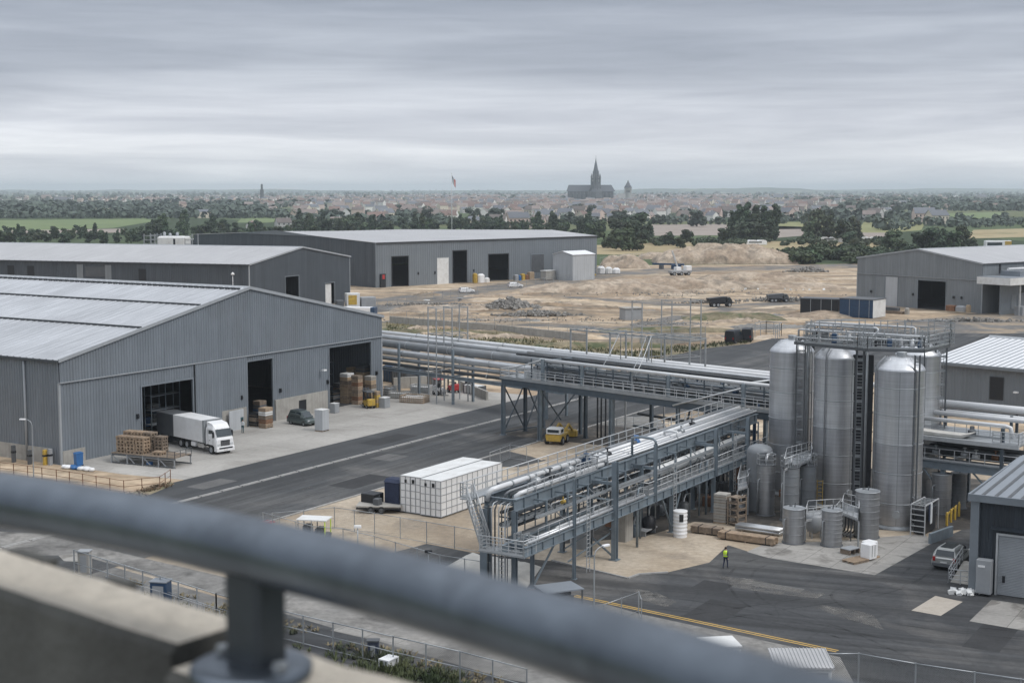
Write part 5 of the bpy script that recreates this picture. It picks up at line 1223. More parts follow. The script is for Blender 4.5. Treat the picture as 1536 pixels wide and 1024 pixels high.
for p,q in (((0,.1,6.1),(0,3.8,.4)),((0,3.8,6.1),(0,.1,.4)),((0,4,6.1),(0,7.1,.4)),((0,7.1,6.1),(0,4,.4)),((6.25,.2,6.0),(6.3,3.6,2.2)),((6.25,.2,.4),(6.3,7,5.8)),((0,.1,.35),(0,7.1,.35))):
    pru('brace','steel_dark',lambda mb: mb.bar(p,q,.13,.13))
pru('walkway','galv',lambda mb: mb.box(-.4,XE,-.15,1.25,ZU+.01,ZU+.07))
pru('walkway','galv',lambda mb: mb.box(-.4,2.6,1.25,7.2,ZU+.01,ZU+.07))
pru('toe_board','galv',lambda mb: mb.box(-.45,XE,-.2,-.16,ZU-.05,ZU+.32))
pru('railing','galv_pale',lambda mb: rail_mb(mb,[(XE,-.15,ZU+.07),(-.35,-.15,ZU+.07),(-.35,7.0,ZU+.07)],1.12,1.5,.036,(.36,.7)))
pru('railing','galv_pale',lambda mb: rail_mb(mb,[(3,1.3,ZU+.07),(XE,1.3,ZU+.07)],1.12,1.5,.03,(.5,)))
pru('railing','galv',lambda mb: rail_mb(mb,[(-.3,7.2,ZU+.07),(XE,7.2,ZU+.07)],1.12,1.6,.03,(.5,)))
for x,y,h,w in ((6.6,.05,2.9,.34),(12.9,.05,2.6,.3),(25.6,.05,2.65,.3),(35.6,.05,2.7,.34),(2.0,.3,1.4,.16),(19.3,1.4,1.9,.2),(30.5,1.4,1.9,.2)):
    pru('post','steel' if w > .25 else 'galv',lambda mb: mb.bar((x,y,ZU),(x,y,ZU+h),w,w))
    if w > .25: pru('cross_beam','steel',lambda mb: mb.bar((x,y+.18,ZU+h-.3),(x,7.2,ZU+h-.3),.22,.26)); pru('post','steel',lambda mb: mb.bar((x,7.2,ZU),(x,7.2,ZU+h),w*.8,w*.8))
# pipes in two tiers, top ones bright
tops = ((.35,2.75,.2,'pipe_white'),(1.3,2.7,.11,'pipe_grey'),(3.4,2.65,.16,'pipe_dark'),(5.4,2.7,.2,'pipe'),(6.8,2.75,.26,'pipe_white'))
for y,z,rr,m in tops: pru('pipe',m,lambda mb: mb.tube([(6.0 if y < 3 else -1,y,ZU+z),(XE+4,y,ZU+z)],rr,10))
for y,z,rr,m in ((2.0,.75,.14,'pipe_dark'),(2.5,1.35,.18,'pipe_grey'),(3.2,.7,.2,'pipe_dark'),(3.8,1.5,.16,'pipe_dark'),(4.6,.8,.24,'pipe_dark'),(5.4,1.4,.18,'pipe_grey'),(6.3,.8,.2,'pipe_dark')):
    pru('pipe',m,lambda mb: mb.tube([(2.8,y,ZU+z),(XE+2,y,ZU+z)],rr,8))
pru('pipe','pipe_grey',lambda mb: mb.tube([(2.5,1.7,ZU+.55),(20,1.7,ZU+.55),(20.4,1.7,ZU+.9),(XE,1.7,ZU+.95)],.13,8))
pru('cable_tray','steel_dark',lambda mb: mb.box(4,XE,1.45,2.05,ZU+1.75,ZU+1.85))
pru('cable_tray','galv',lambda mb: mb.box(3,XE,1.75,1.8,ZU+1.1,ZU+1.3))
rnd = random.Random(9)
for k in range(34):
    x = rnd.uniform(3.5,38); y = rnd.uniform(1.7,4.5); z = ZU+rnd.choice([.6,.8,1.3,1.5]); m = rnd.choice(['blue','blue','black','grey_dark','galv_pale','pipe_white','steel_dark','steel_dark','grey'])
    if k in (3,17): m = 'orange'
    pru('valve',m,lambda mb: (mb.tube([(x-.28,y,z),(x+.28,y,z)],.24,8), mb.bar((x,y,z),(x,y,z+.5),.12,.12), mb.lathe([(.22,z+.5),(.22,z+.56)],9,(x,y),capt=True)))
pru('equipment_hood','galv_pale',lambda mb: mb.sweep([(2.2,ZU+.1),(5.2,ZU+.1),(5.2,ZU+1.3),(2.2,ZU+.9)],1.4,6.3))
pru('brace','galv_pale',lambda mb: mb.tube([(26.6,-.4,ZU-.5),(35.4,-.2,ZU+2.2)],.1,8))
pru('brace','galv_pale',lambda mb: mb.tube([(1.0,.8,ZU+1.3),(6.5,.2,ZU+2.8)],.07,8))
pru('brace','galv_pale',lambda mb: mb.tube([(35.6,.05,ZU+2.7),(37.2,7.2,ZU+2.9)],.12,8))
x = 3.5
while x < XE:
    pru('hanger','steel_dark',lambda mb: mb.bar((x,1.35,ZU),(x,1.35,ZU+2.6),.12,.12)); pru('hanger','galv',lambda mb: mb.bar((x,1.35,ZU+2.3),(x,7.1,ZU+2.3),.1,.12)); pru('hanger','steel_dark',lambda mb: mb.bar((x+1,3,ZU),(x+1,3,ZU+2.5),.1,.1)); x += 2.6
for z in (1.25,2.05): pru('ledger','galv',lambda mb: mb.bar((3,1.38,ZU+z),(XE,1.38,ZU+z),.08,.1))
rnd = random.Random(41)
for k in range(18):
    x0 = rnd.uniform(3,26); x1 = min(XE,x0+rnd.uniform(5,14)); y = rnd.uniform(1.5,3.4); z = rnd.uniform(.35,2.3); pru('pipe',rnd.choice(['galv','pipe_grey','pipe_dark','steel_dark','galv_pale','blue']),lambda mb: mb.tube([(x0,y,ZU+z-.6),(x0,y,ZU+z),(x1,y,ZU+z),(x1,y+.5,ZU+z)],rnd.choice([.05,.07,.1]),6))
# hoses arching over the top pipes
for x0,dx,m in ((17.2,1.3,'galv'),(17.9,1.3,'galv_pale'),(13.2,.5,'galv')):
    pru('hose',m,lambda mb: mb.tube([(x0,6.6,ZU+2.9),(x0,6.6,ZU+5.6),(x0+dx*.2,6.2,ZU+6.0),(x0+dx*.6,4,ZU+3.4),(x0+dx,1.6,ZU+1.2),(x0+dx,1.6,ZU+.4)],.055,6))
pru('gantry','galv',lambda mb: [mb.bar((x,y,ZU+2.2),(x,y,ZU+5.9),.16,.16) for x in (4.6,11,17,23) for y in (7.2,)]+[mb.bar((4.6,7.2,ZU+5.8),(23,7.2,ZU+5.8),.16,.16)])
pru('gantry','galv',lambda mb: [mb.bar((x,10.2,0),(x,10.2,ZU+5.9),.16,.16) for x in (4.6,11,17,23)]+[mb.bar((4.6,10.2,ZU+5.8),(23,10.2,ZU+5.8),.14,.14)]+[mb.bar((x,7.28,ZU+5.8),(x,10.12,ZU+5.8),.12,.12) for x in (4.6,11,17,23)])
pru('canopy_net','galv',lambda mb: [mb.box(4.5+k*1.26,4.5+k*1.26+.1,7.0,10.4,ZU+5.9,ZU+5.96) for k in range(15)])
pru('loading_arm','blue',lambda mb: (mb.bar((36.8,6.4,ZU+2.6),(36.0,6.4,ZU+4.3),.5,.3), mb.bar((36.0,6.4,ZU+4.4),(38.8,6.0,ZU+1.9),.35,.25)))
# blocks, valves and hoses under the bridge
for k,(x,y,h) in enumerate(((26.6,2.2,4.5),(28.2,3.4,5.2),(29.5,1.4,4.0),(31.2,3,5.0),(33,2,4.4),(34.6,3.6,5.4))):
    pru('drop_pipe',['steel_dark','blue','pipe_grey','pipe_dark','galv','blue'][k],lambda mb: mb.tube([(x,y,0),(x,y,h),(x+.2,y,h+.6),(x+.2,y+.6,ZU)],.2 if k%2 else .12,8))
for x in (9.6,10.2,10.9): pru('drop_pipe','pipe_dark',lambda mb: mb.tube([(x,6.6,0),(x,6.6,ZU)],.11,6))
pru('pipe','pipe_dark',lambda mb: mb.tube([(14,9,3.2),(24,8.2,3.2),(32,8,3.2)],.18,8))
pru('pipe','steel_dark',lambda mb: mb.tube([(17,4.5,2.6),(36,3.5,2.6)],.14,8))

# ------------------------------------------------------------------ big pipelines coming in from the left, on trestles
pg_ = 'insulated pipelines on trestles behind the largest warehouse'
for i,(y,z,rr,m,lb) in enumerate(((11.2,9.25,.3,'pipe_white','topmost white pipeline on the trestles, running behind the pipe bridge'),(10.2,8.75,.42,'pipe','bright fat pipeline just under the topmost one'),(9.3,7.95,.62,'pipe_grey','fattest dull grey pipeline on the trestles'),
        (8.6,6.85,.5,'pipe','second fat pipeline from the bottom of the trestles'),(8.2,5.95,.3,'pipe_grey','grey pipeline second lowest on the trestles'),(7.9,5.2,.24,'pipe_dark','thin dark pipeline lowest on the trestles'))):
    mb = MB(); mb.tube([(-56,0,0),(-30,0,0),(0,0,0),(3 if 0 < i < 4 else (44 if i == 0 else 2),0,0)],rr,16 if rr > .35 else 10); o = mb.build('pipeline', M[m], None)
    o.matrix_basis = Matrix.Translation(UO) @ Matrix.Rotation(RU,4,'Z') @ Matrix.Translation((0,y+5.0,z-.62)); tag(o, lb, 'pipeline', pg_)
    # flange bands on the line
    mb = MB()
    for x in range(-52,2,9): mb.tube([(x,0,0),(x+.16,0,0)],rr+.05,14)
    mb.build('flange', M['galv'], o)
MU = Matrix.Translation(UO) @ Matrix.Rotation(RU,4,'Z')
gTr = 'steel trestles carrying the pipelines'
for k,x in enumerate((-4.5,-22.5,-34)):
    p = MU @ Vector((x,14.2,0)); t = thing('pipe_trestle', ['steel trestle under the pipelines nearest the pipe bridge','steel trestle under the pipelines beside the corner of the largest warehouse','steel trestle hidden behind the corner of the largest warehouse'][k], 'trestle', p, RU, gTr)
    for y,h in ((-1.6,7.8),(2.3,9.0)):
        mb = MB(); mb.bar((0,y,0),(0,y,h),.3,.3); mb.build('post', M['steel'], t)
    mb = MB()
    for z in (4.25,6.65): mb.bar((0,-1.45,z-.2),(0,2.15,z-.2),.2,.22)
    mb.build('cross_beam', M['steel'], t)
mb = MB(); mb.ibeam((-42,0,0),(-1,0,0),.5,.3,.05); o = mb.build('pipe_girder', M['steel'], None); o.matrix_basis = MU @ Matrix.Translation((0,12.2,3.9)); tag(o,'long steel girder under the front edge of the pipelines','girder')
# slim scaffold frames standing in front of the pipelines
def scaffold(label, px0, px1, py0, py1, ztop, dep, m='galv'):
    a = Vector((*G(px0,py0),0)); b = Vector((*G(px1,py1),0)); u = (b-a); W = u.length; t = thing('scaffold', label, 'scaffold', a, atan2(u.y,u.x), 'bare scaffold frames around the pipe bridge')
    for x in (0,W/2,W):
        for y in (0,dep): 
            mb = MB(); mb.bar((x,y,0),(x,y,ztop),.14,.14); mb.build('post', M[m], t)
    mb = MB()
    for z in (ztop-.1,ztop*.72,ztop*.35):
        for y in (0,dep): mb.bar((0,y,z),(W,y,z),.1,.1)
        for x in (0,W/2,W): mb.bar((x,0,z),(x,dep,z),.1,.1)
    mb.build('ledger', M[m], t)
    return t
scaffold('bare scaffold frame in front of the pipelines, beside the corner of the largest warehouse', 655, 702, 606, 602, 13.6, 2.5)
scaffold('bare scaffold frame behind the pipe bridge where hoses arch over it', 962, 1050, 586, 580, 13.4, 3)

# ------------------------------------------------------------------ right hand pipe rack
QO = Vector((*G(1412,692,4.9),0)); RQ = rot_of(128)
rr_ = thing('pipe_rack','steel pipe rack with railed decks to the right of the silos', 'pipe rack', QO, RQ)
def prr(name, m, fn):
    mb = MB(); fn(mb); return mb.build(name, M[m], rr_)
for y in (0,6.5):
    prr('girder','steel',lambda mb: mb.ibeam((-3,y,4.55),(14,y,4.55),.75,.32,.05))
    for x in (.2,5.6,11.8): prr('column','steel',lambda mb: mb.ibeam((x,y,0),(x,y,4.17),.4,.36,.05,up=(1,0,0)))
    for x in (5.6,): prr('post','steel_dark',lambda mb: mb.bar((x,y,4.93),(x,y,8.6),.3,.3))
for x in (-2.5,.2,5.6,11.8): prr('cross_beam','steel',lambda mb: mb.bar((x,.17,4.6),(x,6.33,4.6),.2,.4))
prr('brace','steel',lambda mb: mb.bar((5.5,0,1.8),(3.0,0,4.2),.14,.14)); prr('brace','steel',lambda mb: mb.bar((.3,0,1.8),(-1.8,0,4.2),.14,.14))
prr('deck','galv',lambda mb: mb.box(-3,14,-.1,1.5,4.94,5.0))
prr('railing','galv_pale',lambda mb: rail_mb(mb,[(-3,-.1,5.0),(14,-.1,5.0)],1.1,1.4,.036,(.5,)))
for y,z,r_,m in ((2,5.5,.26,'pipe_dark'),(3,5.6,.2,'pipe_grey'),(4,5.5,.3,'pipe_dark'),(5,5.7,.2,'pipe_grey')): prr('pipe',m,lambda mb: mb.tube([(-4,y,z),(14,y,z)],r_,8))
for x,y,m in ((-1,1.2,'galv'),(1.6,1.6,'galv_pale'),(2.8,1.2,'offwhite'),(4.4,1.8,'rust'),(7,1.5,'black'),(8.4,1.4,'offwhite'),(9.8,1.8,'black'),(11,1.3,'galv')):
    prr('valve',m,lambda mb: (mb.tube([(x-.3,y,5.5),(x+.3,y,5.5)],.26,9), mb.bar((x,y,5.5),(x,y,6.1),.1,.1), mb.lathe([(.2,6.1),(.2,6.16)],9,(x,y),capt=True)))
prr('deck','galv',lambda mb: mb.box(-3.5,7.2,-.2,6.5,7.05,7.2))
prr('edge_beam','galv_pale',lambda mb: mb.box(-3.5,7.2,-.42,-.21,6.85,7.25))
prr('railing','galv_pale',lambda mb: rail_mb(mb,[(4.8,-.3,7.2),(7.15,-.3,7.2),(7.15,6,7.2)],1.1,.9,.036,(.36,.7)))
prr('railing','galv',lambda mb: rail_mb(mb,[(-3,2.2,7.2),(4.8,2.2,7.2)],1.1,1.2,.03,(.5,)))
prr('tarpaulin','tarp',lambda mb: mb.sweep([(-3.2,7.25),(1.8,7.25),(2.6,7.75),(1.6,7.5),(-.5,7.5),(-3.2,7.6)],.3,1.8))
prr('pipe','pipe_white',lambda mb: mb.tube([(-4,4.4,8.75),(6.6,4.4,8.75),(7.0,4.7,8.8),(9.5,8.2,8.9)],.24,10))
prr('pipe','pipe_white',lambda mb: mb.tube([(-4,3.1,8.3),(4.8,3.1,8.3),(5.2,3.2,8.2),(5.4,3.3,7.3)],.2,10))
prr('pipe','pipe',lambda mb: mb.tube([(-4,5.4,8.6),(6.4,5.4,8.6)],.14,8))
prr('pipe','pipe_white',lambda mb: mb.tube([(-4,8.2,9.1),(13,8.2,9.1)],.4,12))
prr('pipe','pipe_white',lambda mb: mb.tube([(-4,7.3,8.5),(12,7.3,8.5)],.2,10))
prr('trestle','steel_dark',lambda mb: [mb.bar((x,y,0),(x,y,8.7),.24,.24) for x in (-3,4,11) for y in (7,8.6)]+[mb.bar((x,7.1,8.2),(x,8.5,8.2),.2,.2) for x in (-3,4,11)])
prr('pump','grey_dark',lambda mb: mb.lathe([(.4,7.2),(.4,7.6),(.22,7.7),(.22,8.0),(0,8.05)],10,(1.7,3.0)))
# ------------------------------------------------------------------ vehicles
def wheel(root, x, y, r, w, z=None, n=22, hub='grey'):
    z = r if z is None else z
    mb = MB(); s = -1 if y < 0 else 1
    prof = [(r*.62,-w/2),(r*.93,-w/2),(r,-w/2+.04),(r,w/2-.04),(r*.93,w/2),(r*.62,w/2),(r*.62,-w/2)]
    mb.lathe(prof, n, sm=False); mb.v = [(x+a, y+c, z+b) for a,b,c in mb.v]; o = mb.build('wheel', M['rubber'], root)
    mb = MB(); mb.lathe([(r*.62,-w/2+.03),(r*.62,w/2-.03),(r*.5,w/2-.06),(r*.2,w/2-.02),(0,w/2)], n, sm=False); mb.v = [(x+a, y+s*c, z+b) for a,b,c in mb.v]; mb.build('rim', M[hub], o)
    return o

def body_loft(mb, secs, mi=0):
    """secs: (x, half width bottom, half width top, z bottom, z top); lofted along x with softened top edges"""
    rings = []
    for x,wb,wt,zb,zt in secs:
        h = zt-zb; rings.append([mb.add(p) for p in ((x,-wb,zb),(x,-wb*1.02,zb+h*.45),(x,-wt,zt-h*.16),(x,-wt*.86,zt),(x,wt*.86,zt),(x,wt,zt-h*.16),(x,wb*1.02,zb+h*.45),(x,wb,zb))])
    for a,b in zip(rings, rings[1:]):
        for k in range(8): mb.idx([a[k],a[(k+1)%8],b[(k+1)%8],b[k]], mi)
    mb.idx(rings[0], mi); mb.idx(rings[-1][::-1], mi)

# white box truck pulling out of the warehouse
d_ = Vector((-2.0*UA[0]-8.5*UB[0], -2.0*UA[1]-8.5*UB[1])).normalized()
tk = thing('truck','white box truck with a grey rear section, pulling out of the largest warehouse', 'truck', S(119.9,112.9), atan2(d_.y,d_.x))
mb = MB()                                                   # cab, nose at x=+.9
sec = [(-.95,1.17,1.14,1.02,3.15),(-.6,1.2,1.16,1.08,3.3),(.35,1.2,1.14,1.08,3.25),(.62,1.2,1.1,1.0,2.95),(1.05,1.18,1.12,.6,2.0),(1.2,1.12,1.08,.62,1.75)]
body_loft(mb, sec); cab = mb.build('cab', M['white'], tk)
mb = MB(); mb.face([(.68,-1.0,2.83),(.68,1.0,2.83),(1.08,1.04,2.02),(1.08,-1.04,2.02)]); mb.v = [(x+.03,y,z+.03) for x,y,z in mb.v]; mb.build('windscreen', M['glass'], cab)
for s in (-1,1):
    mb = MB(); mb.face([(-.35,s*1.215,1.95),(.5,s*1.205,1.95),(.42,s*1.18,2.75),(-.35,s*1.185,2.75)]); mb.build('side_window', M['glass'], cab)
    mb = MB(); mb.bbox(.62,.78,s*1.28-.1,s*1.28+.1,1.95,2.6,.03); mb.bar((.6,s*1.1,2.65),(.7,s*1.28,2.62),.04,.04); mb.build('mirror', M['black'], cab)
    mb = MB(); mb.bbox(1.12,1.235,s*.86-.2,s*.86+.2,.98,1.28,.02); mb.build('headlight', M['lamp_clear'], cab)
    mb = MB(); mb.box(-.2,-.02,s*1.225-.012,s*1.225+.012,1.55,1.62); mb.build('door_handle', M['black'], cab)
mb = MB(); mb.box(1.12,1.225,-.62,.62,.98,1.62); mb.build('grille', M['black'], cab)
mb = MB(); [mb.box(1.222,1.24,-.6,.6,1.05+k*.13,1.09+k*.13) for k in range(4)]; mb.build('grille_bar', M['chrome'], cab)
mb = MB(); [mb.bar((.66,y,2.9),(1.05,y+.35,2.06),.03,.03) for y in (-.7,-.05)]; mb.build('wiper', M['black'], cab)
for s in (-1,1):
    mb = MB(); [mb.box(x-.012,x+.012,s*1.212-.012,s*1.212+.012,.75,2.8) for x in (-.45,.56)]; mb.box(-.45,.56,s*1.215-.012,s*1.215+.012,.95,.975); mb.build('door_gap', M['black'], cab)
    mb = MB(); mb.box(-.75,-.3,s*1.2-.03,s*1.2+.03,.62,.72); mb.box(-.7,-.35,s*1.22-.05,s*1.22+.05,.42,.5); mb.build('step', M['grey_dark'], cab)
mb = MB(); mb.bbox(.72,1.34,-1.2,1.2,.38,.9,.05); bu = mb.build('bumper', M['white'], tk)
mb = MB(); mb.box(1.335,1.36,-.26,.26,.48,.62); mb.build('number_plate', M['offwhite'], bu)
mb = MB(); mb.box(1.335,1.35,-.9,.9,.66,.84); mb.build('grille', M['black'], bu)
mb = MB(); mb.sweep([(-.95,3.15),(.3,3.2),(.15,3.42),(-.95,3.62)],-1.0,1.0); mb.build('wind_deflector', M['white'], cab)
mb = MB(); mb.bbox(-7.7,-1.2,-1.25,1.25,1.15,3.72,.04); bx = mb.build('cargo_box', M['white'], tk)
mb = MB(); mb.box(-1.5,-1.17,-1.27,1.27,1.13,3.73); mb.build('front_frame', M['galv'], bx)
mb = MB(); mb.bbox(-11.4,-7.73,-1.24,1.24,1.1,3.7,.04); mb.build('rear_curtain', M['grey_dark'], tk)
mb = MB(); mb.box(-9.8,.6,-.45,.45,.62,1.08); mb.build('chassis', M['black'], tk)
for s in (-1,1):
    for x0,x1,m in ((-2.7,-1.5,'chrome'),(-4.1,-3.2,'white')):
        mb = MB(); mb.bbox(x0,x1,s*.95-.24,s*.95+.24,.5,1.0,.06); mb.build('fuel_tank', M[m], tk)
    mb = MB(); mb.box(-9.6,-6.6,s*1.15-.03,s*1.15+.03,.6,.95); mb.build('side_guard', M['black'], tk)
for x in (.1,-4.9,-6.2):
    for s in (-1,1): wheel(tk, x, s*1.06, .52, .34)

def car(name, label, loc, rotz, paint, L_=4.5, W=1.86, H=1.68, boxy=.0, cat='car', tail=True):
    t = thing(name, label, cat, loc, rotz); h = L_/2; w = W/2
    mb = MB(); body_loft(mb, [(-h,w*.9,w*.86,.42,.95),(-h+.12,w,w*.95,.3,1.02),(-h*.4,w,w*.96,.27,1.03),(h*.45,w,w*.95,.27,1.0),(h-.25,w*.96,w*.9,.3,.86),(h,w*.86,w*.8,.4,.72)]); bd = mb.build('body', M[paint], t)
    mb = MB(); rk = -h+.18+boxy*.0
    body_loft(mb, [(rk,w*.92,w*.86,.98,1.1),(rk+.28,w*.93,w*.78,.98,H-.06),(rk+.6,w*.93,w*.77,.98,H),(h*.05,w*.93,w*.76,.98,H-.03),(h*.28,w*.93,w*.74,.98,H-.2),(h*.62,w*.9,w*.86,.98,1.03)]); ro = mb.build('cabin', M[paint], t)
    mb = MB(); mb.face([(rk+.02,-w*.76,1.12),(rk+.02,w*.76,1.12),(rk+.24,w*.68,H-.16),(rk+.24,-w*.68,H-.16)]); mb.v = [(x-.035,y,z) for x,y,z in mb.v]; mb.build('rear_window', M['glass'], ro)
    mb = MB(); mb.face([(h*.6,-w*.78,1.06),(h*.6,w*.78,1.06),(h*.3,w*.68,H-.2),(h*.3,-w*.68,H-.2)]); mb.v = [(x+.04,y,z+.03) for x,y,z in mb.v]; mb.build('windscreen', M['glass'], ro)
    for s in (-1,1):
        for xa,xb in ((rk+.5,-.35),(-.27,h*.36)):
            mb = MB(); mb.face([(xa,s*w*.955,1.06),(xb,s*w*.955,1.06),(xb-.12,s*w*.835,H-.22),(xa+.05,s*w*.835,H-.22)]); mb.build('side_window', M['glass'], ro)
        mb = MB(); mb.bbox(-h-.02,-h+.12,s*w*.8-.12,s*w*.8+.1,.72,1.04,.02); mb.build('tail_light', M['lamp_red'], bd)
        mb = MB(); mb.bbox(h-.14,h-.0,s*w*.68-.16,s*w*.68+.14,.62,.8,.02); mb.build('headlight', M['lamp_clear'], bd)
        mb = MB(); mb.bbox(h*.42-.06,h*.42+.08,s*(w+.1)-.1,s*(w+.1)+.1,1.0,1.16,.03); mb.build('mirror', M[paint], bd)
    mb = MB(); mb.bbox(-h-.07,-h+.2,-w*.93,w*.93,.32,.58,.04); b2 = mb.build('bumper', M['grey_dark'], t)
    mb = MB(); mb.box(-h-.085,-h-.06,-.26,.26,.62,.74); mb.build('number_plate', M['offwhite'], bd)
    mb = MB(); mb.box(rk+.5,h*.1,-w*.5,w*.5,H-.015,H+.012); mb.build('roof_panel', M['glass'], ro)
    for x in (-h+.82,h-.82):
        for s in (-1,1): wheel(t, x, s*(w-.1), .34, .22)
    return t
car('car','silver estate car seen from behind, parked beside the charcoal workshop', S(114.2,28.35), ROT_SITE-R(2), 'car_silver', 4.6, 2.0, 1.72)
car('car','small dark green grey car parked before the concrete plinth of the largest warehouse', S(140.2,117.6), ROT_SITE-R(90+8), 'car_green', 4.0, 1.8, 1.9)
for px,py,rot,p,lb in ((700,439,20,'white','white car with dark windows on the road in front of the far warehouse'),(773,431,15,'white','white flat backed car ahead of the other on the road before the far warehouse'),):
    car('car', lb, G(px,py), R(rot), p, 4.6)
# pickup, partly behind the workshop corner
t = thing('pickup','white pickup with dark gear on its bed, half hidden by the charcoal workshop', 'pickup', S(118.5,26.6), ROT_SITE)
mb = MB(); body_loft(mb, [(-2.6,.92,.9,.45,1.05),(-2.4,.95,.93,.35,1.1),(.9,.95,.93,.35,1.1),(2.3,.92,.88,.38,1.0),(2.6,.84,.8,.45,.85)]); mb.build('body', M['offwhite'], t)
mb = MB(); body_loft(mb, [(-.5,.88,.82,1.08,1.2),(-.4,.88,.76,1.08,1.8),(.5,.88,.76,1.08,1.8),(1.2,.86,.82,1.08,1.15)]); mb.build('cabin', M['glass'], t)
mb = MB(); mb.bbox(-2.3,-1.3,-.7,.2,1.1,1.7,.05); mb.bbox(-1.25,-.6,-.5,.7,1.1,1.9,.05); mb.build('load', M['black'], t)
for x in (-1.7,1.7):
    for s in (-1,1): wheel(t, x, s*.85, .36, .24)

def forklift(label, loc, rotz, paint, roof, cat='forklift'):
    t = thing('forklift', label, cat, loc, rotz)
    mb = MB(); mb.bbox(-1.2,.5,-.6,.6,.35,1.05,.08); mb.bbox(-1.35,-.65,-.58,.58,.5,1.35,.1); mb.build('body', M[paint], t)
    mb = MB(); mb.bbox(-.5,.1,-.3,.3,1.0,1.15,.04); mb.bbox(-.6,-.45,-.3,.3,1.05,1.6,.04); mb.build('seat', M['black'], t)
    mb = MB()
    for x,y in ((-.95,-.5),(-.95,.5),(.4,-.5),(.4,.5)): mb.bar((x,y,1.0),(x*.85,y*.95,2.25),.08,.08)
    mb.build('cab_frame', M['black'], t)
    mb = MB(); mb.bbox(-1.1,.55,-.65,.65,2.25,2.36,.04); mb.build('roof', M[roof], t)
    mb = MB()
    for s in (-1,1): mb.bar((.75,s*.35,.1),(.75,s*.35,2.7),.12,.16)
    for z in (.3,1.4,2.6): mb.bar((.75,-.35,z),(.75,.35,z),.08,.1)
    mb.build('mast', M['grey_dark'], t); mb = MB()
    for s in (-1,1): mb.box(.82,2.0,s*.28-.07,s*.28+.07,.12,.18); mb.box(.82,.9,s*.28-.07,s*.28+.07,.12,.9)
    mb.build('fork', M['grey_dark'], t)
    for x,r in ((.3,.36),(-.95,.28)):
        for s in (-1,1): wheel(t, x, s*.52, r, .22)
    return t
forklift('red roofed forklift at the open end of the concrete apron', G(660,592), ROT_SITE-R(115), 'white', 'red')
forklift('dark red cart with a pale roof just behind the red roofed forklift', G(679,588), ROT_SITE+R(65), 'red', 'offwhite', 'cart')
forklift('yellow forklift in front of the rightmost doorway of the largest warehouse', G(552,611), ROT_SITE+R(60), 'yellow', 'grey_dark')
# yellow loader below the pipe bridge
t = thing('loader','pale loading machine with a yellow arm on the sandy patch under the pipe bridge', 'loader', G(836,664), ROT_SITE+R(12))
mb = MB(); mb.bbox(-1.6,1.4,-1.0,1.0,.45,1.3,.12); mb.build('body', M['yellow'], t)
mb = MB(); mb.bbox(-1.65,-.1,-.9,.9,1.31,2.0,.1); mb.build('cab', M['offwhite'], t)
mb = MB(); mb.box(-1.68,-1.66,-.7,.7,1.5,1.85); mb.box(-1.4,-.5,-.92,-.902,1.5,1.85); mb.build('window', M['glass'], t)
mb = MB(); mb.bar((.8,-.6,1.2),(2.6,-.6,1.9),.2,.24); mb.bar((2.6,-.6,1.9),(4.6,-.5,.8),.2,.24); mb.bar((.8,.6,1.2),(2.6,.6,1.9),.2,.24); mb.bar((2.6,.6,1.9),(4.6,.5,.8),.2,.24); mb.bbox(4.3,5.2,-1.0,1.0,.1,.9,.15); mb.build('arm', M['yellow'], t)
for x in (-1.1,.7):
    for s in (-1,1): wheel(t, x, s*.95, .5, .35)
# dump truck, telehandler and plant on the building site
def plant_truck(label, px, py, rot, sc=1, m='black', name='dump_truck'):
    t = thing(name, label, 'dump truck', G(px,py), R(rot)); t.scale = (sc,)*3
    mb = MB(); mb.bbox(-3.6,3.4,-1.1,1.1,.9,1.5,.06); mb.build('chassis', M['black'], t)
    mb = MB(); mb.sweep([(-4.2,1.5),(1.0,1.5),(1.6,3.3),(-4.6,2.8)],-1.35,1.35); mb.build('tipper_body', M[m], t)
    mb = MB(); body_loft(mb, [(1.8,1.1,1.0,1.2,3.1),(2.9,1.1,1.0,1.2,3.1),(3.6,1.1,1.0,1.0,2.1)]); c = mb.build('cab', M[m], t)
    mb = MB(); mb.box(2.0,2.9,-1.13,-1.11,2.1,2.8); mb.box(2.0,2.9,1.11,1.13,2.1,2.8); mb.build('window', M['glass'], c)
    for x in (-2.8,-1.4,2.6):
        for s in (-1,1): wheel(t, x, s*1.1, .7, .45)
    return t
plant_truck('black dump truck parked where two site tracks meet', 1081, 460, 15, .8)
plant_truck('dark low truck at the far side of the site, beside the row of scrap', 1168, 453, 5, .72, 'grey_dark')
t = thing('crane_truck','white mobile crane with a short jib on the far track below the earth mound','crane', G(1020,413), R(20))
mb = MB(); mb.bbox(-4,4,-1.3,1.3,.9,1.8,.1); mb.build('chassis', M['grey'], t)
mb = MB(); mb.bbox(1.8,4,-1.25,1.25,1.8,3.4,.15); mb.bbox(-2,0,-1.1,1.1,1.8,3.0,.15); mb.build('cab', M['white'], t)
mb = MB(); mb.bar((-1,0,2.9),(-3.2,0,8.6),.5,.5); mb.bar((-3.2,0,8.6),(-2.2,0,6.0),.2,.2); mb.build('jib', M['galv_pale'], t)
for x in (-2.8,0,2.8):
    for s in (-1,1): wheel(t, x, s*1.15, .65, .45)
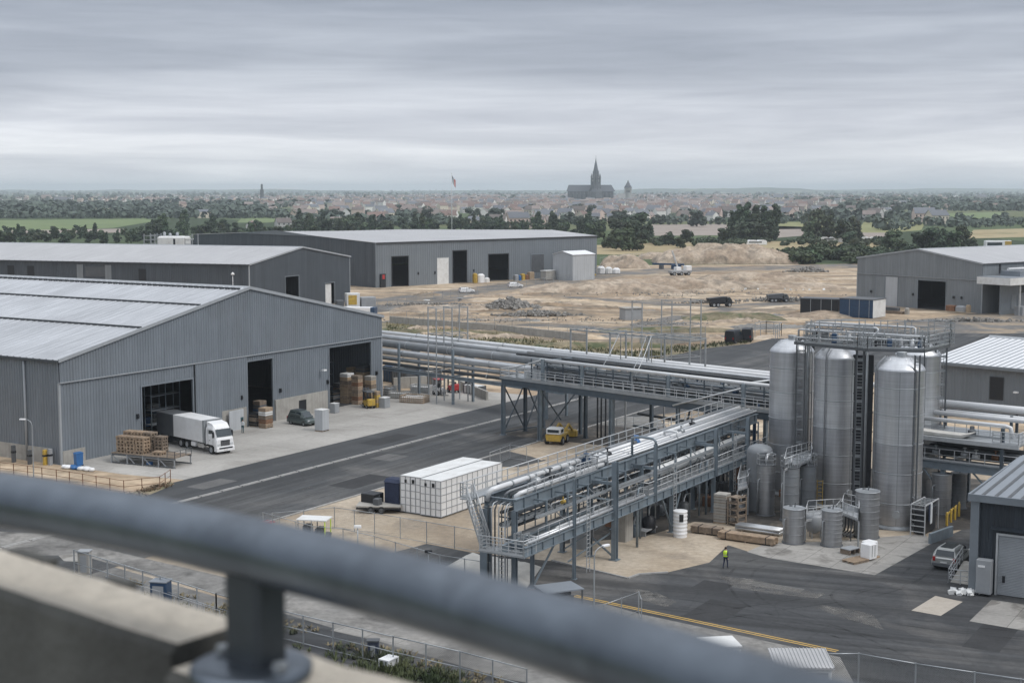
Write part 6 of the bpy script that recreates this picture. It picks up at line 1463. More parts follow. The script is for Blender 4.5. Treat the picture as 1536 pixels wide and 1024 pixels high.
# black crew van body on the verge, like two parked vans
def van(label, px, py, rot, m='black', L_=5.2):
    t = thing('van', label, 'van', G(px,py), R(rot), 'black vans on the verge')
    mb = MB(); body_loft(mb, [(-L_/2,1.0,.95,.5,2.5),(-L_/2+.1,1.02,.97,.4,2.6),(L_*.22,1.02,.97,.4,2.6),(L_*.36,1.0,.95,.4,1.9),(L_/2,.95,.9,.45,1.2)]); b = mb.build('body', M[m], t)
    mb = MB()
    for s in (-1,1): mb.face([(L_*.02,s*1.03,1.5),(L_*.26,s*1.03,1.5),(L_*.2,s*1.0,2.2),(L_*.02,s*1.0,2.2)])
    mb.build('side_window', M['glass'], b)
    mb = MB(); mb.box(-L_/2-.03,-L_/2,-.9,-.7,.9,1.3); mb.box(-L_/2-.03,-L_/2,.7,.9,.9,1.3); mb.build('tail_light', M['lamp_red'], b)
    for x in (-L_*.3,L_*.3):
        for s in (-1,1): wheel(t, x, s*.92, .36, .24)
    return t
van('black van parked on the verge beyond the bend of the road, its back towards us', 1101, 514, 60)
van('black van right behind the other one on the verge', 1121, 511, 75)

# ------------------------------------------------------------------ containers and boxes in the yard
def grid_container(label, a0, b0, L_, W, H):
    t = thing('container', label, 'container', S(a0,b0), ROT_SITE, 'white gridded containers')
    mb = MB(); mb.bbox(0,L_,0,W,.14,H,.03); mb.build('body', M['white'], t)
    mb = MB(); mb.box(.02,L_-.02,.02,W-.02,H+.001,H+.045); mb.build('roof', M['offwhite'], t)
    mb = MB(); n = round(L_/.88)
    for k in range(1,n): mb.box(k*L_/n-.025,k*L_/n+.025,-.035,W+.035,.12,H+.02)
    for x in (-.03,L_-.03):
        for y in (-.035,W-.035): mb.box(x,x+.06,y,y+.07,.12,H+.02)
    for z in [.14+k*(H-.14)/5 for k in range(6)]: mb.box(-.037,L_+.037,-.037,W+.037,z-.026,z+.026)
    for k in range(5): y = W*k/4; mb.box(-.036,.0,y-.04,y+.04,.121,H-.02); mb.box(L_,L_+.036,y-.036,y+.036,.121,H-.02)
    mb.build('lattice', M['grey'], t)
    mb = MB()
    for x in (.3,L_/2,L_-.3): mb.box(x-.15,x+.15,.1,W-.1,0,.12)
    mb.build('foot', M['grey_dark'], t)
    mb = MB(); mb.box(-.06,-.036,W*.3,W*.42,H-.6,H-.25); mb.box(-.06,-.036,W*.68,W*.78,H-.6,H-.3); mb.build('vent', M['black'], t)
    mb = MB(); mb.bar((-.06,W*.5,.3),(-.06,W*.5,H-.2),.05,.05); mb.build('lock_bar', M['galv'], t)
    return t
grid_container('white gridded container nearer the front pipe rack', 105.9, 72.55, 10.6, 2.3, 3.45)
grid_container('white gridded container on the road side of the pair', 106.1, 74.95, 10.6, 2.3, 3.5)
t = thing('skip_box','tall navy box with a pitched lid beside the white gridded containers','box', S(107.0,78.3), ROT_SITE)
mb = MB(); mb.bbox(-.9,.9,-.85,.85,.05,2.7,.05); mb.build('body', M['navy'], t)
mb = MB(); mb.sweep([(-.95,2.7),(.95,2.7),(.5,2.98),(-.5,2.98)],-.9,.9); mb.build('lid', M['navy'], t)
t = thing('trailer','low flat trailer with black boxes on the sand by the white gridded containers','trailer', S(105.3,79.2), ROT_SITE-R(62))
mb = MB(); mb.box(-2.0,2.2,-1.0,1.0,.55,.72); mb.build('deck', M['concrete_wall'], t)
mb = MB(); mb.box(-2.0,2.2,-1.0,-.9,.4,.6); mb.box(-2.0,2.2,.9,1.0,.4,.6); mb.bar((2.2,0,.5),(3.4,0,.45),.1,.1); mb.build('chassis', M['black'], t)
for x in (-.6,.4):
    for s in (-1,1): wheel(t, x, s*.95, .34, .22, hub='grey_dark')
tag(MB.build((lambda mb: (mb.bbox(-.75,.75,-.8,.8,0,1.55,.04), mb)[1])(MB()), 'generator_box', M['black'], None, (*S(105.9,80.4),.0), ROT_SITE), 'black generator box standing behind the flat trailer', 'box')
tag(MB.build((lambda mb: (mb.bbox(-.35,.35,-.3,.3,0,.6,.03), mb.bar((.2,0,.6),(.3,0,.9),.05,.05), mb)[2])(MB()), 'tool_box', M['grey_dark'], None, (*S(105.0,79.1),.72), ROT_SITE), 'small dark tool box on the deck of the flat trailer', 'box')
# service cart with a pale roof near the rail
t = thing('service_cart','open sided cart with a pale flat roof behind the chain link fence by the road','cart', G(472,812), ROT_SITE-R(70))
mb = MB(); mb.box(-1.35,1.35,-.85,.85,2.0,2.1); mb.build('roof', M['offwhite'], t)
for x in (-1.2,0,1.2):
    for y in (-.75,.75):
        mb = MB(); mb.bar((x,y,.5),(x,y,2.0),.07,.07); mb.build('post', M['hivis' if x > 1 else 'galv'], t)
mb = MB(); mb.bbox(-1.3,1.3,-.75,.75,.4,.75,.05); mb.build('body', M['grey_dark'], t)
mb = MB(); mb.bbox(-.9,-.3,-.5,.5,.75,1.5,.05); mb.bbox(.2,.8,-.5,.5,.75,1.3,.05); mb.build('load', M['black'], t)
for x in (-.9,.9):
    for s in (-1,1): wheel(t, x, s*.7, .3, .18)
# pale tarpaulin-covered stacks on the ground by the near end of the rack
def tarp(label, pts, h, seed):
    P_ = [Vector((*G(*p),0)) for p in pts]; c = sum(P_,Vector())/4; mb = MB(); n = 16; ids = []
    for j in range(n+1):
        row = []
        for i in range(n+1):
            u, v = i/n, j/n; p = P_[0].lerp(P_[1],u).lerp(P_[3].lerp(P_[2],u),v)-c
            e = min(1,min(u,1-u,v,1-v)*7); z = h*e+.16*mnoise.noise(Vector((u*7+seed,v*5,0)))*e
            if abs(v*4-round(v*4)) < .04: z -= .1*e
            row.append(mb.add((p.x,p.y,max(.0,z))))
        ids.append(row)
    for j in range(n):
        for i in range(n): mb.idx([ids[j][i],ids[j][i+1],ids[j+1][i+1],ids[j+1][i]],0,True)
    return tag(mb.build('tarpaulin', M['tarp'], None, (c.x,c.y,.012)), label, 'tarpaulin')
tarp('pale wrinkled tarpaulin over a low stack at the near end of the front pipe rack', ((663,853),(700,832),(812,850),(790,882)), .5, 1)
tarp('pale tarpaulin on the ground left of the other, close to the handrail', ((560,843),(600,838),(660,866),(630,870)), .3, 4)
# grey roofed lean-to with timber beside it
t = thing('lean_to','small open shed with a flat grey roof at the foot of the front pipe rack','shed', G(838,912), ROT_SITE-R(35))
mb = MB(); mb.box(-1.5,1.5,-1.1,1.1,1.5,1.6); mb.build('roof', M['roof_blue'], t)
for x in (-1.4,1.4):
    for y in (-1,1):
        mb = MB(); mb.bar((x,y,0),(x,y,1.5),.1,.1); mb.build('post', M['grey_dark'], t)
mb = MB(); mb.box(-1.4,1.4,.9,1.0,0,1.5); mb.box(-1.3,.6,-.6,.8,0,1.0); mb.build('wall', M['black'], t)
mb = MB(); mb.box(-.9,.7,-1.05,-1.0,.1,1.2); mb.build('panel', M['grey_dark'], t)
def planks(label, px, py, n, L_, rot, m='rust', z=0):
    t = thing('plank_stack', label, 'planks', (*G(px,py),z), rot); rnd = random.Random(px)
    for k in range(n):
        mb = MB(); y = (k%4-1.5)*.28+rnd.uniform(-.03,.03); zz = (k//4)*.09; s = rnd.uniform(-.15,.15)
        mb.bar((-L_/2+s,y,zz+.05),(L_/2+s,y+rnd.uniform(-.1,.1),zz+.05),.22,.07); mb.build('plank', M[m], t)
    return t
planks('rusty orange planks in a loose stack beside the grey roofed shed', 803, 889, 8, 2.4, ROT_SITE-R(60))

# ------------------------------------------------------------------ pallets and goods at the near warehouse
def pallet_stack(label, loc, rotz, n, m='wood', group=None, name='pallet_stack', w=1.2, d=1.0):
    t = thing(name, label, 'pallets', loc, rotz, group); rnd = random.Random(int(loc[0]*97+n))
    for k in range(n):
        z = k*.36; ox, oy = rnd.uniform(-.07,.07), rnd.uniform(-.07,.07); mb = MB()
        for y in (-d/2+.09,0,d/2-.09):
            for x in (-w/2+.12,0,w/2-.12): mb.box(ox+x-.11,ox+x+.11,oy+y-.08,oy+y+.08,z+.0,z+.2)
        mb.box(ox-w/2,ox+w/2,oy-d/2,oy-d/2+.04,z+.2,z+.34); mb.box(ox-w/2,ox+w/2,oy+d/2-.04,oy+d/2,z+.2,z+.34); mb.box(ox-w/2,ox-w/2+.04,oy-d/2+.04,oy+d/2-.04,z+.2,z+.34); mb.box(ox+w/2-.04,ox+w/2,oy-d/2+.04,oy+d/2-.04,z+.2,z+.34)
        for i in range(5): y = -d/2+.15+i*(d-.3)/4; mb.box(ox-w/2+.04,ox+w/2-.04,oy+y-.08,oy+y+.08,z+.3,z+.36)
        mb.build('pallet', M[m], t)
    return t
# raised timber dock beside the truck
dk = Vector((*S(111.2,114.8),0)); DR = ROT_SITE-R(90-8)
t = thing('loading_dock','low timber loading dock on steel frames beside the white truck','dock', dk, DR)
mb = MB()
for k in range(36): mb.box(-4.3+k*.24,-4.3+k*.24+.2,-1.6,1.4,1.12,1.18)
mb.build('deck', M['wood_dark'], t)
mb = MB()
for y in (-1.55,1.35): mb.bar((-4.3,y,1.02),(4.3,y,1.02),.12,.2); mb.bar((-4.3,y,.12),(4.3,y,.12),.1,.12)
mb.build('beam', M['grey_dark'], t)
for x in (-4.2,-2.1,0,2.1,4.2):
    for y in (-1.55,1.35):
        mb = MB(); mb.bar((x,y,0),(x,y,1.1),.12,.12); mb.build('leg', M['grey'], t)
mb = MB()
for x in (-4.2,-2.1,0,2.1): mb.bar((x,-1.55,1.0),(x+1.0,-1.55,.15),.08,.08)
mb.build('brace', M['grey'], t)
mb = rail_mb(MB(),[(3.3,-1.6,1.18),(4.3,-1.6,1.18),(4.3,1.4,1.18)],.7,1,.03,(.5,),False); mb.build('railing', M['grey_dark'], t)
MD = Matrix.Translation(dk) @ Matrix.Rotation(DR,4,'Z'); gp = 'pallet stacks on the timber dock'
lbs = iter(['back row pallet stack at the warehouse end of the timber dock','front row pallet stack at the warehouse end of the timber dock','back row pallet stack second along the timber dock','front row pallet stack second along the timber dock',
            'back row pallet stack third along the timber dock','front row pallet stack third along the timber dock','low pallet stack with teal wrapping nearest the truck on the dock','reddish pallet stack at the back corner of the dock nearest the truck'])
for x in (-3.4,-2.1,-.8):
    for y in (.8,-.5):
        p = MD @ Vector((x,y,1.18)); pallet_stack(next(lbs), p, DR+R(random.uniform(-3,3)), random.randint(5,6), 'wood' if x < -2 else 'wood_dark' if y > 0 else 'wood', gp, w=1.2, d=1.1)
for x,y,n,m in ((1.3,-.4,1,'wood'),(.65,.8,5,'wood_dark')):
    p = MD @ Vector((x,y,1.18)); pallet_stack(next(lbs), p, DR, n, m, gp)
tag(MB.build((lambda mb: (mb.bbox(-.3,.3,-.25,.25,0,.42,.05), mb)[1])(MB()), 'crate', M['blue_bright'], None, (*(MD @ Vector((0.5,-1.0,0))).to_2d(),.0), DR), 'bright blue crate on the ground under the timber dock', 'crate')
def bin_(label, px, py, m, h=1.2, w=.6, z=0):
    t = thing('wheelie_bin', label, 'bin', (*G(px,py),z), ROT_SITE+R(160)); mb = MB(); mb.sweep([(-w/2+.05,.1),(w/2-.05,.1),(w/2,h-.15),(-w/2,h-.15)],-w/2,w/2); mb.build('body', M[m], t)
    mb = MB(); mb.sweep([(-w/2-.03,h-.15),(w/2+.03,h-.15),(w/2-.05,h-.05),(-w/2,h)],-w/2-.03,w/2+.03); mb.build('lid', M[m], t)
    for s in (-1,1): wheel(t, -w/2+.05, s*(w/2-.06), .1, .05, hub='black')
    return t
bin_('tall blue bin at the left corner of the largest warehouse', 118, 698, 'blue_bright', 1.5, .8)
bin_('blue bin just inside the truck doorway of the largest warehouse', 220, 640, 'blue_bright', 1.3, .8)
tag(MB.build((lambda mb: (mb.bar((0,0,0),(0,0,3.2),.16,.16), mb.sweep([(-.1,3.1),(1.5,3.2),(1.5,3.3),(-.1,3.25)],-.3,.3), mb.box(.2,1.3,-.05,.05,1.4,3.0), mb)[3])(MB()), 'notice_stand', M['grey_dark'], None, (*G(117,690),0), ROT_SITE+R(5)), 'dark roofed notice stand beside the blue bin at the warehouse corner', 'stand')
t = thing('junk_pile','low pile of white and blue sacks beside the warehouse corner','sacks', G(118,704), ROT_SITE-R(80)); rnd = random.Random(3)
for k in range(9):
    mb = MB(); s = rnd.uniform(.3,.55); mb.lathe([(.05,0),(s*.8,.05),(s,.2),(s*.7,.38),(0,.44)],9,(-1.9+k*.48,rnd.uniform(-.3,.3))); mb.build('sack', M[rnd.choice(['white','offwhite','white','blue_bright'])], t)
tag(MB.build((lambda mb: (mb.sweep([(-.6,0),(.6,0),(.75,1.2),(-.75,1.2)],-.55,.55), mb.box(-.8,.8,-.6,.6,1.2,1.3), mb)[2])(MB()), 'white_tub', M['white'], None, (*G(224,678),0), ROT_SITE), 'white plastic tub between the pallets and the truck', 'tub')
for px,py,m,h,lb in ((68,697,'yellow',1.7,'yellow barrier post with a dark band by the side wall of the largest warehouse'),(76,697,'grey',1.8,'grey post box by the yellow barrier post'),(45,696,'grey_dark',1.6,'dark meter post left of the yellow barrier post'),(21,693,'grey_dark',1.9,'slim dark post by the side wall of the largest warehouse')):
    mb = MB(); mb.bbox(-.22,.22,-.16,.16,0,h,.03); mb.box(-.23,.23,-.17,.17,h*.55,h*.68,1); tag(mb.build('post_box', [M[m],M['black']], None, (*G(px,py),0), ROT_SITE), lb, 'post')
# goods before the doorways
def crate_stack(label, px, py, n, w, d, h, mats, rotz=ROT_SITE, name='crate_stack', cat='crates', z=0):
    t = thing(name, label, cat, (*G(px,py,z),z), rotz); rnd = random.Random(px+n)
    mb = MB(); 
    for x in (-w/2+.08,0,w/2-.08): mb.box(x-.06,x+.06,-d/2,d/2,0,.13)
    mb.build('pallet', M['wood'], t)
    for k in range(n):
        mb = MB(); o = rnd.uniform(-.03,.03); mb.bbox(-w/2+o,w/2+o,-d/2,d/2,.13+k*h,.13+(k+1)*h-.03,.025); c = mb.build('crate', M[mats[k%len(mats)]], t)
        mb = MB(); mb.box(-w/2+o-.015,w/2+o+.015,-d/2-.015,d/2+.015,.13+k*h+h*.4,.13+k*h+h*.5); mb.build('band', M['wood_dark'], c)
    return t
crate_stack('brown crate stack with white bands at the foot of the narrow middle doorway', 399, 641, 5, 1.4, 1.2, .5, ['wood','rust','wood_dark','offwhite'])
crate_stack('dark crates just inside the narrow middle doorway', 384, 639, 3, 1.2, 1.2, .55, ['black','wood_dark'])
t = crate_stack('tall stack of white topped cartons inside the rightmost doorway', 521, 604, 8, 1.5, 1.4, .52, ['card','wood','card','card','wood','wood_dark','card','offwhite'])
crate_stack('orange brown pallet stack just right of the white topped cartons', 536, 606, 8, 1.1, 1.2, .5, ['wood','rust','wood','wood_dark'])
crate_stack('dark low stack at the left side of the rightmost doorway', 503, 604, 3, 2.6, 1.4, .55, ['black','grey_dark','black'])
crate_stack('large brown carton stack deep in the rightmost doorway', 548, 597, 5, 2.6, 1.5, .95, ['card','wood_dark','card','card','grey_dark'])
crate_stack('yellow banded pallet stack before the right jamb of the rightmost doorway', 565, 611, 4, .8, .8, .55, ['yellow','card'])
for px,py,n,w_,h_,mm,lb in ((509,600,4,1.3,.6,['grey_dark','card','wood_dark'],'grey and brown carton stack behind the dark low stack in the rightmost doorway'),(556,602,6,1.2,.6,['wood_dark','card','concrete_wall'],'tall mixed pallet stack right of the orange brown one in the rightmost doorway'),(529,596,7,1.4,.62,['card','offwhite','wood'],'pale and brown carton tower behind the white topped cartons'),(231,634,4,1.3,.6,['offwhite','grey','blue'],'pale and blue carton stack just inside the truck doorway'),(390,633,5,1.3,.55,['grey_dark','wood_dark','blue'],'dark stack with a blue crate deep in the narrow middle doorway')):
    crate_stack(lb, px, py, n, w_, 1.2, h_, mm)
def cab_box(label, px, py, w, d, h, m, rotz=ROT_SITE, pal=True, name='cabinet'):
    t = thing(name, label, 'cabinet', (*G(px,py),0), rotz)
    z0 = .16 if pal else .02
    if pal:
        mb = MB()
        for x in (-w/2+.1,0,w/2-.1): mb.box(x-.06,x+.06,-d/2,d/2,0,.15)
        mb.build('pallet', M['wood'], t)
    mb = MB(); mb.bbox(-w/2,w/2,-d/2,d/2,z0,h,.035); b = mb.build('body', M[m], t)
    mb = MB(); mb.box(-w/2+.08,w/2-.08,-d/2-.02,-d/2-.003,z0+.1,h-.12); mb.build('door', M[m], b)
    mb = MB(); mb.box(-w/2-.02,w/2+.02,-d/2-.02,d/2+.02,h-.003,h+.05); mb.build('lid', M['offwhite'], b)
    return t
cab_box('tall pale grey cabinet on a pallet in front of the small dark car', 483, 646, 1.35, 1.25, 2.7, 'clad_white')
cab_box('low grey cabinet left of the rightmost doorway', 502, 619, 1.0, .9, 1.3, 'grey', pal=False)
cab_box('pale grey cabinet at the right corner of the largest warehouse', 577, 611, 1.3, 1.0, 1.4, 'grey', pal=False)
tag(MB.build((lambda mb: (mb.bbox(-1.3,1.3,-.08,.08,0,2.5,.02), mb.box(.7,1.2,-.1,-.083,.9,1.5,1), mb)[2])(MB()), 'notice_board', [M['clad_white'],M['teal']], None, (*S(132.6,121.9),.012), ROT_SITE), 'pale notice board leaning on the wall beside the person in a pale shirt', 'board')
tag(MB.build((lambda mb: (mb.bbox(-.5,.5,-.4,.4,0,2.2,.04), mb)[1])(MB()), 'locker', M['black'], None, (*S(127.0,121.6),.012), ROT_SITE), 'black locker against the wall right of the truck doorway', 'locker')
# white crates, trolleys at the open end of the apron
def stillage(label, px, py, L_, W, H, m, rotz, group='wire and timber stillages on the apron'):
    t = thing('stillage', label, 'stillage', (*G(px,py),.012), rotz, group); mb = MB()
    mb.box(-L_/2,L_/2,-W/2,W/2,.1,.2); mb.build('base', M['wood_dark'], t); mb = MB()
    nx = max(2,round(L_/.3)); ny = max(2,round(W/.3))
    for k in range(nx+1): x = -L_/2+k*L_/nx; mb.bar((x,-W/2,0),(x,-W/2,H),.06,.06); mb.bar((x,W/2,0),(x,W/2,H),.06,.06)
    for k in range(1,ny): y = -W/2+k*W/ny; mb.bar((-L_/2,y,0),(-L_/2,y,H),.06,.06); mb.bar((L_/2,y,0),(L_/2,y,H),.06,.06)
    for k in range(4):
        z = .15+k*(H-.18)/3
        for y in (-W/2,W/2): mb.bar((-L_/2,y,z),(L_/2,y,z),.07,.1)
        for x in (-L_/2,L_/2): mb.bar((x,-W/2,z),(x,W/2,z),.07,.1)
    mb.build('lattice', M[m], t)
    mb = MB(); mb.bbox(-L_/2+.06,L_/2-.06,-W/2+.06,W/2-.06,.2,H*.8,.05); mb.build('load', M['offwhite'], t)
    return t
stillage('low pale timber lattice crate at the front of the group on the apron', 622, 603, 3.6, 2.2, 1.0, 'wood', ROT_SITE-R(80))
stillage('long open timber frame behind the pale lattice crate', 604, 597, 3.8, 1.6, 1.0, 'concrete_wall', ROT_SITE-R(78))
stillage('square white crate at the left of the group on the apron', 585, 592, 1.6, 1.4, 1.3, 'galv', ROT_SITE)
stillage('white crate with black lids at the back of the group on the apron', 632, 588, 3.0, 1.4, 1.1, 'galv_pale', ROT_SITE-R(80))
def block_wall(label, p0, p1, h, w=.35, m='concrete_wall', name='concrete_barrier', cat='barrier'):
    a, b = Vector((*G(*p0),0)), Vector((*G(*p1),0)); u = b-a; L_ = u.length; mb = MB(); n = max(1, round(L_/3.0))
    for k in range(n): mb.bbox(k*L_/n,(k+1)*L_/n-.02,-w/2,w/2,0,h,.03)
    return tag(mb.build(name, M[m], None, a, atan2(u.y,u.x)), label, cat)
block_wall('low grey concrete barrier closing the end of the apron', (690,583), (731,600), 1.3)
block_wall('concrete barrier low behind the trestles, left of the red roofed forklift', (590,583), (640,580), 1.7)
block_wall('long low concrete barrier between the grass bank and the building site', (585,484), (742,497), 1.5, .4)
block_wall('low concrete barrier continuing behind the gantry of the pipe bridge', (744,497), (880,512), 1.5, .4)
block_wall('concrete barrier segment on the verge before the black vans', (960,519), (1058,511), 1.6, .4)
# stored goods in the shade of the pipelines
for px,py,w,d,h,m,lb in ((590,572,2.4,2,2.6,'blue','dark blue container at the corner of the largest warehouse, below the pipelines'),(628,576,2.6,2.2,2.4,'blue','dark blue bin below the pipelines, left of the scaffold'),(607,577,3.4,2.2,2.9,'pipe_grey','grey crate wall below the pipelines between two blue bins'),
                       (633,572,1.2,1.0,2.0,'yellow','yellow drum rack below the pipelines'),(645,576,3,2,2.2,'concrete_wall','heap of brown sacks below the pipelines behind the red roofed forklift'),(712,590,3.2,1.5,1.3,'offwhite','pale bundle with yellow straps right of the red roofed forklift'),(704,588,.9,.8,1.8,'grey_dark','dark gas bottle cage right of the red roofed forklift')):
    t = thing('storage_bin', lb, 'bin', (*G(px,py),0), RU); mb = MB(); mb.bbox(-w/2,w/2,-d/2,d/2,.1,h,.12); mb.build('body', M[m], t)
    mb = MB(); n = max(2,round(w/.6))
    for k in range(n+1): x = -w/2+k*w/n; mb.box(x-.04,x+.04,-d/2-.05,d/2+.05,0,h*.98)
    mb.build('rib', M['grey_dark'], t)
# ------------------------------------------------------------------ goods round the silos and under the front rack
def wrapped_drum(label, px, py, r, h):
    t = thing('wrapped_coil', label, 'coil', G(px,py), 0); prof = [(r*.98,0)]; k = 0; z = .1
    while z < h-.1: prof += [(r*(1 if k%2 else .95),z),(r*(1.02 if k%2 else .97),z+.12)]; z += .16; k += 1
    prof += [(r*.96,h),(r*.5,h+.03),(0,h+.03)]; mb = MB(); mb.lathe(prof, 24); mb.build('wrap', M['white'], t)
    mb = MB(); mb.box(-.16,.2,-r*1.06,-r*.9,h*.62,h*.9); mb.build('tag', M['black'], t); return t
wrapped_drum('stack of white wrapped coils under the front pipe rack', 1020, 804, .62, 2.3)
tag(MB.build((lambda mb: (mb.lathe([(.95,0),(.95,2.6),(.8,2.8),(0,2.85)],24), mb)[1])(MB()), 'grey_tank', M['grey'], None, (*S(103.6,56.6),0)), 'round grey tank behind the braced columns of the front pipe rack', 'tank')
tag(MB.build((lambda mb: (mb.bbox(-.7,.7,-.6,.6,0,2.6,.08), mb)[1])(MB()), 'grey_bin', M['concrete_wall'], None, (*S(107.5,54.6),0), ROT_SITE), 'pale square bin standing under the front pipe rack, right of the braced columns', 'bin')
tag(MB.build((lambda mb: (mb.sweep([(-1.2,.45),(1.2,.45),(1.2,.55),(-1.2,.55)],-.8,.8), mb.box(-1,-.9,-.7,.7,0,.45), mb.box(.9,1,-.7,.7,0,.45), mb)[3])(MB()), 'work_table', M['grey'], None, (*G(965,800),0), ROT_SITE), 'low grey steel table under the front pipe rack', 'table')
crate_stack('tall pale brick coloured pallet stack under the front pipe rack', 1083, 783, 5, 1.2, 1.2, .52, ['concrete_wall'])
t = thing('crate_cage','open timber cage of shelves beside the brick coloured pallet stack','cage', (*G(1105,787),0), ROT_SITE-R(15))
for x in (-.6,.6):
    for y in (-.55,.55):
        mb = MB(); mb.bar((x,y,0),(x,y,2.6),.1,.1); mb.build('post', M['wood_dark'], t)
mb = MB()
for z in (.2,.8,1.4,2.0,2.55): mb.box(-.6,.6,-.55,.55,z,z+.06); mb.bar((-.6,-.57,z+.2),(.6,-.57,z+.2),.05,.08)
mb.build('shelf', M['wood_dark'], t)
def lumber(label, p0, p1, w, h, m, seed):
    a, b = Vector((*G(*p0),0)), Vector((*G(*p1),0)); u = b-a; L_ = u.length; t = thing('lumber_stack', label, 'timber', a, atan2(u.y,u.x)); rnd = random.Random(seed)
    mb = MB()
    for x in (.3,L_/2,L_-.3): mb.box(x-.06,x+.06,-w/2,w/2,0,.14)
    mb.build('bearer', M['wood_dark'], t)
    for j in range(round(h/.11)):
        mb = MB()
        for i in range(round(w/.17)):
            y = -w/2+.08+i*.17; s, e = rnd.uniform(0,.12), rnd.uniform(0,.12); z = .14+j*.11; mb.box(s,L_-e,y-.075,y+.075,z,z+.095)
        mb.build('plank_layer', M[m], t)
    mb = MB()
    for x in (.8,L_-.8): mb.box(x-.03,x+.03,-w/2-.03,w/2+.03,.1,.16+h)
    mb.build('strap', M['black'], t)
    return t
lumber('long bundle of pale timber lying before the slender columns', (1079,806), (1165,818), 1.1, .55, 'wood', 1)
lumber('weathered timber bundle left of the pale one, under the front rack', (1038,797), (1084,803), 1.0, .55, 'wood_dark', 2)
t = thing('pipe_bundle','bundle of bright steel pipes on bearers behind the timber','pipes', G(1108,796), atan2(*(Vector(G(1180,806))-Vector(G(1108,796))).yx))
for k in range(9):
    mb = MB(); y = (k%5)*.3; z = .25+(k//5)*.25; mb.tube([(-.3,y,z),(3.9,y,z)],.12,8,caps=True); mb.build('pipe', M['pipe'], t)
mb = MB(); mb.box(.3,.45,-.2,1.5,0,.13); mb.box(3,3.15,-.2,1.5,0,.13); mb.build('bearer', M['wood_dark'], t)
tag(MB.build((lambda mb: (mb.lathe([(.1,.35),(.75,.8),(.75,1.9),(.6,2.05),(0,2.1)],20), [mb.bar((.55*cos(k*2.09),.55*sin(k*2.09),0),(.55*cos(k*2.09),.55*sin(k*2.09),1),.08,.08) for k in range(3)], mb)[2])(MB()), 'hopper', M['grey'], None, (*G(1221,806),0)), 'grey hopper on legs between two squat ribbed tanks', 'hopper')
t = thing('pipe_skid','dark skid of pipes and valves behind the squat tanks','skid', G(1268,806), ROT_SITE)
mb = MB(); 
for k in range(6): mb.tube([(-1,-.7+k*.28,.4),(1,-.7+k*.28,.4),(1.2,-.7+k*.28,.8),(1.2,-.7+k*.28,1.8)],.07,6)
mb.build('pipe', M['pipe_dark'], t); mb = MB()
for x in (-1,1.2):
    for y in (-.8,.8): mb.bar((x,y,0),(x,y,2),.09,.09)
mb.bar((-1,-.8,2),(1.2,-.8,2),.09,.09); mb.bar((-1,.8,2),(1.2,.8,2),.09,.09); mb.build('frame', M['grey_dark'], t)
t = thing('yellow_ladder','short yellow ladder beside the slender columns','ladder', G(1229,765), ROT_SITE-R(70)); ladder_mb(MB(),(0,0,0),2.9,(1,0),.5,.35,.03).build('rails', M['yellow'], t)
# pallet with white sacks on the slab
t = thing('pallet','timber pallet lying empty in front of the white sacks','pallet', (*G(1283,842),.006), ROT_SITE-R(22))
mb = MB(); 
for i in range(8): mb.box(-.9+i*.24,-.9+i*.24+.16,-.65,.65,.16,.2)
mb.build('deck', M['wood'], t); mb = MB()
for y in (-.55,0,.55): mb.box(-.9,.95,y-.07,y+.07,0,.16)
mb.build('bearer', M['wood_dark'], t)
t = thing('big_bag_pallet','two white big bags on a pallet on the slab before the silos','big bags', (*G(1302,836),.006), ROT_SITE-R(20))
mb = MB()
for y in (-.5,0,.5): mb.box(-.8,.8,y-.07,y+.07,0,.14)
mb.build('pallet', M['wood'], t)
for x,y,h in ((-.4,-.35,1.35),(.45,.2,1.3)):
    mb = MB(); mb.bbox(x-.48,x+.48,y-.48,y+.48,.14,h,.05); b = mb.build('bag', M['white'], t)
    mb = MB(); mb.box(x-.2,x-.16,y-.495,y+.495,.3,h-.1); mb.box(x+.16,x+.2,y-.495,y+.495,.3,h-.1); mb.build('strap', M['grey_dark'], b)
tag(MB.build((lambda mb: (mb.box(-.7,.7,-.5,.5,.4,.46), [mb.box(x-.06,x+.06,-.5,.5,0,.4,1) for x in (-.6,0,.6)], mb)[2])(MB()), 'sheet_pallet', [M['grey'],M['wood_dark']], None, (*G(1275,829),.006), ROT_SITE-R(20)), 'grey metal sheet on a pallet behind the empty pallet', 'pallet')
# framed ladder skid, barrier and yellow posts right of the nearest silo
t = thing('ladder_skid','white framed skid with a ladder end, dark tank inside, right of the nearest silo','skid', G(1376,803), ROT_SITE-R(3))
mb = MB()
for x in (0,3.6):
    for y in (-.62,.62): mb.bar((x,y,0),(x,y,2.75),.09,.09)
for z in (.35,.85,1.35,1.85,2.35,2.72): mb.bar((0,-.62,z),(0,.62,z),.07,.07)
for y in (-.62,.62): mb.bar((0,y,2.72),(3.6,y,2.72),.09,.09)
for k in range(1,6): mb.bar((k*.6,-.62,2.74),(k*.6,.62,2.74),.06,.06)
mb.build('frame', M['galv_pale'], t)
mb = MB(); mb.bbox(.35,3.4,-.5,.5,.1,2.2,.1); mb.build('tank', M['black'], t)
for y,z,m,w in ((-.67,.9,'shirt',.5),(-.68,1.2,'navy',.4)):
    mb = MB(); mb.bbox(1.2 if m=='shirt' else .75,1.2+w if m=='shirt' else 1.1,y-.05,y,z,2.7,.01); mb.build('cloth', M[m], t)
block_wall('blue grey steel guard rail on the ground below the ladder skid', (1394,815), (1428,803), .9, .25, 'steel', 'guard_rail', 'guard rail')
